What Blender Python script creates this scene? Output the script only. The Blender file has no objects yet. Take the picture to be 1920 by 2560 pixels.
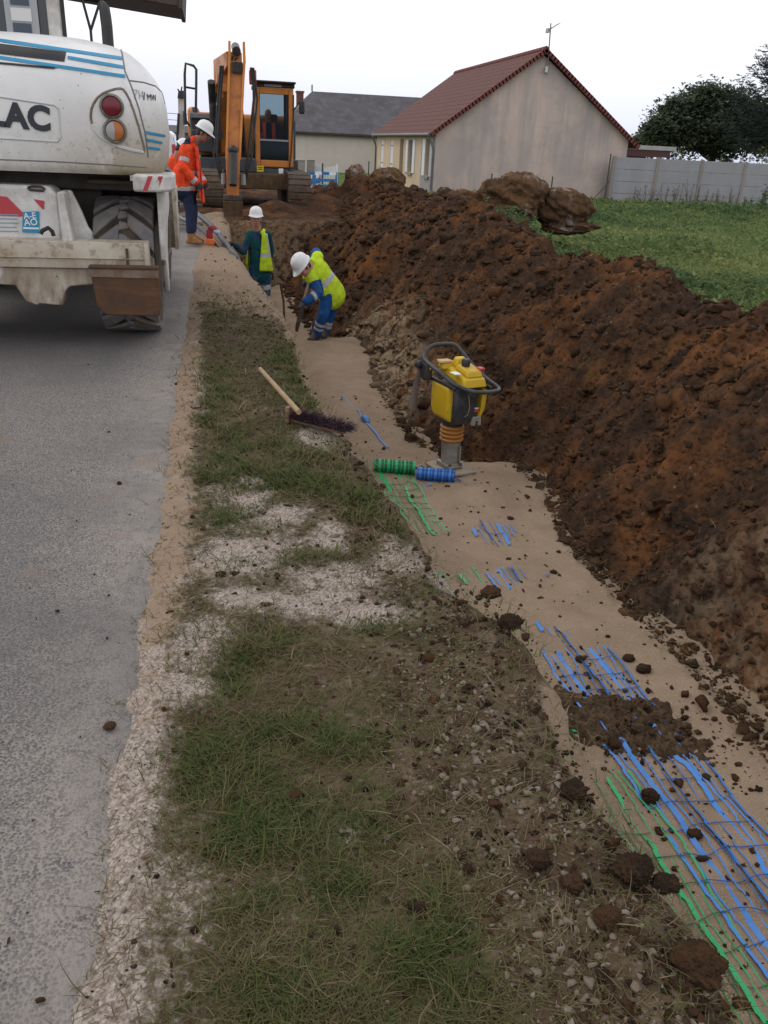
import bpy, bmesh, math, random
import numpy as np
from mathutils import Vector, Matrix
R = math.radians
random.seed(7); rng = np.random.default_rng(7)
sc = bpy.context.scene
col = sc.collection

# ------------------------------------------------------------------ camera
CAM = np.array([0.0, 0.0, 1.6]); PITCH, ROLL, YAW = R(23.7), R(2.7), R(11.5)
fw = np.array([math.sin(YAW)*math.cos(PITCH), math.cos(YAW)*math.cos(PITCH), -math.sin(PITCH)])
_r0 = np.array([math.cos(YAW), -math.sin(YAW), 0.0]); _u0 = np.cross(_r0, fw)
cr = math.cos(ROLL)*_r0 + math.sin(ROLL)*_u0
cu = -math.sin(ROLL)*_r0 + math.cos(ROLL)*_u0
cam = bpy.data.cameras.new("camera"); camo = bpy.data.objects.new("camera", cam); col.objects.link(camo)
cam.sensor_fit = 'VERTICAL'; cam.sensor_height = 24.0; cam.lens = 24.0*2090/2560
cam.clip_start = 0.05; cam.clip_end = 3000
camo.matrix_world = Matrix(((cr[0], cu[0], -fw[0], CAM[0]), (cr[1], cu[1], -fw[1], CAM[1]), (cr[2], cu[2], -fw[2], CAM[2]), (0, 0, 0, 1)))
sc.camera = camo

# ------------------------------------------------------------------ world: overcast daylight
w = bpy.data.worlds.new("World"); sc.world = w; w.use_nodes = True
nt = w.node_tree; nt.nodes.clear()
out = nt.nodes.new('ShaderNodeOutputWorld'); bg = nt.nodes.new('ShaderNodeBackground')
sky = nt.nodes.new('ShaderNodeTexSky'); sky.sky_type = 'NISHITA'; sky.sun_disc = False
SUN_EL, SUN_AZ = R(48), R(-60)
sky.sun_elevation = SUN_EL; sky.sun_rotation = SUN_AZ
sky.air_density = 1.0; sky.dust_density = 3.0
tc = nt.nodes.new('ShaderNodeTexCoord'); sep = nt.nodes.new('ShaderNodeSeparateXYZ')
nt.links.new(tc.outputs['Generated'], sep.inputs[0])
cloud = nt.nodes.new('ShaderNodeValToRGB')               # cloud deck: pale blue-grey low, white above
_e = cloud.color_ramp.elements; _e.new(.5); _e.new(.6)
for _i, (_p, _c) in enumerate(((0.0, (8.7, 9.1, 11.2)), (0.065, (10.9, 11.1, 12.2)), (0.15, (15.0, 15.0, 15.5)), (0.8, (10.6, 10.7, 11.1)))): _e[_i].position = _p; _e[_i].color = (*_c, 1)
nt.links.new(sep.outputs['Z'], cloud.inputs[0])
nz = nt.nodes.new('ShaderNodeTexNoise'); nz.inputs['Scale'].default_value = 3.0; nz.inputs['Detail'].default_value = 3.0
mp = nt.nodes.new('ShaderNodeMapping'); mp.inputs['Scale'].default_value = (1, 1, 3.5)
nt.links.new(tc.outputs['Generated'], mp.inputs[0]); nt.links.new(mp.outputs[0], nz.inputs[0])
nr = nt.nodes.new('ShaderNodeMapRange'); nr.inputs[1].default_value = .3; nr.inputs[2].default_value = .7; nr.inputs[3].default_value = .93; nr.inputs[4].default_value = 1.07
nt.links.new(nz.outputs[0], nr.inputs[0])
mul = nt.nodes.new('ShaderNodeVectorMath'); mul.operation = 'SCALE'
nt.links.new(cloud.outputs[0], mul.inputs[0]); nt.links.new(nr.outputs[0], mul.inputs['Scale'])
mix = nt.nodes.new('ShaderNodeMixRGB'); mix.inputs[0].default_value = 0.9
nt.links.new(sky.outputs[0], mix.inputs[1]); nt.links.new(mul.outputs[0], mix.inputs[2])
nt.links.new(mix.outputs[0], bg.inputs[0]); bg.inputs[1].default_value = 0.085
nt.links.new(bg.outputs[0], out.inputs[0])
sun = bpy.data.lights.new("sun", 'SUN'); sun.energy = 0.6; sun.angle = R(25); sun.color = (1, .97, .93)
suno = bpy.data.objects.new("sun", sun); col.objects.link(suno)
suno.rotation_euler = (R(90)-SUN_EL, 0, R(180)-SUN_AZ-R(180)+R(180))
sc.view_settings.view_transform = 'Standard'; sc.view_settings.look = 'None'
sc.view_settings.exposure = 0.18; sc.view_settings.gamma = 1.0; sc.view_settings.use_curve_mapping = False
sc.cycles.max_bounces = 6; sc.cycles.diffuse_bounces = 3; sc.cycles.glossy_bounces = 3

# ------------------------------------------------------------------ helpers
def _ray(dx, dy):
    s = 1659/1920
    d = fw*2090 + cr*(dx/s-960) + cu*(1280-dy/s)
    return d/np.linalg.norm(d)
def at(dx, dy, z=0.0):
    d = _ray(dx, dy); return CAM + d*((z-CAM[2])/d[2])
def aty(dx, dy, Y):
    d = _ray(dx, dy); return CAM + d*(Y/d[1])

def link(o):
    col.objects.link(o); return o
def tag(o, label, cat, group=None, kind=None):
    if label: o['label'] = label
    if cat: o['category'] = cat
    if group: o['group'] = group
    if kind: o['kind'] = kind
    return o
def thing(name, label, cat, loc, group=None):
    o = bpy.data.objects.new(name, None); o.empty_display_size = .2; link(o); o.location = loc
    return tag(o, label, cat, group)

def np_mesh(name, V, F, mats, parent=None, smooth=True, attrs=None, matidx=None, sharp=None):
    me = bpy.data.meshes.new(name)
    V = np.asarray(V, dtype=np.float32)
    if parent is not None: V = V - np.array(world_loc(parent), dtype=np.float32)
    F = np.asarray(F, dtype=np.int32); n = F.shape[1]
    me.vertices.add(len(V)); me.vertices.foreach_set('co', V.ravel())
    me.loops.add(F.size); me.loops.foreach_set('vertex_index', F.ravel())
    me.polygons.add(len(F)); me.polygons.foreach_set('loop_start', np.arange(0, F.size, n, dtype=np.int32))
    if matidx is not None: me.polygons.foreach_set('material_index', np.asarray(matidx, dtype=np.int32))
    me.update(calc_edges=True); me.validate()
    if smooth: me.polygons.foreach_set('use_smooth', np.ones(len(me.polygons), dtype=bool))
    if attrs:
        for k, a in attrs.items():
            at_ = me.attributes.new(k, 'FLOAT', 'POINT'); at_.data.foreach_set('value', np.asarray(a, dtype=np.float32))
    for m in (mats if isinstance(mats, (list, tuple)) else [mats]): me.materials.append(m)
    if sharp: me.set_sharp_from_angle(angle=R(sharp))
    o = bpy.data.objects.new(name, me); link(o)
    if parent is not None: o.parent = parent
    return o
def world_loc(o):
    p = Vector((0, 0, 0))
    while o is not None: p += o.location; o = o.parent
    return p

class MB:
    """collects shapes given in world coordinates; build() links them as one mesh object"""
    def __init__(s): s.v = []; s.f = []; s.m = []; s.cur = 0
    def mat(s, i): s.cur = i; return s
    def add(s, vs, fs):
        b = len(s.v); s.v += [tuple(map(float, p)) for p in vs]
        for f in fs: s.f.append([b+i for i in f]); s.m.append(s.cur)
        return s
    def hexa(s, p):      # 8 points: bottom 4 ccw, top 4 ccw
        return s.add(p, [(3, 2, 1, 0), (4, 5, 6, 7), (0, 1, 5, 4), (1, 2, 6, 5), (2, 3, 7, 6), (3, 0, 4, 7)])
    def box(s, x0, x1, y0, y1, z0, z1):
        return s.hexa([(x0, y0, z0), (x1, y0, z0), (x1, y1, z0), (x0, y1, z0), (x0, y0, z1), (x1, y0, z1), (x1, y1, z1), (x0, y1, z1)])
    def obox(s, c, size, ax=None):   # ax: 3 orthonormal axes
        c = np.array(c, float); a = np.array(ax if ax is not None else np.eye(3), float); h = np.array(size, float)/2
        P = [c + a[0]*h[0]*i + a[1]*h[1]*j + a[2]*h[2]*k for k in (-1, 1) for (i, j) in ((-1, -1), (1, -1), (1, 1), (-1, 1))]
        return s.hexa(P)
    def beam(s, p0, p1, wx, wz, side=(1, 0, 0), wx1=None, wz1=None):    # rectangular tapered beam between points
        p0 = np.array(p0, float); p1 = np.array(p1, float); d = (p1-p0)/np.linalg.norm(p1-p0)
        sx = np.array(side, float); sx = sx - d*(sx@d); sx /= np.linalg.norm(sx); up = np.cross(d, sx)
        wx1 = wx if wx1 is None else wx1; wz1 = wz if wz1 is None else wz1
        q = lambda p, a, b: [p-sx*a/2-up*b/2, p+sx*a/2-up*b/2, p+sx*a/2+up*b/2, p-sx*a/2+up*b/2]
        return s.hexa(q(p0, wx, wz)+q(p1, wx1, wz1))
    def prism(s, poly, axis, a, b):
        n = len(poly); P = lambda u, v, t: {'x': (t, u, v), 'y': (u, t, v), 'z': (u, v, t)}[axis]
        vs = [P(u, v, a) for u, v in poly]+[P(u, v, b) for u, v in poly]
        fs = [tuple(range(n))[::-1], tuple(range(n, 2*n))]+[(i, (i+1) % n, n+(i+1) % n, n+i) for i in range(n)]
        return s.add(vs, fs)
    def tube(s, pts, r, n=8, cap=True, flat=1.0, side=None):
        pts = [np.array(p, float) for p in pts]; k = len(pts)
        rs = r if isinstance(r, (list, tuple, np.ndarray)) else [r]*k
        vs = []; fs = []; prev = np.array(side, float) if side is not None else None
        for i, p in enumerate(pts):
            t = pts[min(i+1, k-1)]-pts[max(i-1, 0)]; t /= (np.linalg.norm(t)+1e-12)
            if prev is None: prev = np.array((1, 0, 0)) if abs(t[0]) < .9 else np.array((0, 1, 0))
            a = prev - t*(prev@t); a /= (np.linalg.norm(a)+1e-12); b = np.cross(t, a); prev = a
            for j in range(n):
                th = 2*math.pi*j/n; vs.append(p + rs[i]*(a*math.cos(th)+b*math.sin(th)*flat))
        for i in range(k-1):
            for j in range(n): fs.append((i*n+j, i*n+(j+1) % n, (i+1)*n+(j+1) % n, (i+1)*n+j))
        if cap: fs += [tuple(range(n))[::-1], tuple(range((k-1)*n, k*n))]
        return s.add(vs, fs)
    def lathe(s, prof, c, n=24, ax=None, cap=True):   # prof [(r, h)], axis = ax[2]
        c = np.array(c, float); a = np.array(ax if ax is not None else np.eye(3), float); vs = []; fs = []
        for r, h in prof:
            for j in range(n):
                th = 2*math.pi*j/n; vs.append(c + a[0]*r*math.cos(th)+a[1]*r*math.sin(th)+a[2]*h)
        for i in range(len(prof)-1):
            for j in range(n): fs.append((i*n+j, i*n+(j+1) % n, (i+1)*n+(j+1) % n, (i+1)*n+j))
        if cap: fs += [tuple(range(n))[::-1], tuple(range((len(prof)-1)*n, len(prof)*n))]
        return s.add(vs, fs)
    def cyl(s, c, r, h, ax=None, n=20, bev=0.0):
        b = min(bev, r*.5, h*.4)
        return s.lathe([(r-b, -h/2), (r, -h/2+b), (r, h/2-b), (r-b, h/2)] if b else [(r, -h/2), (r, h/2)], c, n, ax)
    def ball(s, c, r, n=14, m=9, ax=None):
        c = np.array(c, float); a = np.array(ax if ax is not None else np.eye(3), float)
        r = np.array(r if hasattr(r, '__len__') else (r, r, r), float); vs = []; fs = []
        for i in range(m+1):
            ph = math.pi*i/m
            for j in range(n):
                th = 2*math.pi*j/n
                vs.append(c + a[0]*r[0]*math.sin(ph)*math.cos(th)+a[1]*r[1]*math.sin(ph)*math.sin(th)+a[2]*r[2]*math.cos(ph))
        for i in range(m):
            for j in range(n): fs.append((i*n+j, (i+1)*n+j, (i+1)*n+(j+1) % n, i*n+(j+1) % n))
        return s.add(vs, fs)
    def build(s, name, mats, parent=None, bevel=0.0, smooth=40, seg=2):
        me = bpy.data.meshes.new(name)
        L = np.array(world_loc(parent)) if parent is not None else np.zeros(3)
        me.from_pydata([tuple(np.array(p)-L) for p in s.v], [], s.f)
        for m in (mats if isinstance(mats, (list, tuple)) else [mats]): me.materials.append(m)
        me.polygons.foreach_set('material_index', s.m)
        bm = bmesh.new(); bm.from_mesh(me); bmesh.ops.remove_doubles(bm, verts=bm.verts, dist=1e-5)
        bmesh.ops.recalc_face_normals(bm, faces=bm.faces); bm.to_mesh(me); bm.free()
        if smooth:
            me.polygons.foreach_set('use_smooth', [True]*len(me.polygons)); me.set_sharp_from_angle(angle=R(smooth))
        o = bpy.data.objects.new(name, me); link(o)
        if parent is not None: o.parent = parent
        if bevel:
            b = o.modifiers.new('bevel', 'BEVEL'); b.width = bevel; b.segments = seg; b.limit_method = 'ANGLE'; b.angle_limit = R(35); b.harden_normals = False
        return o

def axes(z, x=(1, 0, 0)):
    z = np.array(z, float); z /= np.linalg.norm(z); x = np.array(x, float); x = x-z*(x@z)
    if np.linalg.norm(x) < 1e-4: x = np.array((0, 1, 0.)) - z*z[1]
    x /= np.linalg.norm(x); return np.array([x, np.cross(z, x), z])

def cap_shape(mb, p0, p1, r0, r1, flat=1.0, side=(1, 0, 0), n=14):
    """tapered capsule with round ends"""
    p0 = np.array(p0, float); p1 = np.array(p1, float); d = p1-p0; L = np.linalg.norm(d); d = d/(L+1e-9)
    pts = []; rs = []
    for a in (-1, -.8, -.5, 0): pts.append(p0+d*r0*a*.9); rs.append(max(r0*math.sqrt(max(0, 1-a*a)), r0*.08))
    for a in (0, .5, .8, 1): pts.append(p1+d*r1*a*.9); rs.append(max(r1*math.sqrt(max(0, 1-a*a)), r1*.08))
    mb.tube(pts, rs, n, True, flat, side)
def blob(name, build_fn, mats, parent, voxel=.012, smooth=4, idx=None):
    """fuse overlapping shapes into one continuous surface"""
    mb = MB(); build_fn(mb); o = mb.build(name, mats, parent, smooth=0)
    m = o.modifiers.new('r', 'REMESH'); m.mode = 'VOXEL'; m.voxel_size = voxel; m.use_smooth_shade = True
    s_ = o.modifiers.new('s', 'SMOOTH'); s_.iterations = smooth; s_.factor = .5
    dg = bpy.context.evaluated_depsgraph_get(); dg.update()
    me = bpy.data.meshes.new_from_object(o.evaluated_get(dg)); old = o.data; o.modifiers.clear(); o.data = me
    me.name = name; bpy.data.meshes.remove(old)
    me.polygons.foreach_set('use_smooth', [True]*len(me.polygons))
    if len(me.materials) == 0:
        for mm in (mats if isinstance(mats, (list, tuple)) else [mats]): me.materials.append(mm)
    if idx is not None:
        L = np.array(world_loc(parent)) if parent is not None else np.zeros(3)
        c = np.zeros(len(me.polygons)*3, dtype=np.float32); me.polygons.foreach_get('center', c); c = c.reshape(-1, 3)+L
        me.polygons.foreach_set('material_index', np.asarray(idx(c), dtype=np.int32))
    return o

# ---- numpy noise
def _h(ix, iy, seed):
    n = (ix.astype(np.int64)*374761393 + iy.astype(np.int64)*668265263 + seed*1442695041) & 0xffffffff
    n = ((n ^ (n >> 13))*1274126177) & 0xffffffff
    return ((n ^ (n >> 16)) & 0xffffff)/float(0xffffff)
def vn(x, y, seed=0):
    ix = np.floor(x); iy = np.floor(y); fx = x-ix; fy = y-iy
    fx = fx*fx*fx*(fx*(fx*6-15)+10); fy = fy*fy*fy*(fy*(fy*6-15)+10)
    a = _h(ix, iy, seed); b = _h(ix+1, iy, seed); c = _h(ix, iy+1, seed); d = _h(ix+1, iy+1, seed)
    return (a+(b-a)*fx)*(1-fy)+(c+(d-c)*fx)*fy
def fbm(x, y, o=4, seed=0, g=.5):
    x = np.asarray(x, float); y = np.asarray(y, float); t = 0; a = 1; s = 0
    for i in range(o):
        t = t + a*(vn(x, y, seed+i*17)-.5)*2; s += a; x = x*2.03+3.1; y = y*2.03+1.7; a *= g
    return t/s
def worley(x, y, seed=0):
    ix = np.floor(x); iy = np.floor(y); best = np.full(np.shape(x), 9.0)
    for dx in (-1, 0, 1):
        for dy in (-1, 0, 1):
            cx = ix+dx; cy = iy+dy
            px = cx+_h(cx, cy, seed); py = cy+_h(cx, cy, seed+5)
            best = np.minimum(best, np.hypot(px-x, py-y))
    return best

# ------------------------------------------------------------------ materials
def mat(name, c1, c2=None, scale=8, rough=.6, bump=0, bscale=None, detail=4, metal=0, lo=.35, hi=.65, spec=.4, extra=None, bdist=.02):
    m = bpy.data.materials.new(name); m.use_nodes = True; t = m.node_tree; N = t.nodes; Lk = t.links.new
    b = N['Principled BSDF']; b.inputs['Roughness'].default_value = rough; b.inputs['Metallic'].default_value = metal
    b.inputs['Specular IOR Level'].default_value = spec
    b.inputs['Base Color'].default_value = (*c1, 1)
    tcn = N.new('ShaderNodeTexCoord'); last = None
    if c2 is not None:
        n = N.new('ShaderNodeTexNoise'); n.inputs['Scale'].default_value = scale; n.inputs['Detail'].default_value = detail; n.inputs['Roughness'].default_value = .6
        Lk(tcn.outputs['Object'], n.inputs[0])
        mr = N.new('ShaderNodeMapRange'); mr.inputs[1].default_value = lo; mr.inputs[2].default_value = hi; Lk(n.outputs[0], mr.inputs[0])
        mx = N.new('ShaderNodeMixRGB'); mx.inputs[1].default_value = (*c1, 1); mx.inputs[2].default_value = (*c2, 1)
        Lk(mr.outputs[0], mx.inputs[0]); Lk(mx.outputs[0], b.inputs['Base Color']); last = mx.outputs[0]
    if bump:
        n2 = N.new('ShaderNodeTexNoise'); n2.inputs['Scale'].default_value = bscale or scale*3; n2.inputs['Detail'].default_value = 5; n2.inputs['Roughness'].default_value = .65
        Lk(tcn.outputs['Object'], n2.inputs[0])
        bp = N.new('ShaderNodeBump'); bp.inputs['Strength'].default_value = bump; bp.inputs['Distance'].default_value = bdist
        Lk(n2.outputs[0], bp.inputs['Height']); Lk(bp.outputs[0], b.inputs['Normal'])
    if extra: extra(t, b, tcn, last)
    return m
def layer(t, b, fac, colour):
    """lay another colour over the base colour of shader b where fac (a socket) is 1"""
    N = t.nodes; mx = N.new('ShaderNodeMixRGB')
    src = b.inputs['Base Color'].links[0].from_socket if b.inputs['Base Color'].links else None
    if src: t.links.new(src, mx.inputs[1])
    else: mx.inputs[1].default_value = b.inputs['Base Color'].default_value
    if isinstance(colour, tuple): mx.inputs[2].default_value = (*colour, 1)
    else: t.links.new(colour, mx.inputs[2])
    t.links.new(fac, mx.inputs[0]); t.links.new(mx.outputs[0], b.inputs['Base Color'])
def noise_fac(t, tcn, scale, lo, hi, detail=5, stretch=None, seed=0, coord='Object'):
    N = t.nodes; n = N.new('ShaderNodeTexNoise'); n.inputs['Scale'].default_value = scale; n.inputs['Detail'].default_value = detail; n.inputs['Roughness'].default_value = .65
    src = tcn.outputs[coord]
    mp_ = N.new('ShaderNodeMapping'); mp_.inputs['Location'].default_value = (seed*3.7, seed*1.3, seed*2.1)
    if stretch: mp_.inputs['Scale'].default_value = stretch
    t.links.new(src, mp_.inputs[0]); t.links.new(mp_.outputs[0], n.inputs[0])
    mr = N.new('ShaderNodeMapRange'); mr.inputs[1].default_value = lo; mr.inputs[2].default_value = hi; t.links.new(n.outputs[0], mr.inputs[0])
    return mr.outputs[0]
def math_n(t, op, a, b=None):
    n = t.nodes.new('ShaderNodeMath'); n.operation = op; n.use_clamp = op in ('ADD', 'SUBTRACT', 'MULTIPLY')
    for i, x in enumerate((a, b)):
        if x is None: continue
        if isinstance(x, (int, float)): n.inputs[i].default_value = x
        else: t.links.new(x, n.inputs[i])
    return n.outputs[0]
def attr(t, name):
    a = t.nodes.new('ShaderNodeAttribute'); a.attribute_name = name; return a.outputs['Fac']
def ramp(t, fac, stops):
    r = t.nodes.new('ShaderNodeValToRGB'); e = r.color_ramp.elements
    while len(e) < len(stops): e.new(.5)
    for i, (p, c) in enumerate(stops): e[i].position = p; e[i].color = (*c, 1)
    t.links.new(fac, r.inputs[0]); return r.outputs[0]
def grit_bump(t, b, tcn, scale, strength, dist=.01, vor=None):
    N = t.nodes; n = N.new('ShaderNodeTexNoise'); n.inputs['Scale'].default_value = scale; n.inputs['Detail'].default_value = 6; n.inputs['Roughness'].default_value = .7
    t.links.new(tcn.outputs['Object'], n.inputs[0]); h = n.outputs[0]
    if vor:
        v = N.new('ShaderNodeTexVoronoi'); v.inputs['Scale'].default_value = vor; t.links.new(tcn.outputs['Object'], v.inputs[0])
        h = math_n(t, 'SUBTRACT', h, v.outputs['Distance'])
    bp = N.new('ShaderNodeBump'); bp.inputs['Strength'].default_value = strength; bp.inputs['Distance'].default_value = dist
    t.links.new(h, bp.inputs['Height']); t.links.new(bp.outputs[0], b.inputs['Normal'])

# soil of the heap: dark brown, rusty clay, pale crumbs
def _soil(t, b, tcn, last):
    layer(t, b, noise_fac(t, tcn, 1.1, .49, .66, 6, seed=3), (.135, .053, .018))
    layer(t, b, noise_fac(t, tcn, 2.6, .55, .70, 6, seed=9), (.135, .060, .022))
    layer(t, b, noise_fac(t, tcn, 1.7, .54, .64, 6, seed=5), (.026, .016, .011))
    layer(t, b, noise_fac(t, tcn, 14, .66, .74, 3, seed=6), (.17, .125, .085))
    s = math_n(t, 'MULTIPLY', attr(t, 'sand'), noise_fac(t, tcn, 9, .40, .55, 5, seed=8))
    layer(t, b, s, (.27, .195, .125))
    grit_bump(t, b, tcn, 38, .9, .03, 26)
SOIL = mat('dug_soil', (.064, .032, .017), (.036, .021, .013), 5, .95, lo=.4, hi=.6, spec=.1, extra=_soil)
# verge ground
def _verge(t, b, tcn, last):
    layer(t, b, noise_fac(t, tcn, 16, .45, .62, 6, seed=2), (.085, .058, .036))
    layer(t, b, noise_fac(t, tcn, 6, .52, .66, 5, seed=12), (.15, .11, .075))
    layer(t, b, math_n(t, 'MULTIPLY', attr(t, 'green'), noise_fac(t, tcn, 30, .40, .6, 4, seed=4)), (.065, .070, .026))
    ga = t.nodes.new('ShaderNodeMath'); ga.operation = 'ADD'; t.links.new(attr(t, 'grit'), ga.inputs[0]); t.links.new(noise_fac(t, tcn, 34, .15, .85, 6, seed=7), ga.inputs[1])
    g = math_n(t, 'SUBTRACT', ga.outputs[0], .62)
    g = math_n(t, 'MULTIPLY', g, 2.5)
    gv = t.nodes.new('ShaderNodeTexVoronoi'); gv.inputs['Scale'].default_value = 150; t.links.new(tcn.outputs['Object'], gv.inputs[0])
    gc = ramp(t, gv.outputs['Color'], [(0, (.15, .115, .09)), (.45, (.275, .225, .19)), (1, (.44, .385, .34))])
    layer(t, b, g, gc)
    s = math_n(t, 'MULTIPLY', math_n(t, 'SUBTRACT', math_n(t, 'ADD', attr(t, 'sand'), noise_fac(t, tcn, 7, .2, .8, 6, seed=8)), .7), 4.0)
    layer(t, b, s, (.255, .185, .13))
    grit_bump(t, b, tcn, 75, .7, .008, 130)
VERGE = mat('verge_ground', (.055, .036, .023), (.095, .064, .040), 7, .95, lo=.4, hi=.6, spec=.1, extra=_verge)
def _sand(t, b, tcn, last):
    layer(t, b, noise_fac(t, tcn, 2.0, .45, .75, 5, seed=2), (.205, .148, .10))
    layer(t, b, noise_fac(t, tcn, 120, .60, .70, 2, seed=3), (.36, .29, .225))
    layer(t, b, noise_fac(t, tcn, 90, .66, .74, 2, seed=4), (.13, .09, .06))
    grit_bump(t, b, tcn, 90, .55, .006, 160)
SAND = mat('trench_sand', (.275, .20, .14), (.24, .175, .12), 5, .95, lo=.4, hi=.6, spec=.1, extra=_sand)
def _road(t, b, tcn, last):
    v = t.nodes.new('ShaderNodeTexVoronoi'); v.inputs['Scale'].default_value = 125; v.inputs['Randomness'].default_value = 1
    dn = t.nodes.new('ShaderNodeTexNoise'); dn.inputs['Scale'].default_value = 160; dn.inputs['Detail'].default_value = 2; t.links.new(tcn.outputs['Object'], dn.inputs[0])
    va = t.nodes.new('ShaderNodeVectorMath'); va.operation = 'SCALE'; va.inputs['Scale'].default_value = .007; t.links.new(dn.outputs['Color'], va.inputs[0])
    vb = t.nodes.new('ShaderNodeVectorMath'); vb.operation = 'ADD'; t.links.new(tcn.outputs['Object'], vb.inputs[0]); t.links.new(va.outputs[0], vb.inputs[1]); t.links.new(vb.outputs[0], v.inputs[0])
    stone = ramp(t, v.outputs['Color'], [(0, (.046, .043, .044)), (.45, (.098, .092, .092)), (.75, (.158, .147, .141)), (1, (.26, .235, .21))])
    mr = t.nodes.new('ShaderNodeMapRange'); mr.inputs[1].default_value = .46; mr.inputs[2].default_value = .74
    t.links.new(v.outputs['Distance'], mr.inputs[0])
    dust = math_n(t, 'ADD', mr.outputs[0], math_n(t, 'MULTIPLY', attr(t, 'dust'), noise_fac(t, tcn, 14, .28, .72, 6, seed=2)))
    layer(t, b, noise_fac(t, tcn, 400, .2, .21), stone)
    layer(t, b, math_n(t, 'MULTIPLY', dust, .93), (.265, .235, .21))
    layer(t, b, math_n(t, 'MULTIPLY', noise_fac(t, tcn, 1.1, .44, .68, 6, seed=5), .6), (.098, .092, .092))
    layer(t, b, math_n(t, 'MULTIPLY', attr(t, 'dark_zone'), .62), (.078, .073, .074))
    layer(t, b, math_n(t, 'MULTIPLY', noise_fac(t, tcn, 3.2, .60, .72, 6, seed=6), .6), (.20, .14, .095))
    bp = t.nodes.new('ShaderNodeBump'); bp.inputs['Strength'].default_value = .7; bp.inputs['Distance'].default_value = .005; bp.invert = True
    t.links.new(v.outputs['Distance'], bp.inputs['Height']); t.links.new(bp.outputs[0], b.inputs['Normal'])
ROAD = mat('worn_chipseal', (.10, .10, .11), None, 5, .8, spec=.25, extra=_road)
def _field(t, b, tcn, last):
    layer(t, b, noise_fac(t, tcn, .5, .42, .62, 4, seed=2), (.125, .15, .045))
    layer(t, b, noise_fac(t, tcn, 3, .5, .7, 5, seed=3), (.05, .085, .03))
FIELD = mat('field_grass', (.055, .105, .03), (.075, .10, .035), 6, .95, bump=0, lo=.4, hi=.6, spec=.1, extra=_field)
def leafy(m, col_stops, k=.4):
    t = m.node_tree; b = t.nodes['Principled BSDF']; o = t.nodes['Material Output']; tl = t.nodes.new('ShaderNodeBsdfTranslucent'); mx = t.nodes.new('ShaderNodeMixShader'); mx.inputs[0].default_value = k
    src = b.inputs['Base Color'].links[0].from_socket; t.links.new(src, tl.inputs[0]); t.links.new(b.outputs[0], mx.inputs[1]); t.links.new(tl.outputs[0], mx.inputs[2]); t.links.new(mx.outputs[0], o.inputs[0]); return m
def plain(name, c, rough=.5, metal=0, spec=.4): return mat(name, c, None, 5, rough, metal=metal, spec=spec)
def muddy(name, c, c2, mud=(.17, .12, .075), lo=.52, hi=.72, zlo=None, zhi=None, rough=.45, sc_=5, metal=0, specks=True, xg=None):
    """paint with mud: noise patches, heavier towards the ground between heights zhi..zlo (object space)"""
    def ex(t, b, tcn, last):
        f = noise_fac(t, tcn, sc_, lo, hi, 6, seed=4)
        if zlo is not None:
            sp = t.nodes.new('ShaderNodeSeparateXYZ'); t.links.new(tcn.outputs['Object'], sp.inputs[0])
            mr = t.nodes.new('ShaderNodeMapRange'); mr.inputs[1].default_value = zhi; mr.inputs[2].default_value = zlo
            t.links.new(sp.outputs['Z'], mr.inputs[0])
            f2 = noise_fac(t, tcn, sc_*1.7, .25, .75, 6, (1, 1, .35), seed=5)
            f = math_n(t, 'MAXIMUM', math_n(t, 'MULTIPLY', f, .5), math_n(t, 'MULTIPLY', mr.outputs[0], f2))
        if xg:
            sq = t.nodes.new('ShaderNodeSeparateXYZ'); t.links.new(tcn.outputs['Object'], sq.inputs[0]); ms = []
            for ax_, lo_, hi_ in (('X', xg[0], xg[1]), ('Z', xg[3], xg[2])):
                q_ = t.nodes.new('ShaderNodeMapRange'); q_.inputs[1].default_value = lo_; q_.inputs[2].default_value = hi_; t.links.new(sq.outputs[ax_], q_.inputs[0]); ms.append(q_.outputs[0])
            f = math_n(t, 'MAXIMUM', f, math_n(t, 'MULTIPLY', math_n(t, 'MULTIPLY', ms[0], ms[1]), noise_fac(t, tcn, 9, .12, .46, 6, (1, 1, .6), seed=11)))
            layer(t, b, math_n(t, 'MULTIPLY', math_n(t, 'MULTIPLY', ms[0], ms[1]), noise_fac(t, tcn, 30, .60, .66, 3, seed=12)), (.06, .045, .03))
        layer(t, b, f, mud)
        if specks: layer(t, b, noise_fac(t, tcn, 38, .70, .74, 2, seed=8), (.07, .05, .035))
        t.links.new(math_n(t, 'ADD', math_n(t, 'MULTIPLY', f, .5), rough), b.inputs['Roughness'])
    return mat(name, c, c2, 3, rough, bump=.06, bscale=30, metal=metal, extra=ex)
BLACK = mat('black_rubber', (.018, .018, .02), (.04, .037, .034), 12, .7, bump=.2, bscale=60)
BLACKPAINT = mat('black_paint', (.015, .016, .02), (.04, .035, .03), 6, .5, bump=.05)
DARKSTEEL = mat('dark_steel', (.04, .036, .036), (.085, .06, .045), 9, .6, bump=.2, bscale=40, metal=.3)
STEEL = mat('worn_steel', (.33, .33, .33), (.16, .14, .12), 14, .4, metal=.8)
CHROME = plain('chrome_rod', (.62, .62, .62), .25, 1)
GLASS = mat('dark_glass', (.03, .035, .04), None, 5, .06, spec=.6)
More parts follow.
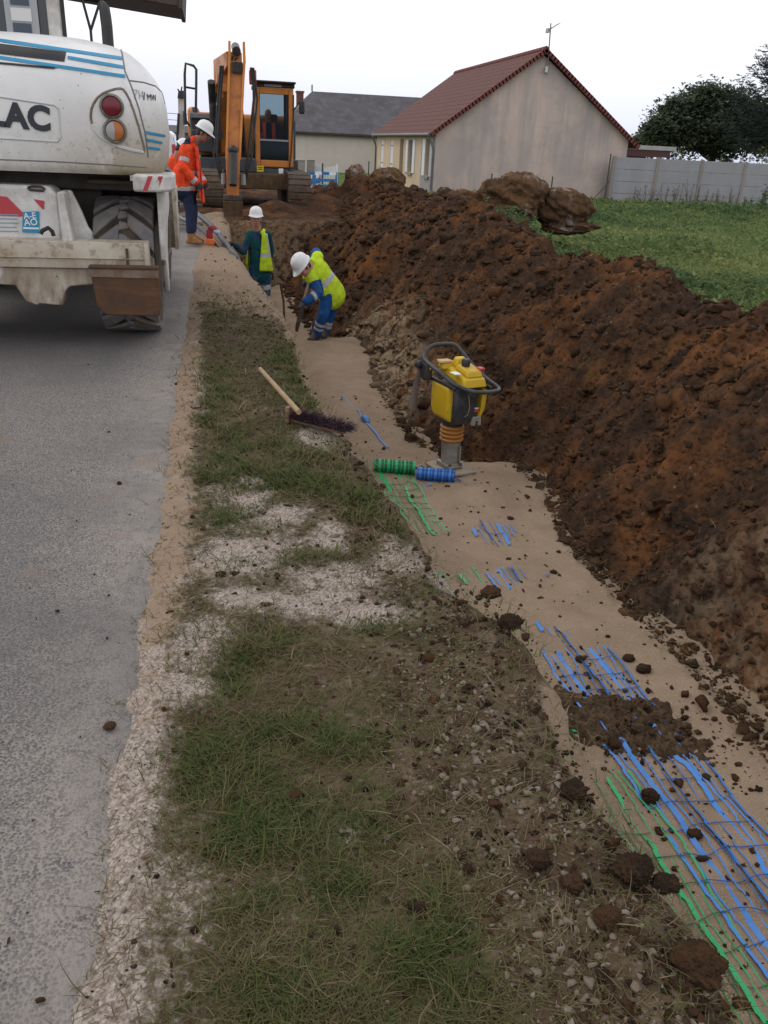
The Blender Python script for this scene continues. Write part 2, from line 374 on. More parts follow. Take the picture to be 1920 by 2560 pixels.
def glass_clear(name, tint=(.66, .72, .74), a=.8):
    m = bpy.data.materials.new(name); m.use_nodes = True; t = m.node_tree; N = t.nodes
    N.remove(N['Principled BSDF']); o = N['Material Output']
    tr = N.new('ShaderNodeBsdfTransparent'); tr.inputs[0].default_value = (*tint, 1)
    gl = N.new('ShaderNodeBsdfGlossy'); gl.inputs['Roughness'].default_value = .05; gl.inputs[0].default_value = (.8, .8, .8, 1)
    fr = N.new('ShaderNodeFresnel'); fr.inputs[0].default_value = 1.18
    mx = N.new('ShaderNodeMixShader'); t.links.new(fr.outputs[0], mx.inputs[0]); t.links.new(tr.outputs[0], mx.inputs[1]); t.links.new(gl.outputs[0], mx.inputs[2])
    t.links.new(mx.outputs[0], o.inputs[0]); return m
CABGLASS = glass_clear('cab_glass')

# ------------------------------------------------------------------ terrain
def xl(y):      # lip of the trench on the road side
    return np.interp(y, [0, 1.8, 2.45, 2.8, 3.3, 4.4, 5.6, 7, 9, 11, 13, 16, 19], [1.02, 1.00, 1.05, .90, .86, .74, .66, .64, .60, .42, .28, .18, .2])
def xr(y):      # foot of the heap on the other side
    return np.interp(y, [0, 2, 2.6, 3.1, 3.6, 4.6, 5.4, 6.3, 6.9, 7.4, 9, 11, 12, 14, 17, 19], [2.14, 2.14, 2.20, 2.20, 2.17, 2.16, 2.34, 2.36, 2.0, 1.76, 1.78, 1.90, 1.80, 1.45, 1.30, 1.2])
def zs(y):      # sand floor
    return np.interp(y, [0, 3, 5.9, 6.25, 6.8, 9.5, 10.9, 11.5, 12.4, 16, 18, 19.4, 20.5], [-.60, -.66, -.72, -.75, -.96, -.98, -.83, -.86, -1.28, -1.3, -1.2, -.5, -.35])
def sand_z(x, y):
    z = zs(y + .25*fbm(x*1.2, y*.3+4, 2, 51)) + .034*fbm(x*3, y*3, 5, 31, .55) - .012*np.clip(.30-worley(x*3.4, y*2.6, 37), 0, 1)*2 + .02*fbm(x*.9, y*.7, 2, 33)
    z = z + .16*np.exp(-((x-xl(y)-.22)/.16)**2)*(.6+.4*fbm(x*2, y*.8, 3, 35))*np.clip((y-5.5)/1.5, .12, 1)
    z = z + .10*np.exp(-((x-1.78)/.22)**2-((y-5.35)/.22)**2)        # little sand hump before the rolls
    return z
def zc(y): return np.interp(y, [0, 5.5, 6.8, 8, 9.3, 10.3, 13.3, 16, 19.6, 24, 27], [.52, .53, .52, .56, .42, .58, .78, .68, .70, .72, .3])
XC = 3.8
def heap_z(x, y):
    xn = x + .10*fbm(y*1.3, x*1.3, 3, 61); r_ = xr(y)+.09*fbm(y*2.2, 0*y+3, 3, 63)
    f = zs(y)-.12; c = zc(y)+.12*fbm(y*1.1, 0*y+9, 3, 65)
    t = np.clip((xn-r_)/(XC-r_), 0, 1)
    z = f+(c-f)*(1-(1-t)**1.55)
    z = np.where(xn < r_, f+(xn-r_)*1.8, z)
    z = np.where(xn > XC, c-np.maximum(xn-XC-.15, 0)*.72-.05*np.clip((xn-XC), 0, .2), z)
    am = np.clip((xn-r_+.15)/.4, 0, 1)
    lump = .21*fbm(x*1.5, y*1.5, 5, 71, .58)+.16*(0.45-worley(x*2.2+fbm(x*5, y*5, 2, 5)*.3, y*2.2, 73))+.07*(.45-worley(x*6.5, y*6.5+fbm(x*9, y*9, 2, 6)*.3, 75))+.03*(.45-worley(x*14, y*14, 77))
    return z+lump*am
def verge_top(x, y):
    b = .02+.022*fbm(x*2.2, y*2.2, 4, 81)+.012*fbm(x*9, y*9, 3, 83)+.003*(.4-worley(x*26, y*26, 85))
    b = b+.05*np.exp(-((x-.98)/.14)**2-((y-2.35)/.35)**2)+.045*np.exp(-((x-.75)/.2)**2-((y-1.3)/.5)**2)*(.5+fbm(x*6, y*6, 2, 8))
    b = b-.055*np.clip((-.22-x)/.2, 0, 1.6)
    return b
# ------------------------------------------------------------------ setting
def grid(name, X, Y, Z, mats, attrs=None, kind='structure', parent=None):
    ny, nx = X.shape
    V = np.stack([X, Y, Z], -1).reshape(-1, 3)
    i = np.arange(ny-1)[:, None]*nx + np.arange(nx-1)[None, :]
    F = np.stack([i, i+1, i+nx+1, i+nx], -1).reshape(-1, 4)
    o = np_mesh(name, V, F, mats, parent, True, {k: a.ravel() for k, a in (attrs or {}).items()})
    if kind: o['kind'] = kind
    return o
def ylines(a, b, k):      # spacing grows with distance
    n = int(math.log(b/a)/k); return a*np.exp(np.arange(n+1)*math.log(b/a)/n)

def field_z(x, y): return -.10-.0045*np.clip(y, 0, 34)+.05*fbm(x*.5, y*.5, 3, 91)*np.clip((x-3.5)/2, 0, 1)
gx = np.concatenate([[-400, -120, -40, -15, -9, -5, -2, -.46, -.44, 0, 2, 4.30, 4.32], np.arange(4.7, 32, .4), [34, 38, 45, 60, 100, 250, 600]])
gy = np.concatenate([[-60, -20, -3.02, -3], np.arange(-2, 24, .4), [25.0, 25.02], np.arange(25.5, 44, .5), [46, 50, 60, 80, 120, 200, 400, 900]])
X, Y = np.meshgrid(gx, gy)
Z = np.where(X < -.45, -.05, np.where((X < 4.31) & (Y < 25.01) & (Y > -3.01), -1.95, field_z(X, Y)))
Z = np.where((X > -.45) & (X < 4.31) & ((Y >= 25.01) | (Y <= -3.01)), -.06, Z)
grid('ground', X, Y, Z, FIELD)

# road: chip-sealed lane, its dusty edge along the verge
rx = np.concatenate([[-9, -6, -4, -3], np.linspace(-2.6, -.22, 60)]); ry = np.concatenate([[-5, -1], ylines(.5, 60, .02), [90, 200, 500]])
X, Y = np.meshgrid(rx, ry)
edge = -.30-.012*np.clip(Y-6, 0, 20)+.025*fbm(Y*1.5, 0*Y, 3, 14)
dust = np.clip((X-(edge-.42+.10*fbm(X*3, Y*2, 3, 18)))/.42, 0, 1)**1.3*1.15 + .25*np.clip((X+1.3)/1.0, 0, 1)*(1-np.clip((Y-4)/5, 0, .7))
Z = 0.0*X + .006*fbm(X*1.1, Y*.6, 2, 15) - .03*np.clip((X+.36)/.14, 0, 1)
dark_zone = np.clip((2.1-Y)/1.2, 0, 1)*np.clip((-.45-X)/.5, 0, 1)*.8+.9*np.clip((Y-5.2)/2.0, 0, 1)*np.clip((-.62-X)/.25, 0, 1)*np.clip((11-Y)/3, 0, 1)*(.8+.4*fbm(X*2, Y*.8, 3, 16))  # darker road colour at the near left and around the wheeled digger
grid('road', X, Y, Z, ROAD, {'dust': dust, 'dark_zone': np.clip(dark_zone, 0, 1)})

# verge with the trench wall on its far side
vy = ylines(.4, 24, .0075); s_top = np.linspace(0, 1, 118); s_w = np.linspace(0, 1, 26)[1:]
lipx = xl(vy)+.05*fbm(vy*2.6, 0*vy, 4, 101)*np.clip((9-vy)/4, .3, 1)+.03*fbm(vy*9, 0*vy, 3, 103)
x0 = -.55-.012*np.clip(vy-6, 0, 20)
Xt = x0[:, None]+(lipx-x0)[:, None]*s_top[None, :]; Yt = np.repeat(vy[:, None], 118, 1)
Zt = verge_top(Xt, Yt) - np.clip(vy-20, 0, 4)[:, None]*.01
rnd = np.clip((Xt-(lipx[:, None]-.16))/.16, 0, 1); Zt -= .075*rnd**2
Xw = lipx[:, None]+(.005+.10*s_w[None, :])+.05*fbm(np.repeat(vy[:, None], 25, 1)*5, s_w[None, :]*8+0*vy[:, None], 4, 105)*np.minimum(1, s_w*4)[None, :]
Yw = np.repeat(vy[:, None], 25, 1); Zw = Zt[:, -1:]-1.75*s_w[None, :]
VX = np.concatenate([Xt, Xw], 1); VY = np.concatenate([Yt, Yw], 1); VZ = np.concatenate([Zt, Zw], 1)
def blobs(x, y, pts):
    m = np.zeros(np.shape(x))
    for (px, py, rx_, ry_) in pts:
        p = at(px, py, .02); m = np.maximum(m, np.exp(-(((x-p[0])/rx_)**2+((y-p[1])/ry_)**2)))
    return m
GRIT = [(520, 1075, .16, .28), (600, 1110, .14, .14), (560, 1190, .16, .22), (660, 1290, .22, .10), (780, 1315, .16, .08), (520, 1300, .12, .1), (440, 1400, .10, .14), (720, 1240, .18, .12), (480, 1200, .12, .2),
        (390, 1490, .10, .10), (420, 850, .10, .5), (700, 1160, .10, .14), (690, 945, .12, .22), (860, 1200, .1, .14), (950, 1240, .06, .12), 
        (760, 1770, .05, .04), (820, 920, .05, .2)]
GREEN = [(500, 1020, .18, .7), (460, 860, .14, .8), (640, 1020, .25, .5), (780, 1090, .14, .25), (640, 800, .2, .8), (560, 1400, .2, .13), (520, 1650, .2, .18), (740, 1960, .26, .14), (700, 2150, .3, .12), (880, 2070, .22, .1), (700, 1580, .14, .14), (600, 1800, .24, .16),
         (640, 1950, .26, .12), (780, 2060, .26, .14), (560, 2120, .2, .08), (900, 2160, .2, .08), (480, 1130, .10, .14), (780, 1350, .08, .06), (700, 1200, .12, .12), (850, 1150, .07, .2), (480, 1480, .10, .08)]
def grit_m(x, y):
    x = x+.05*fbm(x*5, y*4, 3, 115); y = y+.09*fbm(x*4, y*5, 3, 116)
    sh = np.exp(-((x-(-.29-.012*np.clip(y-6, 0, 20)))/(.11+.10*np.clip((2.1-y)/.8, 0, 1)))**2)*(.95-.48*np.clip((2.1-y)/.8, 0, 1))
    return np.clip(np.maximum(sh*.85, blobs(x, y, GRIT)*.93), 0, 1)+.22*fbm(x*5, y*5, 4, 111, .6)
def green_m(x, y): return np.clip((x+.24)/.12+np.clip((y-1.9)/.4, 0, 1)*3, 0, 1)*np.clip(blobs(x, y, GREEN)*1.15+.25*fbm(x*3, y*2, 3, 113), 0, 1)*(1-np.clip(grit_m(x, y)-.25, 0, 1)*1.1).clip(0, 1)*np.clip((xl(y)-.03-x)/.12, 0, 1)
def sand_m(x, y):
    s = np.clip((y-7.4-1.2*(.55-x)*(x < .55))/2.2, 0, 1)*1.0
    s = np.maximum(s, np.clip((x-xl(y)+.12+.08*fbm(y*2, x*2, 2, 9))/.08, 0, 1)*np.clip((y-4.3)/1.0, 0, 1)*.9)
    s = np.maximum(s, .8*np.clip((x-xl(y)+.10)/.06, 0, 1)*np.exp(-((y-1.85)/.33)**2))
    s = np.maximum(s, (.56+.35*fbm(x*4, y*2.2, 3, 119))*np.exp(-((x-(-.26-.012*np.clip(y-6, 0, 20)))/.10)**2)*np.clip((y-1.9), 0, 1))
    return np.clip(s, 0, 1)
gm = grit_m(VX, VY); gr = green_m(VX, VY); sm = sand_m(VX, VY)
below = np.clip((verge_top(VX, VY)-.10-VZ)/.25, 0, 1); gm *= 1-below; gr *= 1-below
sm = np.maximum(sm, below*.75*np.clip((VY-4)/2, .3, 1))
grid('verge', VX, VY, VZ, VERGE, {'grit': gm, 'green': gr, 'sand': sm})

# sand bed of the trench
sy = ylines(.4, 20.5, .0085); sx = np.linspace(.15, 2.75, 190); X, Y = np.meshgrid(sx, sy)
grid('sand_bed', X, Y, sand_z(X, Y), SAND)

# spoil heap: dark earth thrown up along the trench
hy = ylines(.4, 30, .0055); hx = np.concatenate([np.linspace(.9, 4.2, 300), np.linspace(4.23, 6.1, 60)]); X, Y = np.meshgrid(hx, hy)
_xr0 = xr
def xr(y): return np.where(y > 18.6, np.interp(y, [18.6, 20, 23, 25], [1.25, 2.45, 2.35, 1.6]), _xr0(y))
Z = heap_z(X, Y)
hs = np.exp(-((X-(xr(Y)+.22))/.28)**2)*np.clip((Y-7.5)/1.5, 0, 1)*np.clip((13.5-Y)/1.5, 0, 1)*1.0
hs = np.maximum(hs, np.exp(-((X-(xr(Y)+.28))/.34)**2)*np.clip((3.9-Y)/1.0, 0, 1)*(.48+.6*fbm(X*4, Y*4, 3, 5)))
hs = np.clip(hs+.2*fbm(X*4, Y*4, 3, 121)*(hs > .15), 0, 1)
e1 = fbm(X*11, Y*11, 4, 123, .6)
X = X+.03*fbm(X*8, Y*8, 3, 125)*(X > xr(Y)); Y2 = Y+.03*fbm(Y*8, X*8, 3, 127)
Z = Z+.032*e1*np.clip((X-xr(Y)+.1)/.3, 0, 1)
heap = grid('spoil_heap', X, Y2, Z, SOIL, {'sand': hs}, kind=None)
tag(heap, 'long dark brown heap of dug earth running along the far side of the trench', 'earth heap')
# churned dirt at the end of the trench, under the tracked digger
py_ = np.linspace(17.6, 37, 180); px_ = np.linspace(-1.6, 4.6, 110); X, Y = np.meshgrid(px_, py_)
Z = .02+.10*fbm(X*1.2, Y*1.2, 5, 131)+.05*(.45-worley(X*3, Y*3, 133))-1.6*np.clip((18.8-Y+.4*fbm(X*1.5, Y, 2, 3))/1.0, 0, 1)*np.clip((X-.15)/.3, 0, 1)-.25*np.clip((-.9-X)/.6, 0, 1)-.05*np.clip(Y-30, 0, 7)-.3*np.clip((X-4.0)/.5, 0, 1)+.42*np.exp(-((X-2.5)/.75)**2-((Y-21.9)/.8)**2)+.25*np.exp(-((X-1.2)/.5)**2-((Y-21.0)/.6)**2)
grid('churned_soil', X, Y, Z, SOIL, {'sand': np.clip((19.5-Y)/2, 0, 1)*.8})
DARKSOIL = mat('dark_loose_soil', (.055, .036, .022), (.095, .060, .035), 14, .95, lo=.4, hi=.62, spec=.1, extra=lambda t, b, tcn, l: (layer(t, b, noise_fac(t, tcn, 40, .62, .72, 4, seed=3), (.16, .12, .085)), grit_bump(t, b, tcn, 60, .9, .02, 60)))
# dirt fallen across the mesh strips in the trench
dc = at(1362, 1548, -.62)[:2]; a = np.linspace(-1, 1, 90); X, Y = np.meshgrid(dc[0]+a*.42, dc[1]+a*.46)
m = np.clip(1-((X-dc[0]-.16*fbm(Y*7, X*7, 4, 4))/.34)**2-((Y-dc[1]+.45*(X-dc[0])-.16*fbm(X*7, Y*7, 4, 6))/.27)**2, -1, 1)
Z = sand_z(X, Y)-.02+.048*np.sqrt(np.clip(m, 0, 1))+np.where(m < 0, m*.10, 0)+(.026*(.5-worley(X*20, Y*20, 8))+.030*fbm(X*26, Y*26, 5, 9, .6))*(m > 0)
grid('loose_soil', X, Y, Z, DARKSOIL)

# ------------------------------------------------------------------ scatter: lumps, stones, blades
def ico(sub):
    bm = bmesh.new(); bmesh.ops.create_icosphere(bm, subdivisions=sub, radius=1); bm.verts.ensure_lookup_table()
    V = np.array([v.co[:] for v in bm.verts]); F = np.array([[v.index for v in f.verts] for f in bm.faces]); bm.free(); return V, F
def lump(sub, seed, amp=.35, f=1.4, ang=0.0):
    V, F = ico(sub)
    n = fbm(V[:, 0]*f+V[:, 2]*.7+seed*9.1, V[:, 1]*f+V[:, 2]*1.1, 3, seed)+.5*fbm(V[:, 1]*f*2.3-V[:, 2]*1.3, V[:, 2]*f*2+V[:, 0], 3, seed+4)
    V = V*(1+amp*n)[:, None]
    if ang:
        for k in range(11):
            d = rng.normal(size=3); d /= np.linalg.norm(d); c = .42+.3*rng.random(); q = V@d
            V = V-np.outer(np.maximum(q-c, 0), d)
    return V, F
def rotm(n):
    q = rng.normal(size=(n, 4)); q /= np.linalg.norm(q, axis=1)[:, None]; a, b, c, d = q.T
    return np.stack([1-2*(c*c+d*d), 2*(b*c-a*d), 2*(b*d+a*c), 2*(b*c+a*d), 1-2*(b*b+d*d), 2*(c*d-a*b), 2*(b*d-a*c), 2*(c*d+a*b), 1-2*(b*b+c*c)], -1).reshape(n, 3, 3)
def scatter(name, P, S, tmpl, mats, attrs=None, flat=.8, smooth=True):
    n = len(P); Rm = rotm(n); pick = rng.integers(0, len(tmpl), n); VV = []; FF = []; AA = {k: [] for k in (attrs or {})}; base = 0
    for k, (V, F) in enumerate(tmpl):
        ix = np.where(pick == k)[0]
        if not len(ix): continue
        sc3 = S[ix][:, None]*(1+.35*rng.normal(size=(len(ix), 3))).clip(.5, 1.7)
        W = np.einsum('nij,vj->nvi', Rm[ix], V)*sc3[:, None, :]*np.array([1, 1, flat])+P[ix][:, None, :]
        VV.append(W.reshape(-1, 3)); FF.append((F[None]+(np.arange(len(ix))*len(V))[:, None, None]).reshape(-1, 3)+base); base += len(ix)*len(V)
        for a_ in AA: AA[a_].append(np.repeat(attrs[a_][ix], len(V)))
    return np_mesh(name, np.concatenate(VV), np.concatenate(FF), mats, None, smooth, {k: np.concatenate(v) for k, v in AA.items()})
T1 = [lump(2, s, .95, 2.6) for s in range(5)]+[lump(2, s+60, .7, 2.0, 1) for s in range(5)]
# crumbs of earth on the heap, dense near the camera
n = 22000
yy = 1.2*np.exp(rng.random(n)*math.log(22/1.2)); xx = xr(yy)-.05+(XC+.7-xr(yy))*rng.random(n)**1.1
S = np.minimum(.0068*np.exp(rng.normal(size=n)*.75), .034)*np.clip(.55+yy*.13, .7, 2.6)
xx[:1500] = xr(yy[:1500])-.05+rng.exponential(.07, 1500)
zz = np.maximum(heap_z(xx, yy), sand_z(xx, yy))+S*.15
sdm = (rng.random(n) < .8)*np.exp(-((xx-(xr(yy)+.22))/.28)**2)*((yy > 8) & (yy < 13))
def _clod(t, b, tcn, last):
    layer(t, b, math_n(t, 'MULTIPLY', attr(t, 'tone'), noise_fac(t, tcn, 6, .3, .6)), (.128, .057, .022))
    layer(t, b, attr(t, 'sand'), (.26, .19, .125))
    grit_bump(t, b, tcn, 60, .9, .02)
CLOD = mat('earth_clod', (.072, .042, .025), (.034, .022, .015), 7, .95, lo=.4, hi=.6, spec=.1, extra=_clod)
o = scatter('earth_crumbs', np.stack([xx, yy, zz], -1), S, T1, CLOD, {'tone': (rng.random(n)**2.2), 'sand': np.clip(sdm, 0, 1)})
tag(o, 'loose brown crumbs of earth strewn over the spoil heap', 'earth crumbs', kind='stuff')
# crumbs and litter on the verge, the road edge and the sand
n = 16000
yy = .95*np.exp(rng.random(n)*math.log(14/.95)); xx = -.5+(xl(yy)+.45)*rng.random(n)**.65
keep = rng.random(n) < (.25+.75*np.clip((xx-.35)/.4, 0, 1))*(1-.85*np.clip(sand_m(xx, yy)*1.3, 0, 1))*(1-.7*np.clip(grit_m(xx, yy)*1.4, 0, 1)); xx, yy = xx[keep], yy[keep]
S = np.minimum(.0042*np.exp(rng.normal(size=len(xx))*.65)*np.clip(.6+yy*.10, .7, 2), .013); zz = verge_top(xx, yy)+S*.2
o = scatter('soil_crumbs', np.stack([xx, yy, zz], -1), S, T1, CLOD, {'tone': rng.random(len(xx))**3*.6, 'sand': 0*xx})
tag(o, 'small brown soil crumbs strewn over the grass verge', 'soil crumbs', kind='stuff')
n = 900; yy = 1.2*np.exp(rng.random(n)*math.log(9/1.2)); xx = xl(yy)+.25+(xr(yy)-xl(yy)-.3)*rng.random(n)
S = .005*np.exp(rng.normal(size=n)*.6)*np.clip(.6+yy*.1, .7, 2); zz = sand_z(xx, yy)+S*.2
xr_ = -1.7+1.3*rng.random(110)**.7; yr_ = 1.2*np.exp(rng.random(110)*math.log(9/1.2)); Sr = .0036*np.exp(rng.normal(size=110)*.5)*.8
xx = np.concatenate([xx, xr_]); yy = np.concatenate([yy, yr_]); S = np.concatenate([S, Sr]); zz = np.concatenate([zz, .004+Sr*.2]); dcx = dc[0]+.30*rng.normal(size=420); dcy = dc[1]+.26*rng.normal(size=420)-.35*(dcx-dc[0]); Sd = .0055*np.exp(rng.normal(size=420)*.55); xx = np.concatenate([xx, dcx]); yy = np.concatenate([yy, dcy]); S = np.concatenate([S, Sd]); zz = np.concatenate([zz, sand_z(dcx, dcy)+Sd*.3+.045*np.exp(-((dcx-dc[0])/.22)**2-((dcy-dc[1])/.18)**2)])
o = scatter('dirt_specks', np.stack([xx, yy, zz], -1), S, T1, CLOD, {'tone': rng.random(len(xx))*.5, 'sand': 0*xx})
tag(o, 'dark dirt specks fallen on the sand bed and the road', 'dirt specks', kind='stuff')
# pale gravel on the verge
def _stone(t, b, tcn, last):
    layer(t, b, attr(t, 'tone'), (.16, .12, .085)); grit_bump(t, b, tcn, 70, .5, .006)
STONE = mat('pale_stone', (.23, .195, .165), (.165, .135, .11), 9, .9, spec=.2, extra=_stone)
T2 = [lump(2, s+20, .4, 1.3, 1) for s in range(5)]
n = 9000
yy = .95*np.exp(rng.random(n)*math.log(7/.95)); xx = -.35+(xl(yy)+.35)*rng.random(n)
k1 = np.exp(-((xx-(xl(yy)-.33))/.22)**2)*np.clip((3.4-yy)/1, 0, 1); k2 = np.clip(grit_m(xx, yy)-.3, 0, 1)
keep = rng.random(n) < np.maximum(k1, k2*.8)+.04; xx, yy = xx[keep], yy[keep]
S = np.minimum(.0036*np.exp(rng.normal(size=len(xx))*.55), .0095)*np.clip(.7+yy*.1, .8, 1.5)*(1+.7*np.exp(-((xx-(xl(yy)-.33))/.22)**2)); zz = verge_top(xx, yy)+S*.25
o = scatter('gravel', np.stack([xx, yy, zz], -1), S, T2, STONE, {'tone': rng.random(len(xx))}, smooth=False)
tag(o, 'pale stones and gravel scattered over the verge', 'gravel', kind='stuff')

def blades(name, x, y, z, L, wd, lean, tint, m, droop=.6):
    n = len(x); a = rng.random(n)*2*np.pi; d = np.stack([np.cos(a), np.sin(a), 0*a], -1); s = np.stack([-np.sin(a), np.cos(a), 0*a], -1)
    P0 = np.stack([x, y, z], -1); up = np.array([0, 0, 1.0]); V = []
    kink = rng.normal(size=n)*.35
    for t, wf in ((0, 1), (.38, .95), (.72, .7), (1, .08)):
        c = P0+d*(L*lean*t)[:, None]+up*(L*np.sqrt(1-lean**2)*(t-droop*.5*t*t))[:, None]+s*(L*kink*t*t)[:, None]
        V += [c-s*(wd*wf/2)[:, None], c+s*(wd*wf/2)[:, None]]
    V = np.stack(V, 1).reshape(-1, 3); b = (np.arange(n)*8)[:, None]
    F = np.concatenate([b+np.array([[0, 1, 3, 2]]), b+np.array([[2, 3, 5, 4]]), b+np.array([[4, 5, 7, 6]])])
    return np_mesh(name, V, F, m, None, True, {'tint': np.repeat(tint, 8)})
def _grass(t, b, tcn, last):
    c = ramp(t, attr(t, 'tint'), [(0, (.046, .072, .018)), (.3, (.095, .116, .034)), (.5, (.125, .115, .048)), (.72, (.145, .112, .062)), (.9, (.20, .155, .095)), (1, (.30, .24, .155))])
    t.links.new(c, b.inputs['Base Color'])
GRASS = leafy(mat('verge_grass', (.06, .1, .03), None, 5, .75, spec=.15, extra=_grass), 0, .3)
n = 240000
yy = .9*np.exp(rng.random(n)*math.log(12/.9)); xx = -.42+(xl(yy)+.40)*rng.random(n)
den = green_m(xx, yy); den = den*np.clip(.45+1.6*fbm(xx*9, yy*9, 2, 141), 0.05, 1)+.04*np.clip(1-grit_m(xx, yy), 0, 1)
den *= np.clip(1-sand_m(xx, yy), 0, 1)*np.where(yy > 5.5, .75, 1)
keep = rng.random(n) < den; xx, yy = xx[keep], yy[keep]; n = len(xx)
L = (.022+.048*rng.random(n))*np.clip(.72+.10*yy, .8, 1.3)*(1+1.0*(rng.random(n) < .05)); wd = (.0016+.0016*rng.random(n))*np.clip(.7+.30*yy, .9, 3.2)
lean = .55+.43*rng.random(n)
tint = np.clip(.33+.48*fbm(xx*5, yy*4, 3, 143)+.20*rng.normal(size=n)+.18*np.clip(1-green_m(xx, yy), 0, 1), 0, 1)
o = blades('grass', xx, yy, verge_top(xx, yy)-.003, L, wd, lean, tint, GRASS)
tag(o, 'short trampled green and dry grass covering the road verge', 'grass', kind='stuff')
n = 110000; yy = .9*np.exp(rng.random(n)*math.log(13/.9)); xx = -.42+(xl(yy)+.42)*rng.random(n)
den = np.clip(.55-grit_m(xx, yy)*.75, .03, 1)*(1-.6*np.clip((xx-.40)/.35, 0, 1))*np.clip(.65+1.2*fbm(xx*7, yy*6, 3, 147), .1, 1)*np.clip(1-sand_m(xx, yy), .02, 1)
keep = rng.random(n) < den; xx, yy = xx[keep], yy[keep]; n = len(xx)
o = blades('dead_grass', xx, yy, verge_top(xx, yy)+.001, (.012+.035*rng.random(n)**1.5)*np.clip(.75+.09*yy, .8, 1.3), (.0013+.0013*rng.random(n))*np.clip(.7+.30*yy, .9, 3), .80+.19*rng.random(n), np.clip(.60+.13*rng.normal(size=n), .25, .9), GRASS, .3)
tag(o, 'flattened brown dead grass between the green tufts of the verge', 'dead grass', kind='stuff')
# loose straw and roots: lying flat
n = 3000; yy = 1.0*np.exp(rng.random(n)*math.log(11/1.0)); xx = -.45+(xl(yy)+.5)*rng.random(n)**.8
n2 = 1500; y2 = 1.3*np.exp(rng.random(n2)*math.log(9/1.3)); x2 = xr(y2)-.08+rng.exponential(.18, n2)
X_ = np.concatenate([xx, x2]); Y_ = np.concatenate([yy, y2]); Z_ = np.concatenate([verge_top(xx, yy)+.006, np.maximum(heap_z(x2, y2), sand_z(x2, y2))+.012])
n = len(X_); o = blades('straw', X_, Y_, Z_, (.03+.09*rng.random(n)**2)*np.clip(.8+.05*Y_, .8, 1.3), (.0013+.0014*rng.random(n))*np.clip(.7+.25*Y_, .9, 2.2), .95+.049*rng.random(n), .6+.36*rng.random(n), GRASS, .2)
tag(o, 'dry straw and root ends lying on the soil', 'straw', kind='stuff')

# field vegetation behind the heap
def leaf_clusters(name, P, S, m, per=5, up=.5, tone=None, aspect=.5):
    n = len(P)*per; C = np.repeat(P, per, 0); s = np.repeat(S, per)*(.6+.7*rng.random(n))
    a = rng.random(n)*2*np.pi; e = up*(rng.random(n))+.05
    d = np.stack([np.cos(a)*np.cos(e), np.sin(a)*np.cos(e), np.sin(e)], -1); sd = np.stack([-np.sin(a), np.cos(a), .4*rng.normal(size=n)], -1)
    V = np.stack([C, C+d*(s*.5)[:, None]+sd*(s*aspect*.5)[:, None]+np.array([0, 0, .1])*s[:, None], C+d*s[:, None]-np.array([0, 0, .12])*s[:, None], C+d*(s*.5)[:, None]-sd*(s*aspect*.5)[:, None]+np.array([0, 0, .1])*s[:, None]], 1).reshape(-1, 3)
    F = (np.arange(n)*4)[:, None]+np.arange(4)[None]
    tn = np.repeat(tone if tone is not None else rng.random(len(P)), per)
    return V, F, np.repeat(np.clip(tn+.15*rng.normal(size=n), 0, 1), 4)
def _weed(t, b, tcn, last):
    c = ramp(t, attr(t, 'tint'), [(0, (.055, .10, .042)), (.4, (.115, .175, .065)), (.75, (.20, .235, .085)), (1, (.30, .30, .11))])
    t.links.new(c, b.inputs['Base Color'])
WEED = leafy(mat('weed_leaves', (.05, .1, .03), None, 5, .7, spec=.2, extra=_weed), 0)
n = 52000
yy = 4.5*np.exp(rng.random(n)*math.log(37/4.5)); xx = 4.3+rng.random(n)*(.62*yy+3.5-4.3).clip(.5)
cl = fbm(xx*.55, yy*.35, 3, 151); keep = rng.random(n) < np.clip(.5+1.2*cl, .12, 1); xx, yy, cl = xx[keep], yy[keep], cl[keep]
ht = .10+.30*np.clip(cl, 0, 1)+.10*rng.random(len(xx)); P = np.stack([xx, yy, np.maximum(field_z(xx, yy), np.where(xx < 6, heap_z(xx, yy), -9))+ht*rng.random(len(xx))*.9], -1)
V, F, T = leaf_clusters('', P, (.035+.06*rng.random(len(xx)))*np.clip(.7+yy*.03, .7, 1.7), WEED, 4, .9, np.clip(.50-.5*cl+.55*fbm(xx*.22, yy*.16, 3, 9), 0, 1))
n = 60000; yb_ = 4.5*np.exp(rng.random(n)*math.log(36/4.5)); xb_ = 4.4+rng.random(n)*(.62*yb_+3.5-4.4).clip(.5); kb_ = rng.random(n) < np.clip(.5-1.3*fbm(xb_*.4, yb_*.25, 3, 157), .06, 1); xb_, yb_ = xb_[kb_], yb_[kb_]; n = len(xb_)
zb_ = np.maximum(field_z(xb_, yb_), np.where(xb_ < 6, heap_z(xb_, yb_), -9))
o = blades('field_grass', xb_, yb_, zb_, .12+.22*rng.random(n), (.005+.006*rng.random(n))*np.clip(.5+yb_*.06, .7, 2.6), .25+.6*rng.random(n), np.clip(.62+.35*fbm(xb_*.3, yb_*.2, 3, 159)+.12*rng.normal(size=n), 0, 1), WEED, .5)
tag(o, 'tall yellow-green grass growing in the field', 'grass', kind='stuff')
o = np_mesh('field_weeds', V, F, WEED, None, True, {'tint': T}); tag(o, 'low green weeds and grass covering the field behind the heap', 'weeds', kind='stuff')
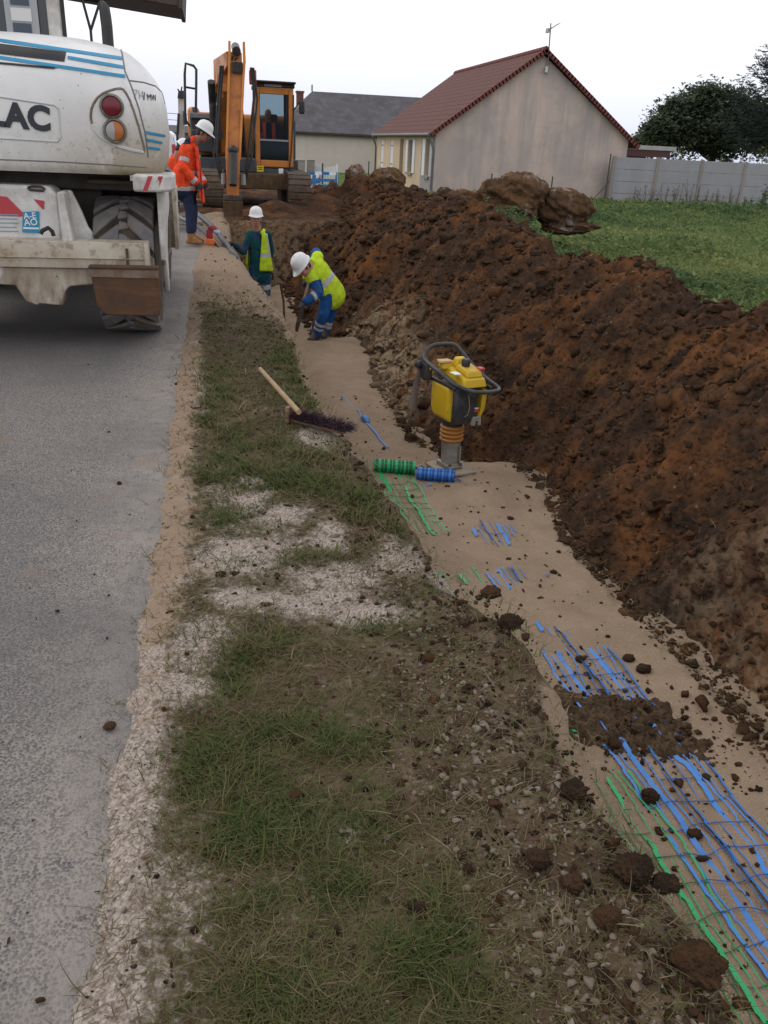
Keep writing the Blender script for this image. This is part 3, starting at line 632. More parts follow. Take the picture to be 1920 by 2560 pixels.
# ------------------------------------------------------------------ white wheeled digger, seen from behind
def text_mesh(name, body, size, loc, xa, ya, m, parent, align='RIGHT', extrude=.002, offset=0.0, shear=0.0, space=1.0):
    c = bpy.data.curves.new(name, 'FONT'); c.body = body; c.size = size; c.align_x = align; c.align_y = 'BOTTOM_BASELINE'
    c.extrude = extrude; c.offset = offset; c.shear = shear; c.resolution_u = 4; c.space_character = space
    o = bpy.data.objects.new(name, c); link(o); dg = bpy.context.evaluated_depsgraph_get(); dg.update()
    me = bpy.data.meshes.new_from_object(o.evaluated_get(dg)); bpy.data.objects.remove(o); bpy.data.curves.remove(c)
    xa = Vector(xa).normalized(); ya = Vector(ya); ya = (ya-xa*ya.dot(xa)).normalized(); za = xa.cross(ya)
    L = world_loc(parent)
    M4 = Matrix(((xa.x, ya.x, za.x, loc[0]-L.x), (xa.y, ya.y, za.y, loc[1]-L.y), (xa.z, ya.z, za.z, loc[2]-L.z), (0, 0, 0, 1)))
    me.transform(M4); me.name = name; me.materials.clear(); me.materials.append(m)
    o = bpy.data.objects.new(name, me); link(o); o.parent = parent; return o

WHITE = muddy('white_paint', (.80, .79, .79), (.72, .71, .70), (.33, .265, .175), .56, .78, 1.22, 1.62, sc_=3.2, xg=(.15, .95, 1.30, 1.85))
WHITE2 = muddy('dirty_white_paint', (.72, .71, .70), (.60, .58, .55), (.17, .12, .075), .42, .68, .0, 1.1, sc_=5)
MUDSTEEL = muddy('muddy_cream_steel', (.58, .53, .44), (.42, .34, .25), (.10, .058, .036), .50, .60, .42, .80, sc_=9)
RUST = mat('rusty_brown_plate', (.105, .050, .024), (.065, .036, .022), 6, .8, bump=.25, bscale=50, extra=lambda t, b, tcn, l: layer(t, b, noise_fac(t, tcn, 5, .55, .7, 5, (.4, 1, 2.5)), (.16, .085, .045)))
BLUE = plain('blue_decal', (.03, .26, .46), .4); CHAR = plain('charcoal_letters', (.03, .035, .045), .5); GREYL = plain('grey_letters', (.13, .13, .15), .5)
RED = plain('red_decal', (.45, .05, .06), .45)
wd = thing('wheeled_digger', 'white wheeled digger with blue stripes seen from behind on the road', 'digger', (-1.66, 8.6, 0))
CX = -1.66
KZ = [1.30, 1.34, 1.40, 1.60, 1.80, 1.92, 2.02, 2.10, 2.16, 2.21, 2.25, 2.28, 2.30]
KA = [1.21, 1.235, 1.25, 1.27, 1.255, 1.225, 1.17, 1.10, 1.02, .90, .72, .48, .18]
KY = [7.16, 7.13, 7.12, 7.10, 7.10, 7.12, 7.16, 7.22, 7.30, 7.42, 7.60, 7.90, 8.25]
ca = lambda z: np.interp(z, KZ, KA); cy = lambda z: np.interp(z, KZ, KY); RC = .36; YF = 8.15
def inside(p):
    x, y, z = p; x = abs(x-CX); a = ca(z); yr = cy(z)
    if z < 1.3 or z > 2.3 or x > a or y < yr or y > YF: return False
    r = min(RC, a*.8)
    if x > a-r and y < yr+r: return (x-(a-r))**2+(y-yr-r)**2 < r*r
    return True
def hit(px, py, off=.004):
    d = _ray(px, py); t = 6.0
    while t < 12 and not inside(CAM+d*t): t += .01
    lo, hi = t-.01, t
    for _ in range(12):
        m = (lo+hi)/2
        if inside(CAM+d*m): hi = m
        else: lo = m
    return CAM+d*(hi-off)
zz = []
for i in range(len(KZ)-1): zz += list(np.linspace(KZ[i], KZ[i+1], 3)[:-1])
zz.append(KZ[-1])
V = []
def ring(z):
    a = ca(z); yr = cy(z); r = min(RC, a*.8); P = [(CX-a, YF)]
    for k in range(13): th = math.pi/2*k/12; P.append((CX-a+r-r*math.cos(th), yr+r-r*math.sin(th)))
    for k in range(13): th = math.pi/2*k/12; P.append((CX+a-r+r*math.sin(th), yr+r-r*math.cos(th)))
    P.append((CX+a, YF)); return P
mb = MB(); nr_ = len(ring(1.5))
vs = [(x, y, z) for z in zz for x, y in ring(z)]; fs = []
for i in range(len(zz)-1):
    for j in range(nr_): fs.append((i*nr_+j, i*nr_+(j+1) % nr_, (i+1)*nr_+(j+1) % nr_, (i+1)*nr_+j))
fs += [tuple(range(nr_))[::-1], tuple(range((len(zz)-1)*nr_, len(zz)*nr_))]
mb.add(vs, fs); cowl = mb.build('engine_cowl', WHITE, wd, smooth=50)
def band(mb, a, b, c, d, n=44, off=.009):      # pixel corners: a-b upper edge, d-c lower edge
    U = [hit(a[0]+(b[0]-a[0])*t, a[1]+(b[1]-a[1])*t, off) for t in np.linspace(0, 1, n)]
    D = [hit(d[0]+(c[0]-d[0])*t, d[1]+(c[1]-d[1])*t, off) for t in np.linspace(0, 1, n)]
    rows = [U]
    for f in (.17, .33, .5, .67, .83): rows.append([hit((a[0]+(b[0]-a[0])*t)*(1-f)+(d[0]+(c[0]-d[0])*t)*f, (a[1]+(b[1]-a[1])*t)*(1-f)+(d[1]+(c[1]-d[1])*t)*f, off) for t in np.linspace(0, 1, n)])
    rows.append(D)
    return mb.add([p for r in rows for p in r], [(k*n+i, (k+1)*n+i, (k+1)*n+i+1, k*n+i+1) for k in range(len(rows)-1) for i in range(n-1)])
for (a, b, w_) in (((-60, 74), (264, 122), 7), ((146, 120), (266, 141), 7), ((-60, 111), (270, 161), 7), ((313, 282), (357, 291), 6), ((317, 299), (350, 306), 5.5), ((320, 316), (346, 320), 5.5)):
    mb = MB(); band(mb, a, b, (b[0]+1, b[1]+w_), (a[0], a[1]+w_)); mb.build('stripe', BLUE, wd)
mb = MB(); band(mb, (-60, 86), (143, 112), (139, 133), (-60, 109), off=.007); mb.build('air_vent', BLACKPAINT, wd)
mb = MB(); band(mb, (-60, 128), (122, 145), (116, 149), (-60, 133), off=.007); mb.build('air_vent', BLACKPAINT, wd)
# recessed name plate: raised rim line
GROOVE = plain('panel_gap', (.17, .165, .16), .6)
def seam(name, pix, r=.004, m=GROOVE, n=8, par=None):
    pts = []
    for i in range(len(pix)-1):
        for t in np.linspace(0, 1, n)[:(-1 if i < len(pix)-2 else None)]: pts.append(hit(pix[i][0]+(pix[i+1][0]-pix[i][0])*t, pix[i][1]+(pix[i+1][1]-pix[i][1])*t, 0))
    MB().tube(pts, r, 6).build(name, m, par or wd)
seam('panel_seam', [(261, 106), (264, 118), (270, 155), (283, 185), (300, 235), (314, 290), (320, 340)], .006)
seam('panel_seam', [(-40, 343), (120, 349), (240, 356), (318, 362)], .005)
seam('panel_seam', [(278, 174), (310, 178), (335, 186), (350, 200), (356, 225)], .006)
SOFTW = muddy('white_rim', (.60, .59, .58), (.52, .51, .5), lo=.7, hi=.9)
seam('name_plate_rim', [(-40, 203), (118, 227), (127, 236), (131, 296), (124, 306), (-40, 296)], .008, SOFTW)
# lamp recess and round lamps
tear = [(199, 268), (196.5, 258), (196, 248), (197.5, 236), (202, 224), (210, 212), (222, 202), (236, 196), (250, 192), (260, 191), (266, 193), (272, 201), (280, 216), (289, 240), (299, 272), (307, 302), (312, 322), (310, 329)]
seam('lamp_recess_rim', tear, .009, mat('grimy_rim', (.23, .205, .16), (.13, .10, .07), 12, .7), 5)
seam('lamp_recess_lip', [(199, 268), (204, 280), (214, 292), (228, 303), (245, 312), (265, 319), (288, 325), (310, 329)], .012, SOFTW, 5)
LAMPH = mat('lamp_housing', (.25, .23, .19), (.10, .085, .065), 14, .7)
REDL = plain('red_lens', (.16, .012, .025), .25); CLEARL = plain('grey_lens', (.34, .33, .33), .25); AMBER = plain('amber_lens', (.42, .13, .04), .3)
for (px, py, kind, mir) in ((241, 230, 'r', 0), (248, 283, 'a', 0), (241, 230, 'r', 1), (248, 283, 'a', 1)):
    c = hit(px, py, 0); c = np.array((2*CX-c[0], c[1], c[2])) if mir else c; ax = axes((.10, -1, .02), (1, 0, 0))
    lp = MB().lathe([(.088, -.01), (.088, .012), (.074, .022), (.068, .014), (.066, .004)], c, 28, ax).build('rear_lamp', LAMPH, wd)
    mb = MB()
    if kind == 'r': mb.lathe([(.066, .0), (.064, .018), (.045, .026), (.001, .029)], c, 26, ax).build('lens', REDL, lp)
    else:
        mb.lathe([(.066, .0), (.064, .018), (.045, .026), (.001, .029)], c, 26, ax); o = mb.build('lens', [CLEARL, AMBER], lp)
        L = np.array(world_loc(lp))
        for p in o.data.polygons:
            if (p.center.x > c[0]-CX+.002) != bool(mir): p.material_index = 1
# lettering
c = hit(110, 283, .003); xa = hit(110, 283, 0)-hit(4, 272, 0); ya = (0, 0, 1)
text_mesh('lettering', 'MECALAC', .222, (c[0], c[1]-.003, c[2]+.004), xa, ya, CHAR, wd, 'RIGHT', .003, .010, 0, 1.03)
for (ch, px, py, sz, m_, of_) in (('7', 286, 212.5, .098, GREYL, -.003), ('1', 295, 213.5, .098, GREYL, -.003), ('4', 301.5, 214.5, .098, GREYL, -.003), ('/', 310.5, 216, .085, CHAR, .0), ('M', 318.5, 216, .066, CHAR, .0), ('W', 328.5, 217, .066, CHAR, .0)):
    q0 = hit(px, py, .006); q1 = hit(px+5, py+.6, .006); qu = hit(px-.5, py-12, .006)
    text_mesh('lettering', ch, sz, q0, q1-q0, qu-q0, m_, wd, 'LEFT', .001, of_, .12)
# corner bumper with hazard stripes
mb = MB(); P = []
mb.prism([(-.63, 7.02), (-.45, 7.04), (-.37, 7.14), (-.34, 7.30), (-.34, 7.7), (-.63, 7.7)], 'z', 1.19, 1.315); bmp = mb.build('corner_bumper', WHITE2, wd, bevel=.02)
mb = MB()
for k in range(2):
    x0 = -.525+k*.075; mb.add([(x0-.035, 7.026+.012*k, 1.20), (x0, 7.03+.02*k, 1.20), (x0+.045, 7.035+.035*k, 1.305), (x0+.012, 7.03+.02*k, 1.305)], [(0, 1, 2, 3)])
mb.build('hazard_stripe', RED, bmp)
# cab on the far side of the cowl
mb = MB(); x0, x1, y0, y1, z0, z1 = -2.62, -1.24, 8.15, 9.0, 2.18, 3.25; x1f = x1-.17
for (x, y) in ((x0, y0), (x1, y0), (x0, y1), (x1f, y1)): mb.box(x-.055, x+.055, y-.06, y+.06, z0, z1)
mb.box(x0-.08, x1+.08, y0-.08, y1+.08, z1, z1+.10); mb.box(x0-.05, x1f+.02, y0+.05, y1+.05, 1.6, z0+.06); cab = mb.build('cab', WHITE2, wd, bevel=.02)
MB().box(x0+.055, x1-.055, y0-.01, y0+.01, z0, z1).build('rear_window', GLASS, cab)
MB().beam((x1, y0+.06, (z0+z1)/2), (x1f, y1-.06, (z0+z1)/2), .02, z1-z0).build('side_window', GLASS, cab)
MB().box(x0-.01, x0+.01, y0+.06, y1-.06, z0, z1).build('side_window', GLASS, cab)
p = aty(47, 20, 8.12); st = MB().box(p[0]-.13, p[0]+.12, 8.118, 8.124, 2.27, 2.62).build('paper_notice', plain('grey_paper', (.36, .36, .37), .8), cab)
PG_ = plain('print_grey', (.07, .09, .12), .8)
for z_ in (2.30, 2.49): MB().box(p[0]-.08, p[0]+.06, 8.112, 8.117, z_, z_+.065).build('printed_block', PG_, st)
MB().box(p[0]-.085, p[0]+.07, 8.111, 8.116, 2.38, 2.47).build('printed_block', plain('print_white', (.62, .62, .6), .8), st)
MB().tube([(-1.172, 8.10, 2.0), (-1.172, 8.10, 3.25)], .016, 8).build('cab_seal', BLACK, cab)
# exhaust and mirror stays
e = aty(231, 60, 7.75)
MB().tube([(e[0], 7.75, 2.10), (e[0], 7.75, 2.35), (e[0]-.005, 7.76, e[2]+.08), (e[0]-.012, 7.79, e[2]+.135), (e[0]-.03, 7.84, e[2]+.16)], [.043, .043, .043, .041, .036], 14).build('exhaust', BLACKPAINT, wd)
b0 = aty(196, 66, 8.3); t0_ = aty(162, -60, 8.3); t1_ = aty(236, -60, 8.3)
for t_ in (t0_, t1_): MB().tube([b0+np.array((0, 0, -.15)), b0, t_], .011, 8).build('stay_rod', BLACKPAINT, wd)
# raised boom with its dark bucket lip overhead
a0 = aty(150, -12, 9.2); a1 = aty(398, 31, 9.2)
mb = MB()
d = (a1-a0)/np.linalg.norm(a1-a0); up = np.array((-d[2], 0, d[0]))
for k in range(1):
    s0 = a0; s1 = a1; dz = 0; mb.obox((s0+s1)/2+up*(.25-dz/2), (np.linalg.norm(s1-s0), .9, .5+dz), [d, (0, 1, 0), up])
mb.obox(a1+up*.25-d*.02, (.04, .96, .54), [d, (0, 1, 0), up])
mb.obox(a0+(a1-a0)*.12+up*.02, (.35, .2, .12), [d, (0, 1, 0), up])
mb.build('raised_bucket', DARKSTEEL, wd, bevel=.01)
mb = MB(); mb.beam((-2.0, 10.3, 1.2), (-2.0, 10.6, 4.2), .34, .42); mb.beam((-2.0, 10.6, 4.2), (-1.35, 9.5, 3.7), .30, .34); mb.beam((-1.35, 9.5, 3.7), (-1.0, 9.3, 3.15), .28, .3); mb.build('boom', WHITE2, wd, bevel=.02)
# chassis and under-frame
mb = MB(); mb.box(-2.45, -.95, 7.75, 11.0, .62, 1.16); mb.box(-2.75, -.62, 7.6, 9.4, 1.16, 1.30); mb.box(-2.0, -1.2, 7.4, 7.8, .5, .9)
mb.build('chassis', mat('grimy_frame', (.10, .09, .08), (.055, .048, .042), 6, .8), wd, bevel=.015)
MB().box(-.66, -.60, 7.18, 7.5, 1.26, 1.30).build('frame_lug', WHITE2, wd)
# white blade-cylinder housing with warning chevrons
pA = aty(-40, 405, 7.22); pB = aty(118, 505, 7.22)
mb = MB(); mb.prism([(-2.35, .66), (-1.20, .66), (-1.205, 1.13), (-1.27, 1.20), (-2.35, 1.20)], 'y', 7.20, 7.52)
hs_ = mb.build('cylinder_housing', WHITE2, wd, bevel=.025)
mb = MB()
for (a, b, c_, d_) in (((-30, 420), (15, 425), (58, 468), (0, 466)), ((72, 430), (96, 434), (95, 452), (92, 452))):
    mb.add([aty(*q, 7.195) for q in (a, b, c_, d_)], [(0, 1, 2, 3)])
mb.build('hazard_stripe', RED, hs_)
# sticker: blue square with white letters
q = [aty(*q_, 7.194) for q_ in ((49, 458), (85, 456), (85, 504), (48, 502))]
stk = MB().add(q, [(0, 1, 2, 3)]).build('sticker', plain('sticker_blue', (.03, .24, .43), .5), hs_)
SW = plain('sticker_white', (.72, .73, .74), .6)
xa = q[1]-q[0]
text_mesh('sticker_letters', 'A-E', .062, aty(52, 473, 7.191), xa, (0, 0, 1), SW, hs_, 'LEFT', .0005, .001)
text_mesh('sticker_letters', 'AO', .068, aty(53, 487.5, 7.191), xa, (0, 0, 1), SW, hs_, 'LEFT', .0005, .001)
mb = MB(); mb.add([aty(*k, 7.191) for k in ((50, 490.5), (84, 491.5), (84, 495.5), (50, 494.5))], [(0, 1, 2, 3)]); mb.build('sticker_rule', SW, hs_)
mb = MB()
for k in range(5):
    y = 462+k*9; x_ = 40-3*(k % 2); mb.add([aty(*k2, 7.194) for k2 in ((-20, y), (x_, y+1), (x_, y+3.2), (-20, y+2.2))], [(0, 1, 2, 3)])
mb.build('small_print', plain('print_blue_grey', (.22, .30, .36), .7), hs_)
MB().tube([aty(60, 405, 7.19), aty(70, 402, 7.19), aty(88, 403, 7.19), aty(97, 408, 7.19), aty(94, 412, 7.19), aty(64, 410, 7.19), aty(60, 405, 7.19)], .010, 6).build('lifting_eye', DARKSTEEL, hs_)
# side bracket, white, flaring down to the outrigger beam
mb = MB(); mb.prism([(-1.19, 1.17), (-1.12, 1.17), (-1.06, 1.02), (-1.02, .90), (-.90, .74), (-.90, .68), (-1.19, .68)], 'y', 7.28, 7.34); mb.prism([(-1.19, 1.17), (-1.14, 1.17), (-1.10, .68), (-1.19, .68)], 'y', 7.05, 7.30)
mb.build('side_bracket', WHITE2, wd, bevel=.015)
MB().tube([aty(88, 505, 7.0), aty(92, 498, 7.0), aty(104, 492, 7.0), aty(113, 500, 7.0), aty(116, 510, 7.0)], .016, 8).build('hose', BLACK, wd)
# outrigger beam, lower blade parts and the brown pad
mb = MB(); mb.box(-2.78, -.55, 6.98, 7.20, .625, .82); mb.box(-2.78, -.55, 6.96, 6.98, .70, .705); beam_ = mb.build('outrigger_beam', MUDSTEEL, wd, bevel=.012)
MB().box(-.575, -.545, 6.955, 6.978, .62, .82).build('end_plate', MUDSTEEL, beam_)
MB().box(-.715, -.695, 6.965, 6.978, .66, .78).build('weld_scar', DARKSTEEL, beam_)
mb = MB(); mb.prism([(-2.7, .62), (-.96, .62), (-.96, .50), (-1.16, .48), (-1.20, .44), (-1.23, .33), (-1.40, .345), (-1.42, .33), (-1.50, .36), (-1.56, .48), (-1.9, .50), (-2.7, .5)], 'y', 7.02, 7.22)
mb.build('blade_mount', MUDSTEEL, wd, bevel=.01)
MB().cyl((-1.74, 7.16, .60), .11, .3, axes((0, 1, 0)), 18, .01).build('pivot_tube', WHITE2, wd)
mb = MB(); mb.prism([(-.985, .64), (-.475, .635), (-.468, .36), (-.49, .275), (-.90, .285), (-.955, .36)], 'y', 6.90, 6.955)
mb.box(-.99, -.47, 6.88, 6.96, .635, .66); mb.build('outrigger_pad', RUST, wd, bevel=.008)
MB().prism([(-.987, .575), (-.473, .57), (-.473, .637), (-.987, .642)], 'y', 6.893, 6.897).build('worn_edge', mat('worn_edge', (.22, .17, .13), (.13, .085, .055), 8, .8), wd)
# wheels
TYRE = mat('dusty_tyre', (.12, .12, .13), (.20, .18, .17), 9, .85, bump=.15, bscale=60, extra=lambda t, b, tcn, l: layer(t, b, noise_fac(t, tcn, 7, .5, .68, 5, seed=3), (.14, .095, .06)))
TYREG = mat('tyre_groove', (.03, .026, .024), (.09, .06, .04), 6, .9)
def wheel_mesh(R_=.56, W_=.47):
    car = MB(); p = [(.30, -W_*.40), (.36, -W_*.47), (.46, -W_*.5), (R_-.05, -W_*.49), (R_-.03, -W_*.36), (R_-.028, 0), (R_-.03, W_*.36), (R_-.05, W_*.49), (.46, W_*.5), (.36, W_*.47), (.30, W_*.40)]
    A = np.array([(0, 1, 0), (0, 0, 1), (1, 0, 0)], float); car.lathe(p, (0, 0, 0), 48, A, cap=False)
    lug = MB(); n = 15
    def P(u, th, r): return (u, math.cos(th)*r, math.sin(th)*r)
    for k in range(n):
        for s in (-1, 1):
            t0 = 2*math.pi*(k+(.5 if s > 0 else 0))/n; us = [.035, .10, .17, W_*.5]; rows = []
            for u in us:
                th = t0+(u-.03)*1.75; hw = (.125+.05*u/.24)
                ro = R_-.012*(u/.235)**3; ri = R_-.06-.02*(u > .2)
                rows.append([P(s*u, th-hw, ri), P(s*u, th+hw, ri), P(s*(u-.002), th+hw-.012, ro), P(s*(u-.002), th-hw+.012, ro)])
            vs = [q for r in rows for q in r]; fs = [(3, 2, 1, 0), (12, 13, 14, 15)]
            for i in range(3):
                for j in range(4): fs.append((i*4+j, i*4+(j+1) % 4, (i+1)*4+(j+1) % 4, (i+1)*4+j))
            lug.add(vs, fs)
        th = 2*math.pi*(k+.25)/n
        for dth in (0, math.pi/n):
            t = th+dth+.02; h = .085
            lug.hexa([P(-.03, t-h, R_-.05), P(.03, t-h*.6, R_-.05), P(.045, t+h*.5, R_-.05), (-.045, math.cos(t+h)*(R_-.05), math.sin(t+h)*(R_-.05)),
                      P(-.03, t-h, R_-.004), P(.03, t-h*.6, R_-.004), P(.045, t+h*.5, R_-.004), (-.045, math.cos(t+h)*(R_-.004), math.sin(t+h)*(R_-.004))])
    rim = MB().lathe([(.05, .12), (.10, .13), (.12, .04), (.24, .0), (.29, .10), (.31, W_*.40), (.31, -W_*.40), (.28, -.15), (.05, -.15)], (0, 0, 0), 36, A)
    return car, lug, rim
RIM = muddy('dirty_rim', (.5, .48, .45), (.3, .26, .2), lo=.3, hi=.55)
def shift(mb, d, flipx=False):
    m2 = MB(); d = np.array(d, float); m2.v = [(((-p[0]) if flipx else p[0])+d[0], p[1]+d[1], p[2]+d[2]) for p in mb.v]; m2.f = list(mb.f); m2.m = list(mb.m); return m2
car, lug, rim = wheel_mesh()
for (x, y, fx) in ((-.755, 7.72, False), (-2.56, 7.72, True), (-.80, 10.15, False), (-2.52, 10.15, True)):
    wl = bpy.data.objects.new('wheel', None); link(wl); wl.parent = wd; wl.location = Vector((x, y, .56))-wd.location
    ty = shift(car, (x, y, .56), fx).build('tyre', TYREG, wl); shift(lug, (x, y, .56), fx).build('tread', TYRE, wl, bevel=.012, smooth=50); shift(rim, (x, y, .56), fx).build('rim', RIM, wl)
# fenders
for sx in (1, -1):
    mb = MB(); xo = -.47 if sx > 0 else -2.85; xi = -1.02 if sx > 0 else -2.30
    pts = [(7.72-.69*math.cos(t), .56+.69*math.sin(t)) for t in np.linspace(R(72), R(150), 14)]
    o_ = [(7.72-.715*math.cos(t), .56+.715*math.sin(t)) for t in np.linspace(R(72), R(150), 14)]
    mb.prism(pts+o_[::-1], 'x', min(xo, xi), max(xo, xi)); mb.build('fender', mat('fender_underside', (.12, .09, .065), (.07, .055, .04), 7, .85), wd)
    xa_, xb_ = (-.475, -.435) if sx > 0 else (-2.885, -2.845)
    MB().prism([(7.36, 1.29), (7.26, 1.18), (7.27, .66), (7.42, .60), (7.55, .36), (7.62, .36), (7.66, .72), (7.90, .9), (8.3, 1.0), (8.3, 1.29)], 'x', xa_, xb_).build('fender_skirt', WHITE2, wd, bevel=.012)
# step and front blade end
mb = MB(); mb.box(-.66, -.50, 8.5, 9.5, .42, .50); mb.box(-.70, -.52, 8.5, 9.5, .72, .80); mb.build('step', DARKSTEEL, wd, bevel=.01)
mb = MB(); mb.prism([(11.30, .30), (11.42, .28), (11.50, .6), (11.46, 1.02), (11.36, 1.04), (11.38, .6)], 'x', -2.8, -.50); mb.box(-.545, -.495, 11.1, 11.5, .30, 1.02)
mb.build('front_blade', MUDSTEEL, wd, bevel=.008)

# ------------------------------------------------------------------ orange tracked digger
ORANGE = muddy('orange_paint', (.58, .22, .038), (.48, .17, .03), (.12, .075, .045), .56, .75, 0, 1.2, sc_=4)
ORD = muddy('dusty_orange_paint', (.48, .165, .03), (.36, .115, .025), (.13, .075, .04), .52, .75, sc_=4)
SLATE = mat('slate_grey_paint', (.05, .058, .068), (.035, .04, .045), 4, .5)
MUD = mat('caked_mud', (.075, .048, .030), (.13, .085, .052), 8, .95, bump=.5, bscale=30, spec=.1)
td = thing('tracked_digger', 'orange tracked digger with dark cab facing the camera, digging at the end of the trench', 'digger', (.95, 24.2, 0))
# tracks
def track(x0, x1):
    ro = .42; yA, yB = 22.4, 26.0; path = []
    for t in np.linspace(-90, 90, 9): path.append((yB+ro*math.cos(R(t)), .42+ro*math.sin(R(t))))
    for t in np.linspace(90, 270, 9): path.append((yA+ro*math.cos(R(t)), .42+ro*math.sin(R(t))))
    tr = MB().prism(path, 'x', x0+.03, x1-.03).build('track', MUD, td)
    path = path+[path[0]]; seg = []; 
    for i in range(len(path)-1):
        L = math.dist(path[i], path[i+1]); k = max(1, int(round(L/.165)))
        for j in range(k): a = np.array(path[i])+(np.array(path[i+1])-np.array(path[i]))*(j+.5)/k; seg.append((a, (np.array(path[i+1])-np.array(path[i]))/L))
    mb = MB()
    for a, d in seg: mb.obox((( x0+x1)/2, a[0], a[1]), (x1-x0, .125, .05), [(1, 0, 0), (0, d[0], d[1]), (0, -d[1], d[0])])
    mb.build('track_shoes', mat('worn_shoes', (.12, .085, .06), (.06, .045, .035), 7, .85, bump=.3, bscale=30), tr, bevel=.01)
track(-.38, .16); track(1.72, 2.28)
MB().box(.1, 1.8, 22.9, 25.4, .42, .80).build('undercarriage', MUD, td, bevel=.03)
MB().cyl((.95, 24.2, .9), .62, .22, None, 30).build('turntable', BLACKPAINT, td)
mb = MB(); mb.box(-.42, 1.0, 23.3, 26.6, .80, 1.12); mb.box(1.0, 2.15, 24.3, 26.6, .80, 1.12); mb.build('platform', SLATE, td, bevel=.03)
mb = MB(); mb.box(-.62, .10, 23.5, 25.6, 1.22, 2.05); mb.box(-.62, .12, 23.4, 23.5, 1.22, 1.75); mb.build('side_box', SLATE, td, bevel=.04)
mb = MB(); mb.box(-.62, .1, 23.3, 25.6, 2.0, 2.12); mb.build('box_lid', mat('grey_lid', (.20, .21, .22), (.14, .14, .15), 5, .6), td, bevel=.02)
mb = MB(); mb.box(-.66, 2.1, 25.6, 26.9, 1.1, 2.2); mb.box(-.72, -.40, 25.0, 25.8, 1.5, 2.30); mb.build('counterweight', ORANGE, td, bevel=.12, seg=3)
MB().box(1.9, 2.14, 25.0, 26.0, 1.1, 2.1).build('counterweight_side', SLATE, td, bevel=.03)
# cab: open frame with panes, seat inside
cA = aty(551, 175, 23.4); cB = aty(634, 185, 23.4); xL, xR_ = cA[0], cB[0]; zB = .96; zT = cA[2]
zT2 = cB[2]; mb = MB()
mb.box(xL-.02, xL+.10, 23.4, 23.5, zB, zT-.12); mb.box(xR_-.12, xR_, 23.4, 23.5, zB, zT-.12); mb.box(xL+.10, xR_-.12, 23.4, 23.5, zB, zB+.15); mb.box(xL+.10, xR_-.12, 23.4, 23.5, zT-.27, zT-.12)
cabo = mb.build('cab_frame', ORANGE, td, bevel=.02)
mb = MB()
for (x, y) in ((xL, 24.2), (xR_-.12, 24.2), (xL, 25.1), (xR_-.12, 25.1)): mb.box(x, x+.10, y, y+.09, zB, zT-.12)
mb.box(xL, xR_, 23.5, 25.2, zB-.05, zB+.02); mb.box(xL+.02, xR_-.02, 25.1, 25.18, zB, zB+.75); mb.build('cab_pillars', SLATE, cabo, bevel=.01)
mb = MB(); mb.box(xL-.03, xR_+.03, 23.38, 25.25, zT-.12, zT-.02); mb.box(xL-.05, xR_+.05, 23.2, 23.7, zT-.03, zT+.02); mb.build('cab_roof', BLACKPAINT, cabo, bevel=.025)
MB().box(xL+.22, xR_-.3, 23.375, 23.38, zT-.105, zT-.05).build('roof_label', plain('pale_label', (.35, .33, .33), .6), cabo)
MB().box(xL+.1, xR_-.12, 23.44, 23.45, zB+.15, zT-.27).build('windscreen', CABGLASS, cabo)
MB().box(xR_-.03, xR_-.02, 23.5, 25.1, zB+.1, zT-.14).build('side_window', CABGLASS, cabo)
MB().box(xL+.1, xR_-.1, 25.13, 25.14, zB+.75, zT-.14).build('rear_window', CABGLASS, cabo)
MB().box(xL+.1, xR_-.12, 23.41, 23.435, zB+.60, zB+.64).build('windscreen_bar', mat('grey_bar', (.3, .31, .31), None, 5, .5), cabo)
MB().box(xL+.1, xR_-.12, 23.46, 23.47, zB+.14, zB+.60).build('lower_panel', GLASS, cabo)
mb = MB(); mb.box(xL+.28, xR_-.3, 24.15, 24.65, zB+.0, zB+.52); mb.box(xL+.3, xR_-.32, 24.6, 24.75, zB+.5, zB+1.25); mb.build('seat', BLACK, cabo, bevel=.05)
mb = MB(); mb.box(xL-.10, xR_+.02, 23.36, 24.0, zB-.38, zB-.05); mb.build('cab_base', SLATE, td, bevel=.02)
YEL = plain('yellow_label', (.62, .50, .02), .6)
mb = MB(); q = [aty(*k, 23.355) for k in ((545, 358), (570, 358), (569, 371), (544, 370))]; lb = MB().add(q, [(0, 1, 2, 3)]).build('warning_label', YEL, td)
mb = MB(); mb.add([aty(*k, 23.352) for k in ((548, 361), (555, 361), (555, 367), (548, 367))], [(0, 1, 2, 3)]); mb.add([aty(*k, 23.352) for k in ((558, 361), (567, 361), (567, 363), (558, 363))], [(0, 1, 2, 3)]); mb.add([aty(*k, 23.352) for k in ((558, 365), (567, 365), (567, 367), (558, 367))], [(0, 1, 2, 3)]); mb.build('label_print', CHAR, lb)
q = [aty(*k, 23.355) for k in ((602, 364), (612, 364), (612, 375), (602, 375))]; MB().add(q, [(0, 1, 2, 3)]).build('white_label', SW, td)
# boom, stick, bucket
bx = .47
jt = aty(512, 150, 20.6); bx = jt[0]; JT = np.array((bx, 20.6, jt[2]))
top = aty(512, 128, 20.9)
mb = MB(); p0, p1, p2 = np.array((.34, 23.3, 1.35)), np.array((.20, 22.6, 2.95)), np.array((bx-.05, 20.75, top[2]-.02))
mb.beam(p0, p1, .40, .5, wx1=.40, wz1=.62); mb.beam(p1, p2, .40, .6, wx1=.34, wz1=.3); mb.build('boom', ORD, td, bevel=.02)
kn = aty(503, 345, 20.0); bt = aty(504, 452, 19.7)
S0 = np.array((bx, 20.5, JT[2]+.10)); S1 = np.array((kn[0], 20.0, kn[2])); S2 = np.array((bt[0], 19.75, aty(505, 425, 19.75)[2]))
sb = MB(); sb.beam(S0, S1, .36, .30, wx1=.30, wz1=.42); stick = sb.build('stick', ORD, td, bevel=.02)
mb = MB()
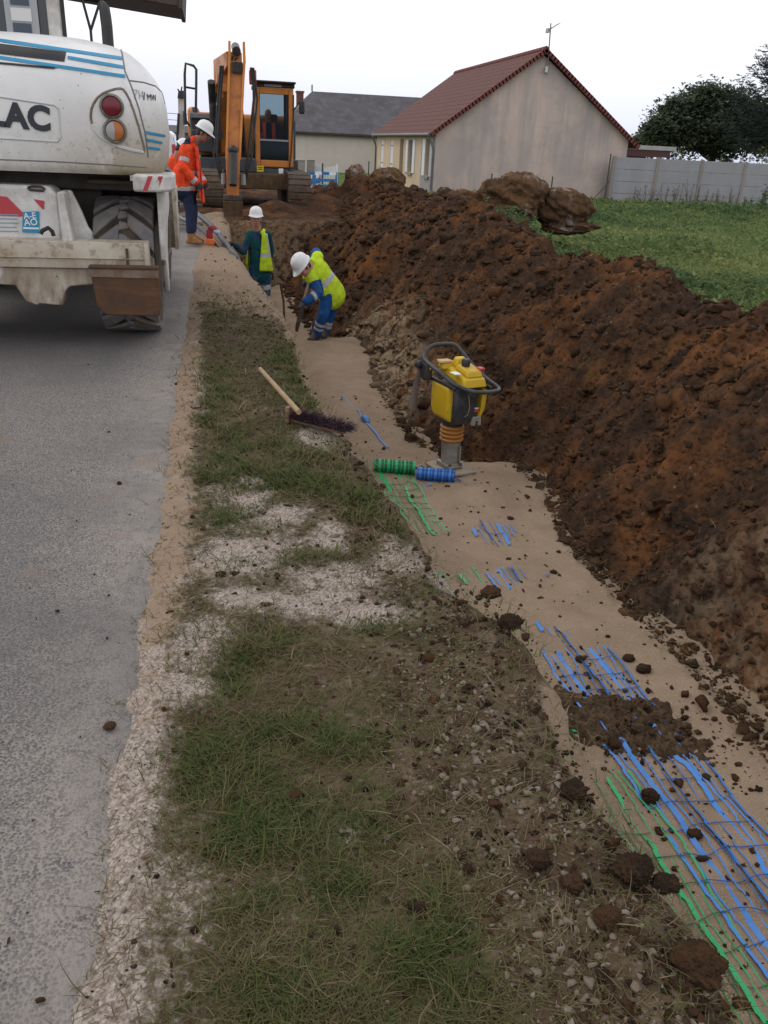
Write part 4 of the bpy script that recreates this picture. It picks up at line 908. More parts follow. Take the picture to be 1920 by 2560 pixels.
for s in (-1, 1): mb.beam(S0+np.array((s*.155, -.17, .12)), S1+np.array((s*.14, -.23, 0)), .05, .05)
for s in (-1, 1): mb.beam(S0+np.array((s*.155, -.12, .0)), S0+np.array((s*.15, -.08, .40)), .05, .22)
mb.build('stick_edge', ORANGE, stick, bevel=.008)
mb = MB(); mb.beam(S1+np.array((0, -.12, .15)), S2, .30, .34, wx1=.26, wz1=.26); mb.build('stick_end', ORD, stick, bevel=.01)
mb = MB(); mb.tube([S1+np.array((0, -.30, .12)), S2+np.array((0, -.32, .25))], .085, 14); mb.ball(S1+np.array((0, -.28, .20)), .10); mb.build('bucket_ram', BLACKPAINT, td)
for s in (-1, 1):
    mb = MB(); a = S0+np.array((s*.30, .1, -.05)); b = S1+np.array((s*.24, -.02, -.35)); mb.tube([a, a+np.array((s*.06, -.12, -.5)), b+np.array((s*.10, -.05, .5)), b], .030, 8); mb.tube([a+np.array((s*.05, 0, 0)), a+np.array((s*.12, -.12, -.6)), b+np.array((s*.16, -.05, .4)), b+np.array((s*.03, 0, -.05))], .022, 8)
    mb.build('hoses', BLACK, td)
    mb = MB(); mb.tube([S1+np.array((s*.22, -.05, -.28)), S1+np.array((s*.22, -.05, -.50))], .045, 10); mb.build('hose_fitting', mat('grey_fitting', (.28, .30, .29), None, 5, .5), td)
    MB().tube([np.array((.32+s*.34, 23.1, 1.25)), np.array((.24+s*.30, 21.9, 2.75))], .085, 12).build('boom_ram', BLACKPAINT, td)
mb = MB(); a = S0+np.array((0, .18, .25)); mb.tube([a, a+np.array((0, .9, .16))], .095, 12); mb.build('stick_ram', BLACKPAINT, td)
mb = MB()
for (px0, py0, px1, py1) in ((500, 152, 503, 122), (507, 140, 513, 124), (496, 160, 500, 140)): p = aty(px0, py0, 20.4); q = aty(px1, py1, 20.4); mb.tube([p, (p+q)/2+np.array((-.02, 0, .03)), q], .025, 8)
mb.obox(aty(512, 146, 20.3), (.20, .2, .2)); mb.build('pin_hoses', BLACK, td)
l0 = aty(480, 165, 21.4)
mb = MB(); mb.obox(aty(484, 172, 21.5), (.30, .3, .28)); mb.obox(aty(477, 188, 21.5), (.10, .2, .5)); mb.build('boom_bracket', ORD, td, bevel=.05)
MB().obox(aty(546, 167, 21.5), (.16, .2, .3)).build('boom_lamp_bracket', mat('red_paint', (.42, .06, .035), None, 5, .5), td, bevel=.03)
MB().obox(aty(485, 190, 21.3), (.12, .1, .16)).build('work_lamp', ORANGE, td, bevel=.02)
MB().tube([aty(463, 200, 22.2), aty(458, 250, 22.2), aty(462, 290, 22.3)], .07, 10).build('hose_bundle', BLACK, td)
MB().tube([aty(478, 190, 22.0), aty(470, 240, 22.1), aty(478, 300, 22.2)], .05, 10).build('hose_bundle', BLACK, td)
mb = MB(); mb.obox(aty(470, 268, 22.8), (.16, .2, .5)); mb.build('valve_cover', ORANGE, td, bevel=.02)
# bucket on the ground, muddy
bw = .42; c = S2+np.array((0, -.12, -.10)); zb = aty(503, 482, 19.5)[2]
mb = MB(); mb.prism([(19.55, c[2]+.02), (19.95, c[2]+.02), (20.05, zb+.25), (19.9, zb+.02), (19.45, zb-.05), (19.40, zb+.03), (19.62, zb+.12)], 'x', c[0]-bw/2, c[0]+bw/2); bk = mb.build('bucket', MUD, td, bevel=.01)
mb = MB()
for k in range(4): x = c[0]-bw/2+.05+k*.107; mb.beam((x, 19.48, zb+.02), (x, 19.30, zb-.06), .06, .05, wx1=.03, wz1=.015)
mb.build('bucket_teeth', STEEL, bk)
mb = MB(); mb.obox(S2+np.array((0, 0, -.02)), (.40, .34, .12)); mb.build('bucket_hitch', DARKSTEEL, td, bevel=.02)
# hand rail, exhaust, mirrors
h = [aty(*k, 24.0) for k in ((400, 240), (399, 160), (401, 137), (418, 142), (424, 150), (424, 170), (423, 240))]
MB().tube(h, .032, 8).build('hand_rail', BLACKPAINT, td); MB().tube([aty(400, 188, 24.0), aty(424, 192, 24)], .025, 8).build('rail_rung', BLACKPAINT, td)
MB().tube([aty(400, 240, 24.0), aty(402, 262, 24.0), aty(410, 272, 24), aty(422, 274, 23.6)], .03, 8).build('cable', BLACK, td)
MB().tube([aty(421, 275, 24.3), aty(421, 232, 24.3)], .07, 12).build('exhaust', SLATE, td)
m0 = aty(652, 232, 23.3); MB().obox(m0, (.14, .06, .30)).build('mirror', BLACKPAINT, td, bevel=.03); MB().tube([aty(634, 240, 23.4), aty(645, 222, 23.35), m0], .015, 6).build('mirror_arm', BLACKPAINT, td)
MB().tube([aty(634, 205, 23.38), aty(634, 250, 23.36), aty(629, 330, 23.36), aty(623, 382, 23.36)], .018, 6).build('grab_rail', BLACKPAINT, td)

# ------------------------------------------------------------------ rammer in the trench
RX, RY = 1.735, 6.02; RZ = float(sand_z(np.array([RX]), np.array([RY]))[0])+.012
rm = thing('trench_rammer', 'yellow and black trench rammer with orange bellows standing upright on the sand', 'rammer', (RX, RY, RZ))
f_ = np.array((.28, -.96, 0)); s_ = np.array((.96, .28, 0)); u_ = np.array((0, 0, 1.0))     # front, its left (picture right), up
def rp(a, b, c): return np.array((RX, RY, RZ))+f_*a+s_*b*.89+u_*c
RAX = [s_, -f_, u_]; RYEL = muddy('rammer_yellow', (.56, .37, .013), (.46, .29, .011), (.25, .19, .12), .6, .8, sc_=6)
def rb(mb, a0, a1, b0, b1, c0, c1): return mb.obox(rp((a0+a1)/2, (b0+b1)/2, (c0+c1)/2), (b1-b0, a1-a0, c1-c0), RAX)
mb = MB(); rb(mb, -.15, .19, -.14, .14, 0, .022); mb.build('foot_plate', mat('sandy_plate', (.33, .26, .19), (.24, .19, .14), 9, .8), rm, bevel=.005)
mb = MB(); rb(mb, -.08, .08, -.075, .075, .022, .06); rb(mb, .055, .10, -.06, .06, .022, .05); mb.build('foot_bracket', mat('dull_steel', (.30, .29, .27), (.2, .18, .15), 12, .55, metal=.4), rm, bevel=.008)
for a in (-.06, .06):
    for b in (-.055, .055): MB().cyl(rp(a+.03, b, .065), .013, .02, None, 8).build('bolt', STEEL, rm)
GREY = mat('cast_grey', (.30, .285, .25), (.20, .18, .15), 9, .6, metal=.2)
mb = MB(); mb.lathe([(.070, .05), (.070, .19), (.075, .20), (.075, .235)], rp(0, 0, 0), 26); mb.cyl(rp(.072, .0, .13), .018, .012, axes(f_), 14); rb(mb, .03, .075, .045, .058, .06, .20); mb.build('ram_cylinder', GREY, rm)
BEL = muddy('orange_bellows', (.36, .15, .025), (.28, .11, .022), (.12, .07, .03), .6, .8, sc_=12)
pr = []
for k in range(4): z = .235+k*.033; pr += [(.080, z+.002), (.093, z+.009), (.096, z+.016), (.093, z+.024), (.080, z+.031)]
MB().lathe(pr, rp(0, 0, 0), 30).build('bellows', BEL, rm, smooth=60)
mb = MB(); mb.lathe([(.082, .366), (.085, .40), (.10, .44), (.12, .47)], rp(0, 0, 0), 24); mb.build('spring_housing', BLACKPAINT, rm)
mb = MB(); mb.prism([(-.10, .40), (.13, .40), (.17, .46), (.17, .64), (.14, .70), (-.12, .70), (-.14, .6), (-.14, .45)], 'x', -.11, .12)
def local(mb):     # (x: side, y: front, z: up) local -> world
    mb.v = [tuple(rp(p[1], p[0], p[2])) for p in mb.v]; return mb
local(mb).build('engine', mat('engine_black', (.022, .024, .03), (.05, .05, .055), 10, .45), rm, bevel=.02)
mb = MB(); mb.prism([(-.16, .70), (-.155, .50), (-.13, .43), (-.075, .415), (-.035, .44), (-.065, .56), (-.095, .705)], 'y', -.13, .13); local(mb)
sidep = mb.build('side_panel', RYEL, rm, bevel=.022, seg=3)
mb = MB(); mb.prism([(.17, .68), (.205, .68), (.21, .60), (.20, .52), (.165, .455), (.13, .43), (.16, .53)], 'y', -.12, .165); local(mb); mb.build('side_panel', RYEL, rm, bevel=.01)
mb = MB(); mb.prism([(.055, .405), (.055, .43), (.075, .47), (.15, .47), (.155, .40), (.125, .40), (.12, .435), (.10, .435), (.095, .40)], 'y', .165, .19); local(mb); mb.build('exhaust_guard', GREY, rm, bevel=.004)
mb = MB(); mb.prism([(.085, .505), (.125, .505), (.125, .53), (.085, .53)], 'y', .172, .176); local(mb); mb.build('label', RED, rm)
mb = MB(); mb.prism([(.088, .532), (.125, .532), (.125, .539), (.088, .539)], 'y', .172, .176); local(mb); mb.build('label', SW, rm)
MB().tube([rp(.165, .0, .68), rp(.18, .015, .62), rp(.18, .03, .55), rp(.175, .02, .49), rp(.165, -.01, .47)], .004, 6).build('cable', mat('brass_cable', (.25, .18, .08), None, 5, .5), rm)
mb = MB(); mb.cyl(rp(.17, .04, .60), .03, .02, axes(f_), 14); mb.obox(rp(.175, -.03, .66), (.05, .03, .04), RAX); mb.build('engine_fitting', BLACKPAINT, rm)
mb = MB(); mb.prism([(-.115, .70), (-.08, .70), (.2, .735), (.2, .70)], 'y', -.10, .15); local(mb); mb.build('tank_tray', BLACKPAINT, rm)
# fuel tank, stepped and sloping to the front
mb = MB()
T = lambda a0, a1, b0, b1, c0, c1, sl=.05, tp=.02: mb.hexa([rp(a, .04+(b-.04)*.86, c-sl*a) for (a, b, c) in ((a0, b0, c0), (a0, b1, c0), (a1, b1, c0), (a1, b0, c0), (a0+tp, b0+tp, c1), (a0+tp, b1-tp, c1), (a1-tp, b1-tp, c1), (a1-tp, b0+tp, c1))])
T(-.15, .20, -.08, .20, .735, .80, .18); T(-.02, .17, -.02, .17, .80, .845, .18); T(-.10, -.01, .00, .14, .80, .87, .15); T(-.16, -.06, -.12, .06, .78, .83, .1)
tank = mb.build('fuel_tank', RYEL, rm, bevel=.012)
mb = MB(); c = rp(.05, .05, .855); mb.lathe([(.030, -.03), (.034, 0), (.034, .025), (.028, .034), (.001, .035)], c, 18); mb.build('fuel_cap', BLACKPAINT, tank)
mb = MB(); mb.obox(rp(.12, .15, .825), (.045, .06, .02), RAX); mb.build('red_knob', RED, tank, bevel=.006)
mb = MB(); mb.obox(rp(-.10, -.06, .845), (.10, .07, .02), RAX); mb.build('filter_cover', mat('pale_orange', (.50, .34, .16), None, 5, .6), tank, bevel=.006)
mb = MB(); mb.obox(rp(.10, -.08, .80), (.05, .08, .006), RAX); mb.build('tank_label', SW, tank)
# handle: one closed loop round the tank, raised at the back
lp = [(-.20, -.20, .86), (-.235, -.12, .925), (-.24, 0, .94), (-.235, .12, .93), (-.20, .18, .88), (-.10, .22, .80), (.06, .25, .735), (.20, .27, .70), (.27, .24, .69), (.29, .12, .69), (.27, -.02, .70), (.18, -.13, .735), (.04, -.18, .79), (-.10, -.21, .83), (-.20, -.20, .86)]
lq = []
for i in range(len(lp)-1):
    p0, p1, p2, p3 = [np.array(lp[j % (len(lp)-1)]) for j in (i-1, i, i+1, i+2)]
    for t in np.linspace(0, 1, 6)[:-1]: lq.append(.5*((2*p1)+(-p0+p2)*t+(2*p0-5*p1+4*p2-p3)*t*t+(-p0+3*p1-3*p2+p3)*t**3))
MB().tube([rp(*q) for q in lq+[lq[0]]], .016, 10).build('handle', mat('handle_black', (.018, .019, .021), (.05, .05, .05), 10, .4), rm, smooth=60)
mb = MB(); mb.obox(rp(-.16, -.19, .76), (.06, .10, .13), RAX); mb.obox(rp(-.22, -.23, .80), (.05, .06, .06), RAX); mb.build('throttle_box', BLACKPAINT, rm, bevel=.02)
mb = MB(); mb.obox(rp(-.11, -.192, .80), (.008, .018, .03), RAX); mb.build('control_label', YEL, rm)
mb = MB(); mb.tube([rp(-.22, -.16, .93), rp(-.23, -.20, .80), rp(-.24, -.23, .66), rp(-.24, -.25, .52), rp(-.23, -.26, .44)], [.02, .022, .028, .036, .038], 8, flat=.3, side=s_); mb.build('lifting_strap', mat('grey_brown_strap', (.17, .13, .115), (.12, .09, .08), 9, .9), rm)
mb = MB(); rb(mb, -.15, .20, -.15, -.13, .69, .72); rb(mb, -.1, .22, .19, .21, .68, .71); mb.build('frame_rail', BLACKPAINT, rm, bevel=.005)

# ------------------------------------------------------------------ warning mesh: rolls and laid strips
GRN = plain('green_plastic', (.020, .36, .12), .4); GRND = plain('dark_green_plastic', (.008, .12, .05), .45); BLU = plain('blue_plastic', (.045, .20, .56), .4); BLUD = plain('dark_blue_plastic', (.018, .08, .32), .45)
def roll(parent, p0, p1, r, mL, mD, nb):
    p0 = np.array(p0); p1 = np.array(p1); d = p1-p0; L = np.linalg.norm(d); d /= L; A = axes(d, (0, 0, 1))
    MB().lathe([(r*.45, .012), (r*.93, .006), (r*.95, L*.5), (r*.93, L-.006), (r*.45, L-.012)], p0, 22, A).build('roll_core', mD, parent)
    mb = MB()
    for k in range(nb):
        t = L*(k+.5)/nb+.003*rng.normal(); w_ = (.0085 if k % 2 else .0030)*(1+.5*rng.random())
        mb.lathe([(r*.90, t-w_), (r*1.01, t-w_*.9), (r*1.02, t+w_*.9), (r*.90, t+w_)], p0, 22, A, False)
    m2 = MB()
    for k in range(14):
        th = 2*math.pi*k/14+.2*rng.normal(); o_ = (A[0]*math.cos(th)+A[1]*math.sin(th))*r*.985; m2.tube([p0+o_+d*.003, p0+o_+d*(L*.5)+A[1]*.004*rng.normal(), p0+o_+d*(L-.003)], .0020, 5)
    mb.build('roll_webbing', mL, parent); m2.build('roll_threads', mD, parent)
def strip(parent, ctr, yr_, wbands, mL, mD, vis, seedn, lift=.007):
    """laid mesh: lengthwise bands and cross threads, following the sand and dipping under it where vis(y) < 0"""
    mb = MB(); ys = np.arange(yr_[0], yr_[1], .014); th = np.arange(yr_[0]+.03, yr_[1], .125)
    jog = lambda y, k: .006*math.sin(k*2.1+math.floor(y/.105)*1.7)+.004*math.sin(y*9+k)
    for k, (off, w_) in enumerate(wbands):
        run = []
        for y in ys:
            x = ctr(y)+off+jog(y, k)*.8; ok = vis(y, off) > 0
            z = float(sand_z(np.array([x]), np.array([y]))[0])+lift+.004*math.sin(y*14+k*2)+.005*math.sin(y*5.3+k)
            if ok: run.append((x, y, z))
            if (not ok or y == ys[-1]) and len(run) > 1:
                n = len(run); tl = .35*w_*math.sin(k)
                mb.add([(x-w_/2, y, z-tl) for x, y, z in run]+[(x+w_/2, y, z+tl) for x, y, z in run]+[(x-w_/2, y, z-tl-.0014) for x, y, z in run]+[(x+w_/2, y, z+tl-.0014) for x, y, z in run],
                       [(i, n+i, n+i+1, i+1) for i in range(n-1)]+[(2*n+i, 2*n+i+1, 3*n+i+1, 3*n+i) for i in range(n-1)])
            if not ok: run = []
    mb.build('strip', mL, parent); mb = MB(); offs = [o_ for o_, _ in wbands]
    for i, y0 in enumerate(th):
        run = []
        for o_ in np.linspace(min(offs), max(offs), 22):
            y = y0+.010*math.sin(o_*25+i); x = ctr(y)+o_
            if vis(y, o_) > .16: run.append((x, y, float(sand_z(np.array([x]), np.array([y]))[0])+lift+.003+.004*math.sin(y*14+o_*40)))
            else:
                if len(run) > 1: mb.tube(run, .0019, 5)
                run = []
        if len(run) > 1: mb.tube(run, .0019, 5)
    if mb.v: mb.build('cross_threads', mD, parent)
zf = lambda px, py: at(px, py, -.67)
def dug_noise(y, o, s): return .35*float(fbm(np.array([y*5.0]), np.array([o*9.0]), 3, s)[0])
g0, g1 = at(806, 1000, -.66), at(897, 1003, -.66); b0_, b1_ = at(898, 1013, -.67), at(982, 1020, -.67)
gm_ = thing('green_warning_mesh', 'green plastic warning mesh, a roll lying on the sand with its laid strip', 'warning mesh', (1.3, 4, -.66))
zr = lambda p, r: np.array((p[0], p[1], float(sand_z(np.array([p[0]]), np.array([p[1]]))[0])+r*.93))
roll(gm_, zr(g0, .052), zr(g1, .052), .052, GRN, GRND, 10)
bm_ = thing('blue_warning_mesh', 'blue plastic warning mesh, a roll lying beside the green one with its long laid strip', 'warning mesh', (1.6, 3.5, -.66))
roll(bm_, zr(b0_, .048)+np.array((0, -.02, 0)), zr(b1_, .048)+np.array((0, -.03, 0)), .048, BLU, BLUD, 11)
yg = (g0[1]+g1[1])/2; yb = (b0_[1]+b1_[1])/2
def gctr(y): return np.interp(y, [1.0, 1.5, 2.0, 2.6, 4.0, 5.0, yg], [1.42, 1.41, 1.42, 1.40, 1.30, 1.27, (g0[0]+g1[0])/2])
def bctr(y): return np.interp(y, [1.0, 1.5, 2.0, 2.6, 3.2, 4.2, 5.0, yb], [1.72, 1.705, 1.70, 1.69, 1.68, 1.66, 1.68, (b0_[0]+b1_[0])/2])
def gvis(y, o):
    n = dug_noise(y, o, 201)
    return max(.5-abs(y-1.35)/1.35+.25, min((y-4.85+o*.8), yg-.02-y)+.02, .28-abs(y-2.75)*1.5-o*2, .09-abs(y-4.15)*1.2)+n*.45 if y < 4.85 or True else 0
def bvis(y, o):
    n = dug_noise(y, o, 207)
    return max(.72-abs(y-1.25)*.55, .42-abs(y-2.95)*1.05+(.1 if y < 3.1 else 0), .12-abs(y-3.48)*1.0-abs(o+.02), .06-abs(y-4.1)*.8, .22-abs(y-4.75)*1.2-abs(o-.02)*1.2, .06-abs(y-yb+.05))+n*.55
GB = [(-.15, .006), (-.135, .003), (-.105, .022), (-.07, .004), (-.035, .004), (0, .004), (.025, .020), (.06, .004), (.095, .004), (.13, .007)]
BB = [(-.175, .012), (-.14, .005), (-.10, .017), (-.06, .005), (-.025, .005), (.0, .021), (.045, .005), (.085, .017), (.115, .005), (.145, .005), (.175, .013)]
strip(gm_, gctr, (1.05, yg), GB, GRN, GRND, gvis, 1); strip(bm_, bctr, (1.05, yb), BB, BLU, BLUD, bvis, 2)
# ------------------------------------------------------------------ people
SKIN = mat('skin', (.42, .22, .155), (.36, .17, .12), 20, .6); SKIND = mat('ruddy_skin', (.30, .14, .10), (.24, .11, .08), 20, .6)
HELM = muddy('white_helmet', (.74, .74, .75), (.68, .68, .69), (.35, .32, .28), .68, .85, rough=.35)
def cloth(n, c, k=.7, rough=.85, sc_=9, bump=.9):
    return mat(n, c, tuple(v*k for v in c), sc_, rough, bump=bump, bscale=13, spec=.12, bdist=.035, lo=.4, hi=.6, extra=lambda t, b, tcn, l: layer(t, b, math_n(t, 'MULTIPLY', noise_fac(t, tcn, 7, .56, .72, 5, seed=6), .55), tuple(.35*v+.65*q for v, q in zip(c, (.10, .07, .045)))))
ORJ = cloth('orange_hi_vis', (.90, .085, .028)); NAVY = cloth('navy_cloth', (.022, .028, .062)); DENIM = cloth('dark_denim', (.030, .040, .085)); REFL = mat('reflective_grey', (.42, .42, .43), (.33, .33, .34), 12, .5)
YELV = cloth('yellow_hi_vis', (.52, .70, .035), .8); TEAL = cloth('dark_teal_cloth', (.012, .075, .085)); BLUEC = cloth('royal_blue_cloth', (.018, .085, .26)); BLUET = cloth('blue_work_cloth', (.022, .075, .15))
TAN = mat('tan_boot', (.32, .155, .05), (.24, .11, .04), 10, .7); BOOT = mat('dark_boot', (.03, .026, .024), (.07, .05, .035), 10, .8); GLOVE = mat('dark_glove', (.025, .028, .03), (.05, .05, .05), 10, .8); HAIR = mat('dark_hair', (.03, .022, .017), None, 5, .7); GHAIR = mat('grey_hair', (.25, .24, .23), None, 5, .8)
EYE = plain('eye', (.03, .025, .025), .3); LIP = mat('lip', (.30, .12, .10), None, 5, .6)
V3 = lambda *a: np.array(a, float)
def nrm(v): v = np.array(v, float); return v/(np.linalg.norm(v)+1e-9)
def hand_shapes(mb, w, d, pn, k=1.0, curl=.9, r=1.0, flip=1):
    """palm and five bent fingers; d along the hand, pn the palm side"""
    d = nrm(d); pn = nrm(np.array(pn)-d*(np.array(pn)@d)); s = np.cross(d, pn)*flip
    cap_shape(mb, w, w+d*.085*k, .030*k*r, .040*k*r, .5, s)
    for i, (o, L) in enumerate(((-.031, .070), (-.010, .080), (.011, .075), (.030, .058))):
        a = w+d*.088*k+s*o*k; b = a+(d*math.cos(curl*.6)+pn*math.sin(curl*.6))*L*.5*k; c = b+(d*math.cos(curl*1.7)+pn*math.sin(curl*1.7))*L*.5*k
        cap_shape(mb, a, b, .0105*k*r, .0095*k*r, n=8); cap_shape(mb, b, c, .0095*k*r, .008*k*r, n=8)
    a = w+d*.03*k-s*.03*k; b = a+nrm(d*.6-s*.6+pn*.4)*.042*k; c = b+nrm(d*.8-s*.1+pn*.6)*.032*k
    cap_shape(mb, a, b, .013*k*r, .011*k*r, n=8); cap_shape(mb, b, c, .011*k*r, .009*k*r, n=8)
def head_shapes(mb, c, f, u, neck):
    f = nrm(f); u = nrm(np.array(u)-f*(np.array(u)@f)); r = np.cross(f, u); A = [r, f, u]
    mb.ball(c+u*.03-f*.005, (.076, .096, .098), 18, 12, A); mb.ball(c-u*.045+f*.022, (.060, .072, .078), 16, 10, A); mb.ball(c-u*.095+f*.055, (.030, .028, .026), 10, 8, A)
    cap_shape(mb, c+u*.018+f*.092, c-u*.022+f*.110, .011, .016, n=10); mb.ball(c-u*.030+f*.100, (.019, .012, .011), 8, 6, A)
    for s in (-1, 1):
        mb.ball(c+r*s*.078-u*.008-f*.008, (.012, .022, .034), 8, 8, A); mb.ball(c+r*s*.040-u*.022+f*.070, (.026, .022, .024), 8, 8, A); cap_shape(mb, c+r*s*.014+u*.030+f*.088, c+r*s*.048+u*.028+f*.074, .010, .008, n=8)
    cap_shape(mb, c-r*.022-u*.063+f*.083, c+r*.022-u*.063+f*.083, .010, .010, n=8)
    cap_shape(mb, c-u*.06-f*.015, neck, .056, .062, n=14)
def face_parts(root, c, f, u, hair):
    f = nrm(f); u = nrm(np.array(u)-f*(np.array(u)@f)); r = np.cross(f, u); A = [r, f, u]
    for s in (-1, 1): MB().ball(c+r*s*.033+u*.012+f*.083, (.013, .008, .007), 8, 6, A).build('eye', EYE, root)
    mb = MB(); cap_shape(mb, c-r*.018-u*.062+f*.091, c+r*.018-u*.062+f*.091, .005, .005, n=8); mb.build('mouth', LIP, root)
    if hair is not None:
        def hb(mb):
            mb.ball(c+u*.030-f*.030, (.083, .085, .092), 18, 12, A); mb.ball(c-u*.035-f*.055, (.066, .045, .055), 12, 10, A)
            for s in (-1, 1): cap_shape(mb, c+r*s*.076+u*.03+f*.012, c+r*s*.074-u*.03+f*.008, .012, .008, n=8)
        blob('hair', hb, hair, root, .010, 2)
def helmet(root, c, f, u, peak=.05):
    f = nrm(f); u = nrm(np.array(u)-f*(np.array(u)@f)); r = np.cross(f, u); A = np.array([r, f, u]); o = c+u*.052-f*.005
    mb = MB(); n = 28; prof = [(1.13, -.012), (1.13, -.004), (1.02, .004), (1.0, .03), (.95, .065), (.82, .100), (.58, .125), (.30, .136), (.02, .139)]
    vs = []; fs = []
    for k, h in prof:
        for j in range(n):
            th = 2*math.pi*j/n; cx, sy = math.cos(th), math.sin(th); rx, ry = .106*k, .128*k
            if k > 1.1: ry += peak*max(0, sy)**3; 
            vs.append(o+r*rx*cx+f*ry*sy+u*(h-(.018*max(0, sy)**2 if k > 1.1 else 0)))
    for i in range(len(prof)-1):
        for j in range(n): fs.append((i*n+j, i*n+(j+1) % n, (i+1)*n+(j+1) % n, (i+1)*n+j))
    fs += [tuple(range(n))[::-1], tuple(range((len(prof)-1)*n, len(prof)*n))]
    mb.add(vs, fs)
    for dx in (-.022, 0, .022): mb.tube([o+r*dx+f*.095*(1)+u*.082, o+r*dx+f*.05+u*.128, o+r*dx+u*.139, o+r*dx-f*.06+u*.124, o+r*dx-f*.1+u*.075], .006, 6)
    h = mb.build('hard_hat', HELM, root, smooth=60)
    MB().lathe([(.099, -.030), (.101, -.008), (.092, -.006), (.090, -.030)], o, 24, A*np.array([[1], [1.16], [1]]), False).build('hat_band', BLACKPAINT, h)
    return h
def limb_band(root, a, b, t, r, w=.05, m=REFL, name='reflective_band'):
    a, b = np.array(a, float), np.array(b, float); d = nrm(b-a); p = a+(b-a)*t
    MB().lathe([(r*.96, -w/2), (r, -w/2+.004), (r, w/2-.004), (r*.96, w/2)], p, 18, axes(d)).build(name, m, root)
def body_fn(J, sc_=1.0):
    def fn(mb):
        side = nrm(J['sR']-J['sL']); ch = (J['sL']+J['sR'])/2; pel = (J['hL']+J['hR'])/2; mid = (ch+pel)/2
        head_shapes(mb, J['head'], J['hf'], J['hu'], ch+(J['head']-ch)*.25)
        cap_shape(mb, ch-nrm(ch-pel)*.10, mid, .165, .140, .66, side); cap_shape(mb, mid, pel, .140, .160, .72, side)
        cap_shape(mb, J['sL']*.9+ch*.1, J['sR']*.9+ch*.1, .062, .062)
        for s in 'LR':
            cap_shape(mb, J['s'+s], J['e'+s], .052, .040); cap_shape(mb, J['e'+s], J['w'+s], .040, .027)
            hand_shapes(mb, J['w'+s], J['d'+s], J['p'+s], 1, .9, 1, 1 if s == 'R' else -1)
            cap_shape(mb, J['h'+s], J['k'+s], .080, .054); cap_shape(mb, J['k'+s], J['a'+s], .052, .034); cap_shape(mb, J['a'+s], J['a'+s]+J['t'+s]*.09-V3(0, 0, .045), .034, .028)
    return fn
def trousers(root, J, m, bands=(), r=1.0, cuff=.04, idx_bands=True):
    def fn(mb):
        side = nrm(J['hR']-J['hL']); pel = (J['hL']+J['hR'])/2; ch = (J['sL']+J['sR'])/2; up = nrm(ch-pel)
        cap_shape(mb, pel+up*.13, pel-up*.02, .165*r, .172*r, .74, side)
        for s in 'LR':
            cap_shape(mb, J['h'+s], J['k'+s], .098*r, .076*r); cap_shape(mb, J['k'+s], J['a'+s]+V3(0, 0, cuff), .074*r, .066*r)
    def idx(c):
        o = np.zeros(len(c), int)
        for s in 'LR':
            a, b = J['k'+s], J['a'+s]; d = nrm(b-a); L = np.linalg.norm(b-a); t = (c-a)@d; q = np.linalg.norm((c-a)-np.outer(t, d), axis=1)
            for (t0, w) in bands: o |= ((abs(t-t0*L) < w/2) & (q < .12*r)).astype(int)
        return o
    return blob('trousers', fn, [m, REFL], root, .012, 5, idx)
def boots(root, J, m, h=.16):
    for s in 'LR':
        def fn(mb):
            a, t = J['a'+s], nrm(J['t'+s]); g = a-V3(0, 0, .075)
            cap_shape(mb, a+V3(0, 0, h-.04), a-V3(0, 0, .02), .060, .056); cap_shape(mb, g-t*.045+V3(0, 0, .02), g+t*.15+V3(0, 0, .012), .048, .046, .8, np.cross(t, (0, 0, 1))); cap_shape(mb, a, g+t*.10+V3(0, 0, .03), .052, .042)
        blob('boot', fn, m, root, .010, 3)
def jacket(root, J, m, hem=.10, arm=('L', 'R'), extra=None, idx=None, name='jacket', loose=1.0, voxel=.012, sleeve=1.0, collar=True, mats=None):
    def fn(mb):
        side = nrm(J['sR']-J['sL']); ch = (J['sL']+J['sR'])/2; pel = (J['hL']+J['hR'])/2; up = nrm(ch-pel); mid = (ch+pel)/2
        cap_shape(mb, ch-up*.10, mid, .190*loose, .185*loose, .74, side); cap_shape(mb, mid, pel-up*hem, .185*loose, .205*loose, .80, side); cap_shape(mb, J['sL'], J['sR'], .080, .080)
        if collar: nk = ch+(J['head']-ch)*.22; mb.lathe([(.05, -.05), (.095, -.05), (.088, .035), (.06, .035)], nk, 18, axes(J['head']-ch))
        for s in arm: cap_shape(mb, J['s'+s], J['e'+s], .078*loose, .064*loose); cap_shape(mb, J['e'+s], J['e'+s]+(J['w'+s]-J['e'+s])*sleeve, .064*loose, .054*loose)
        if extra: extra(mb)
    return blob(name, fn, mats or [m, REFL], root, voxel, 5, idx)
def gloves(root, J, which='LR'):
    for s in which:
        def fn(mb): hand_shapes(mb, J['w'+s], J['d'+s], J['p'+s], 1.06, .9, 1.12, 1 if s == 'R' else -1); cap_shape(mb, J['w'+s]-nrm(J['d'+s])*.06, J['w'+s], .040, .036)
        blob('glove', fn, GLOVE, root, .006, 2)
def person(label, J, base, group=None, hair=HAIR, skin=SKIN, hat=True):
    root = thing('person', label, 'person', tuple(base), group)
    blob('body', body_fn(J), skin, root, .0085, 3); face_parts(root, J['head'], J['hf'], J['hu'], hair)
    if hat: helmet(root, J['head'], J['hf'], J['hu'])
    return root
def segband(c, a, b, t, w, r=9):
    d = nrm(b-a); L = np.linalg.norm(b-a); q = (c-a)@d; rad = np.linalg.norm((c-a)-np.outer(q, d), axis=1)
    return (abs(q-t*L) < w/2) & (rad < r)

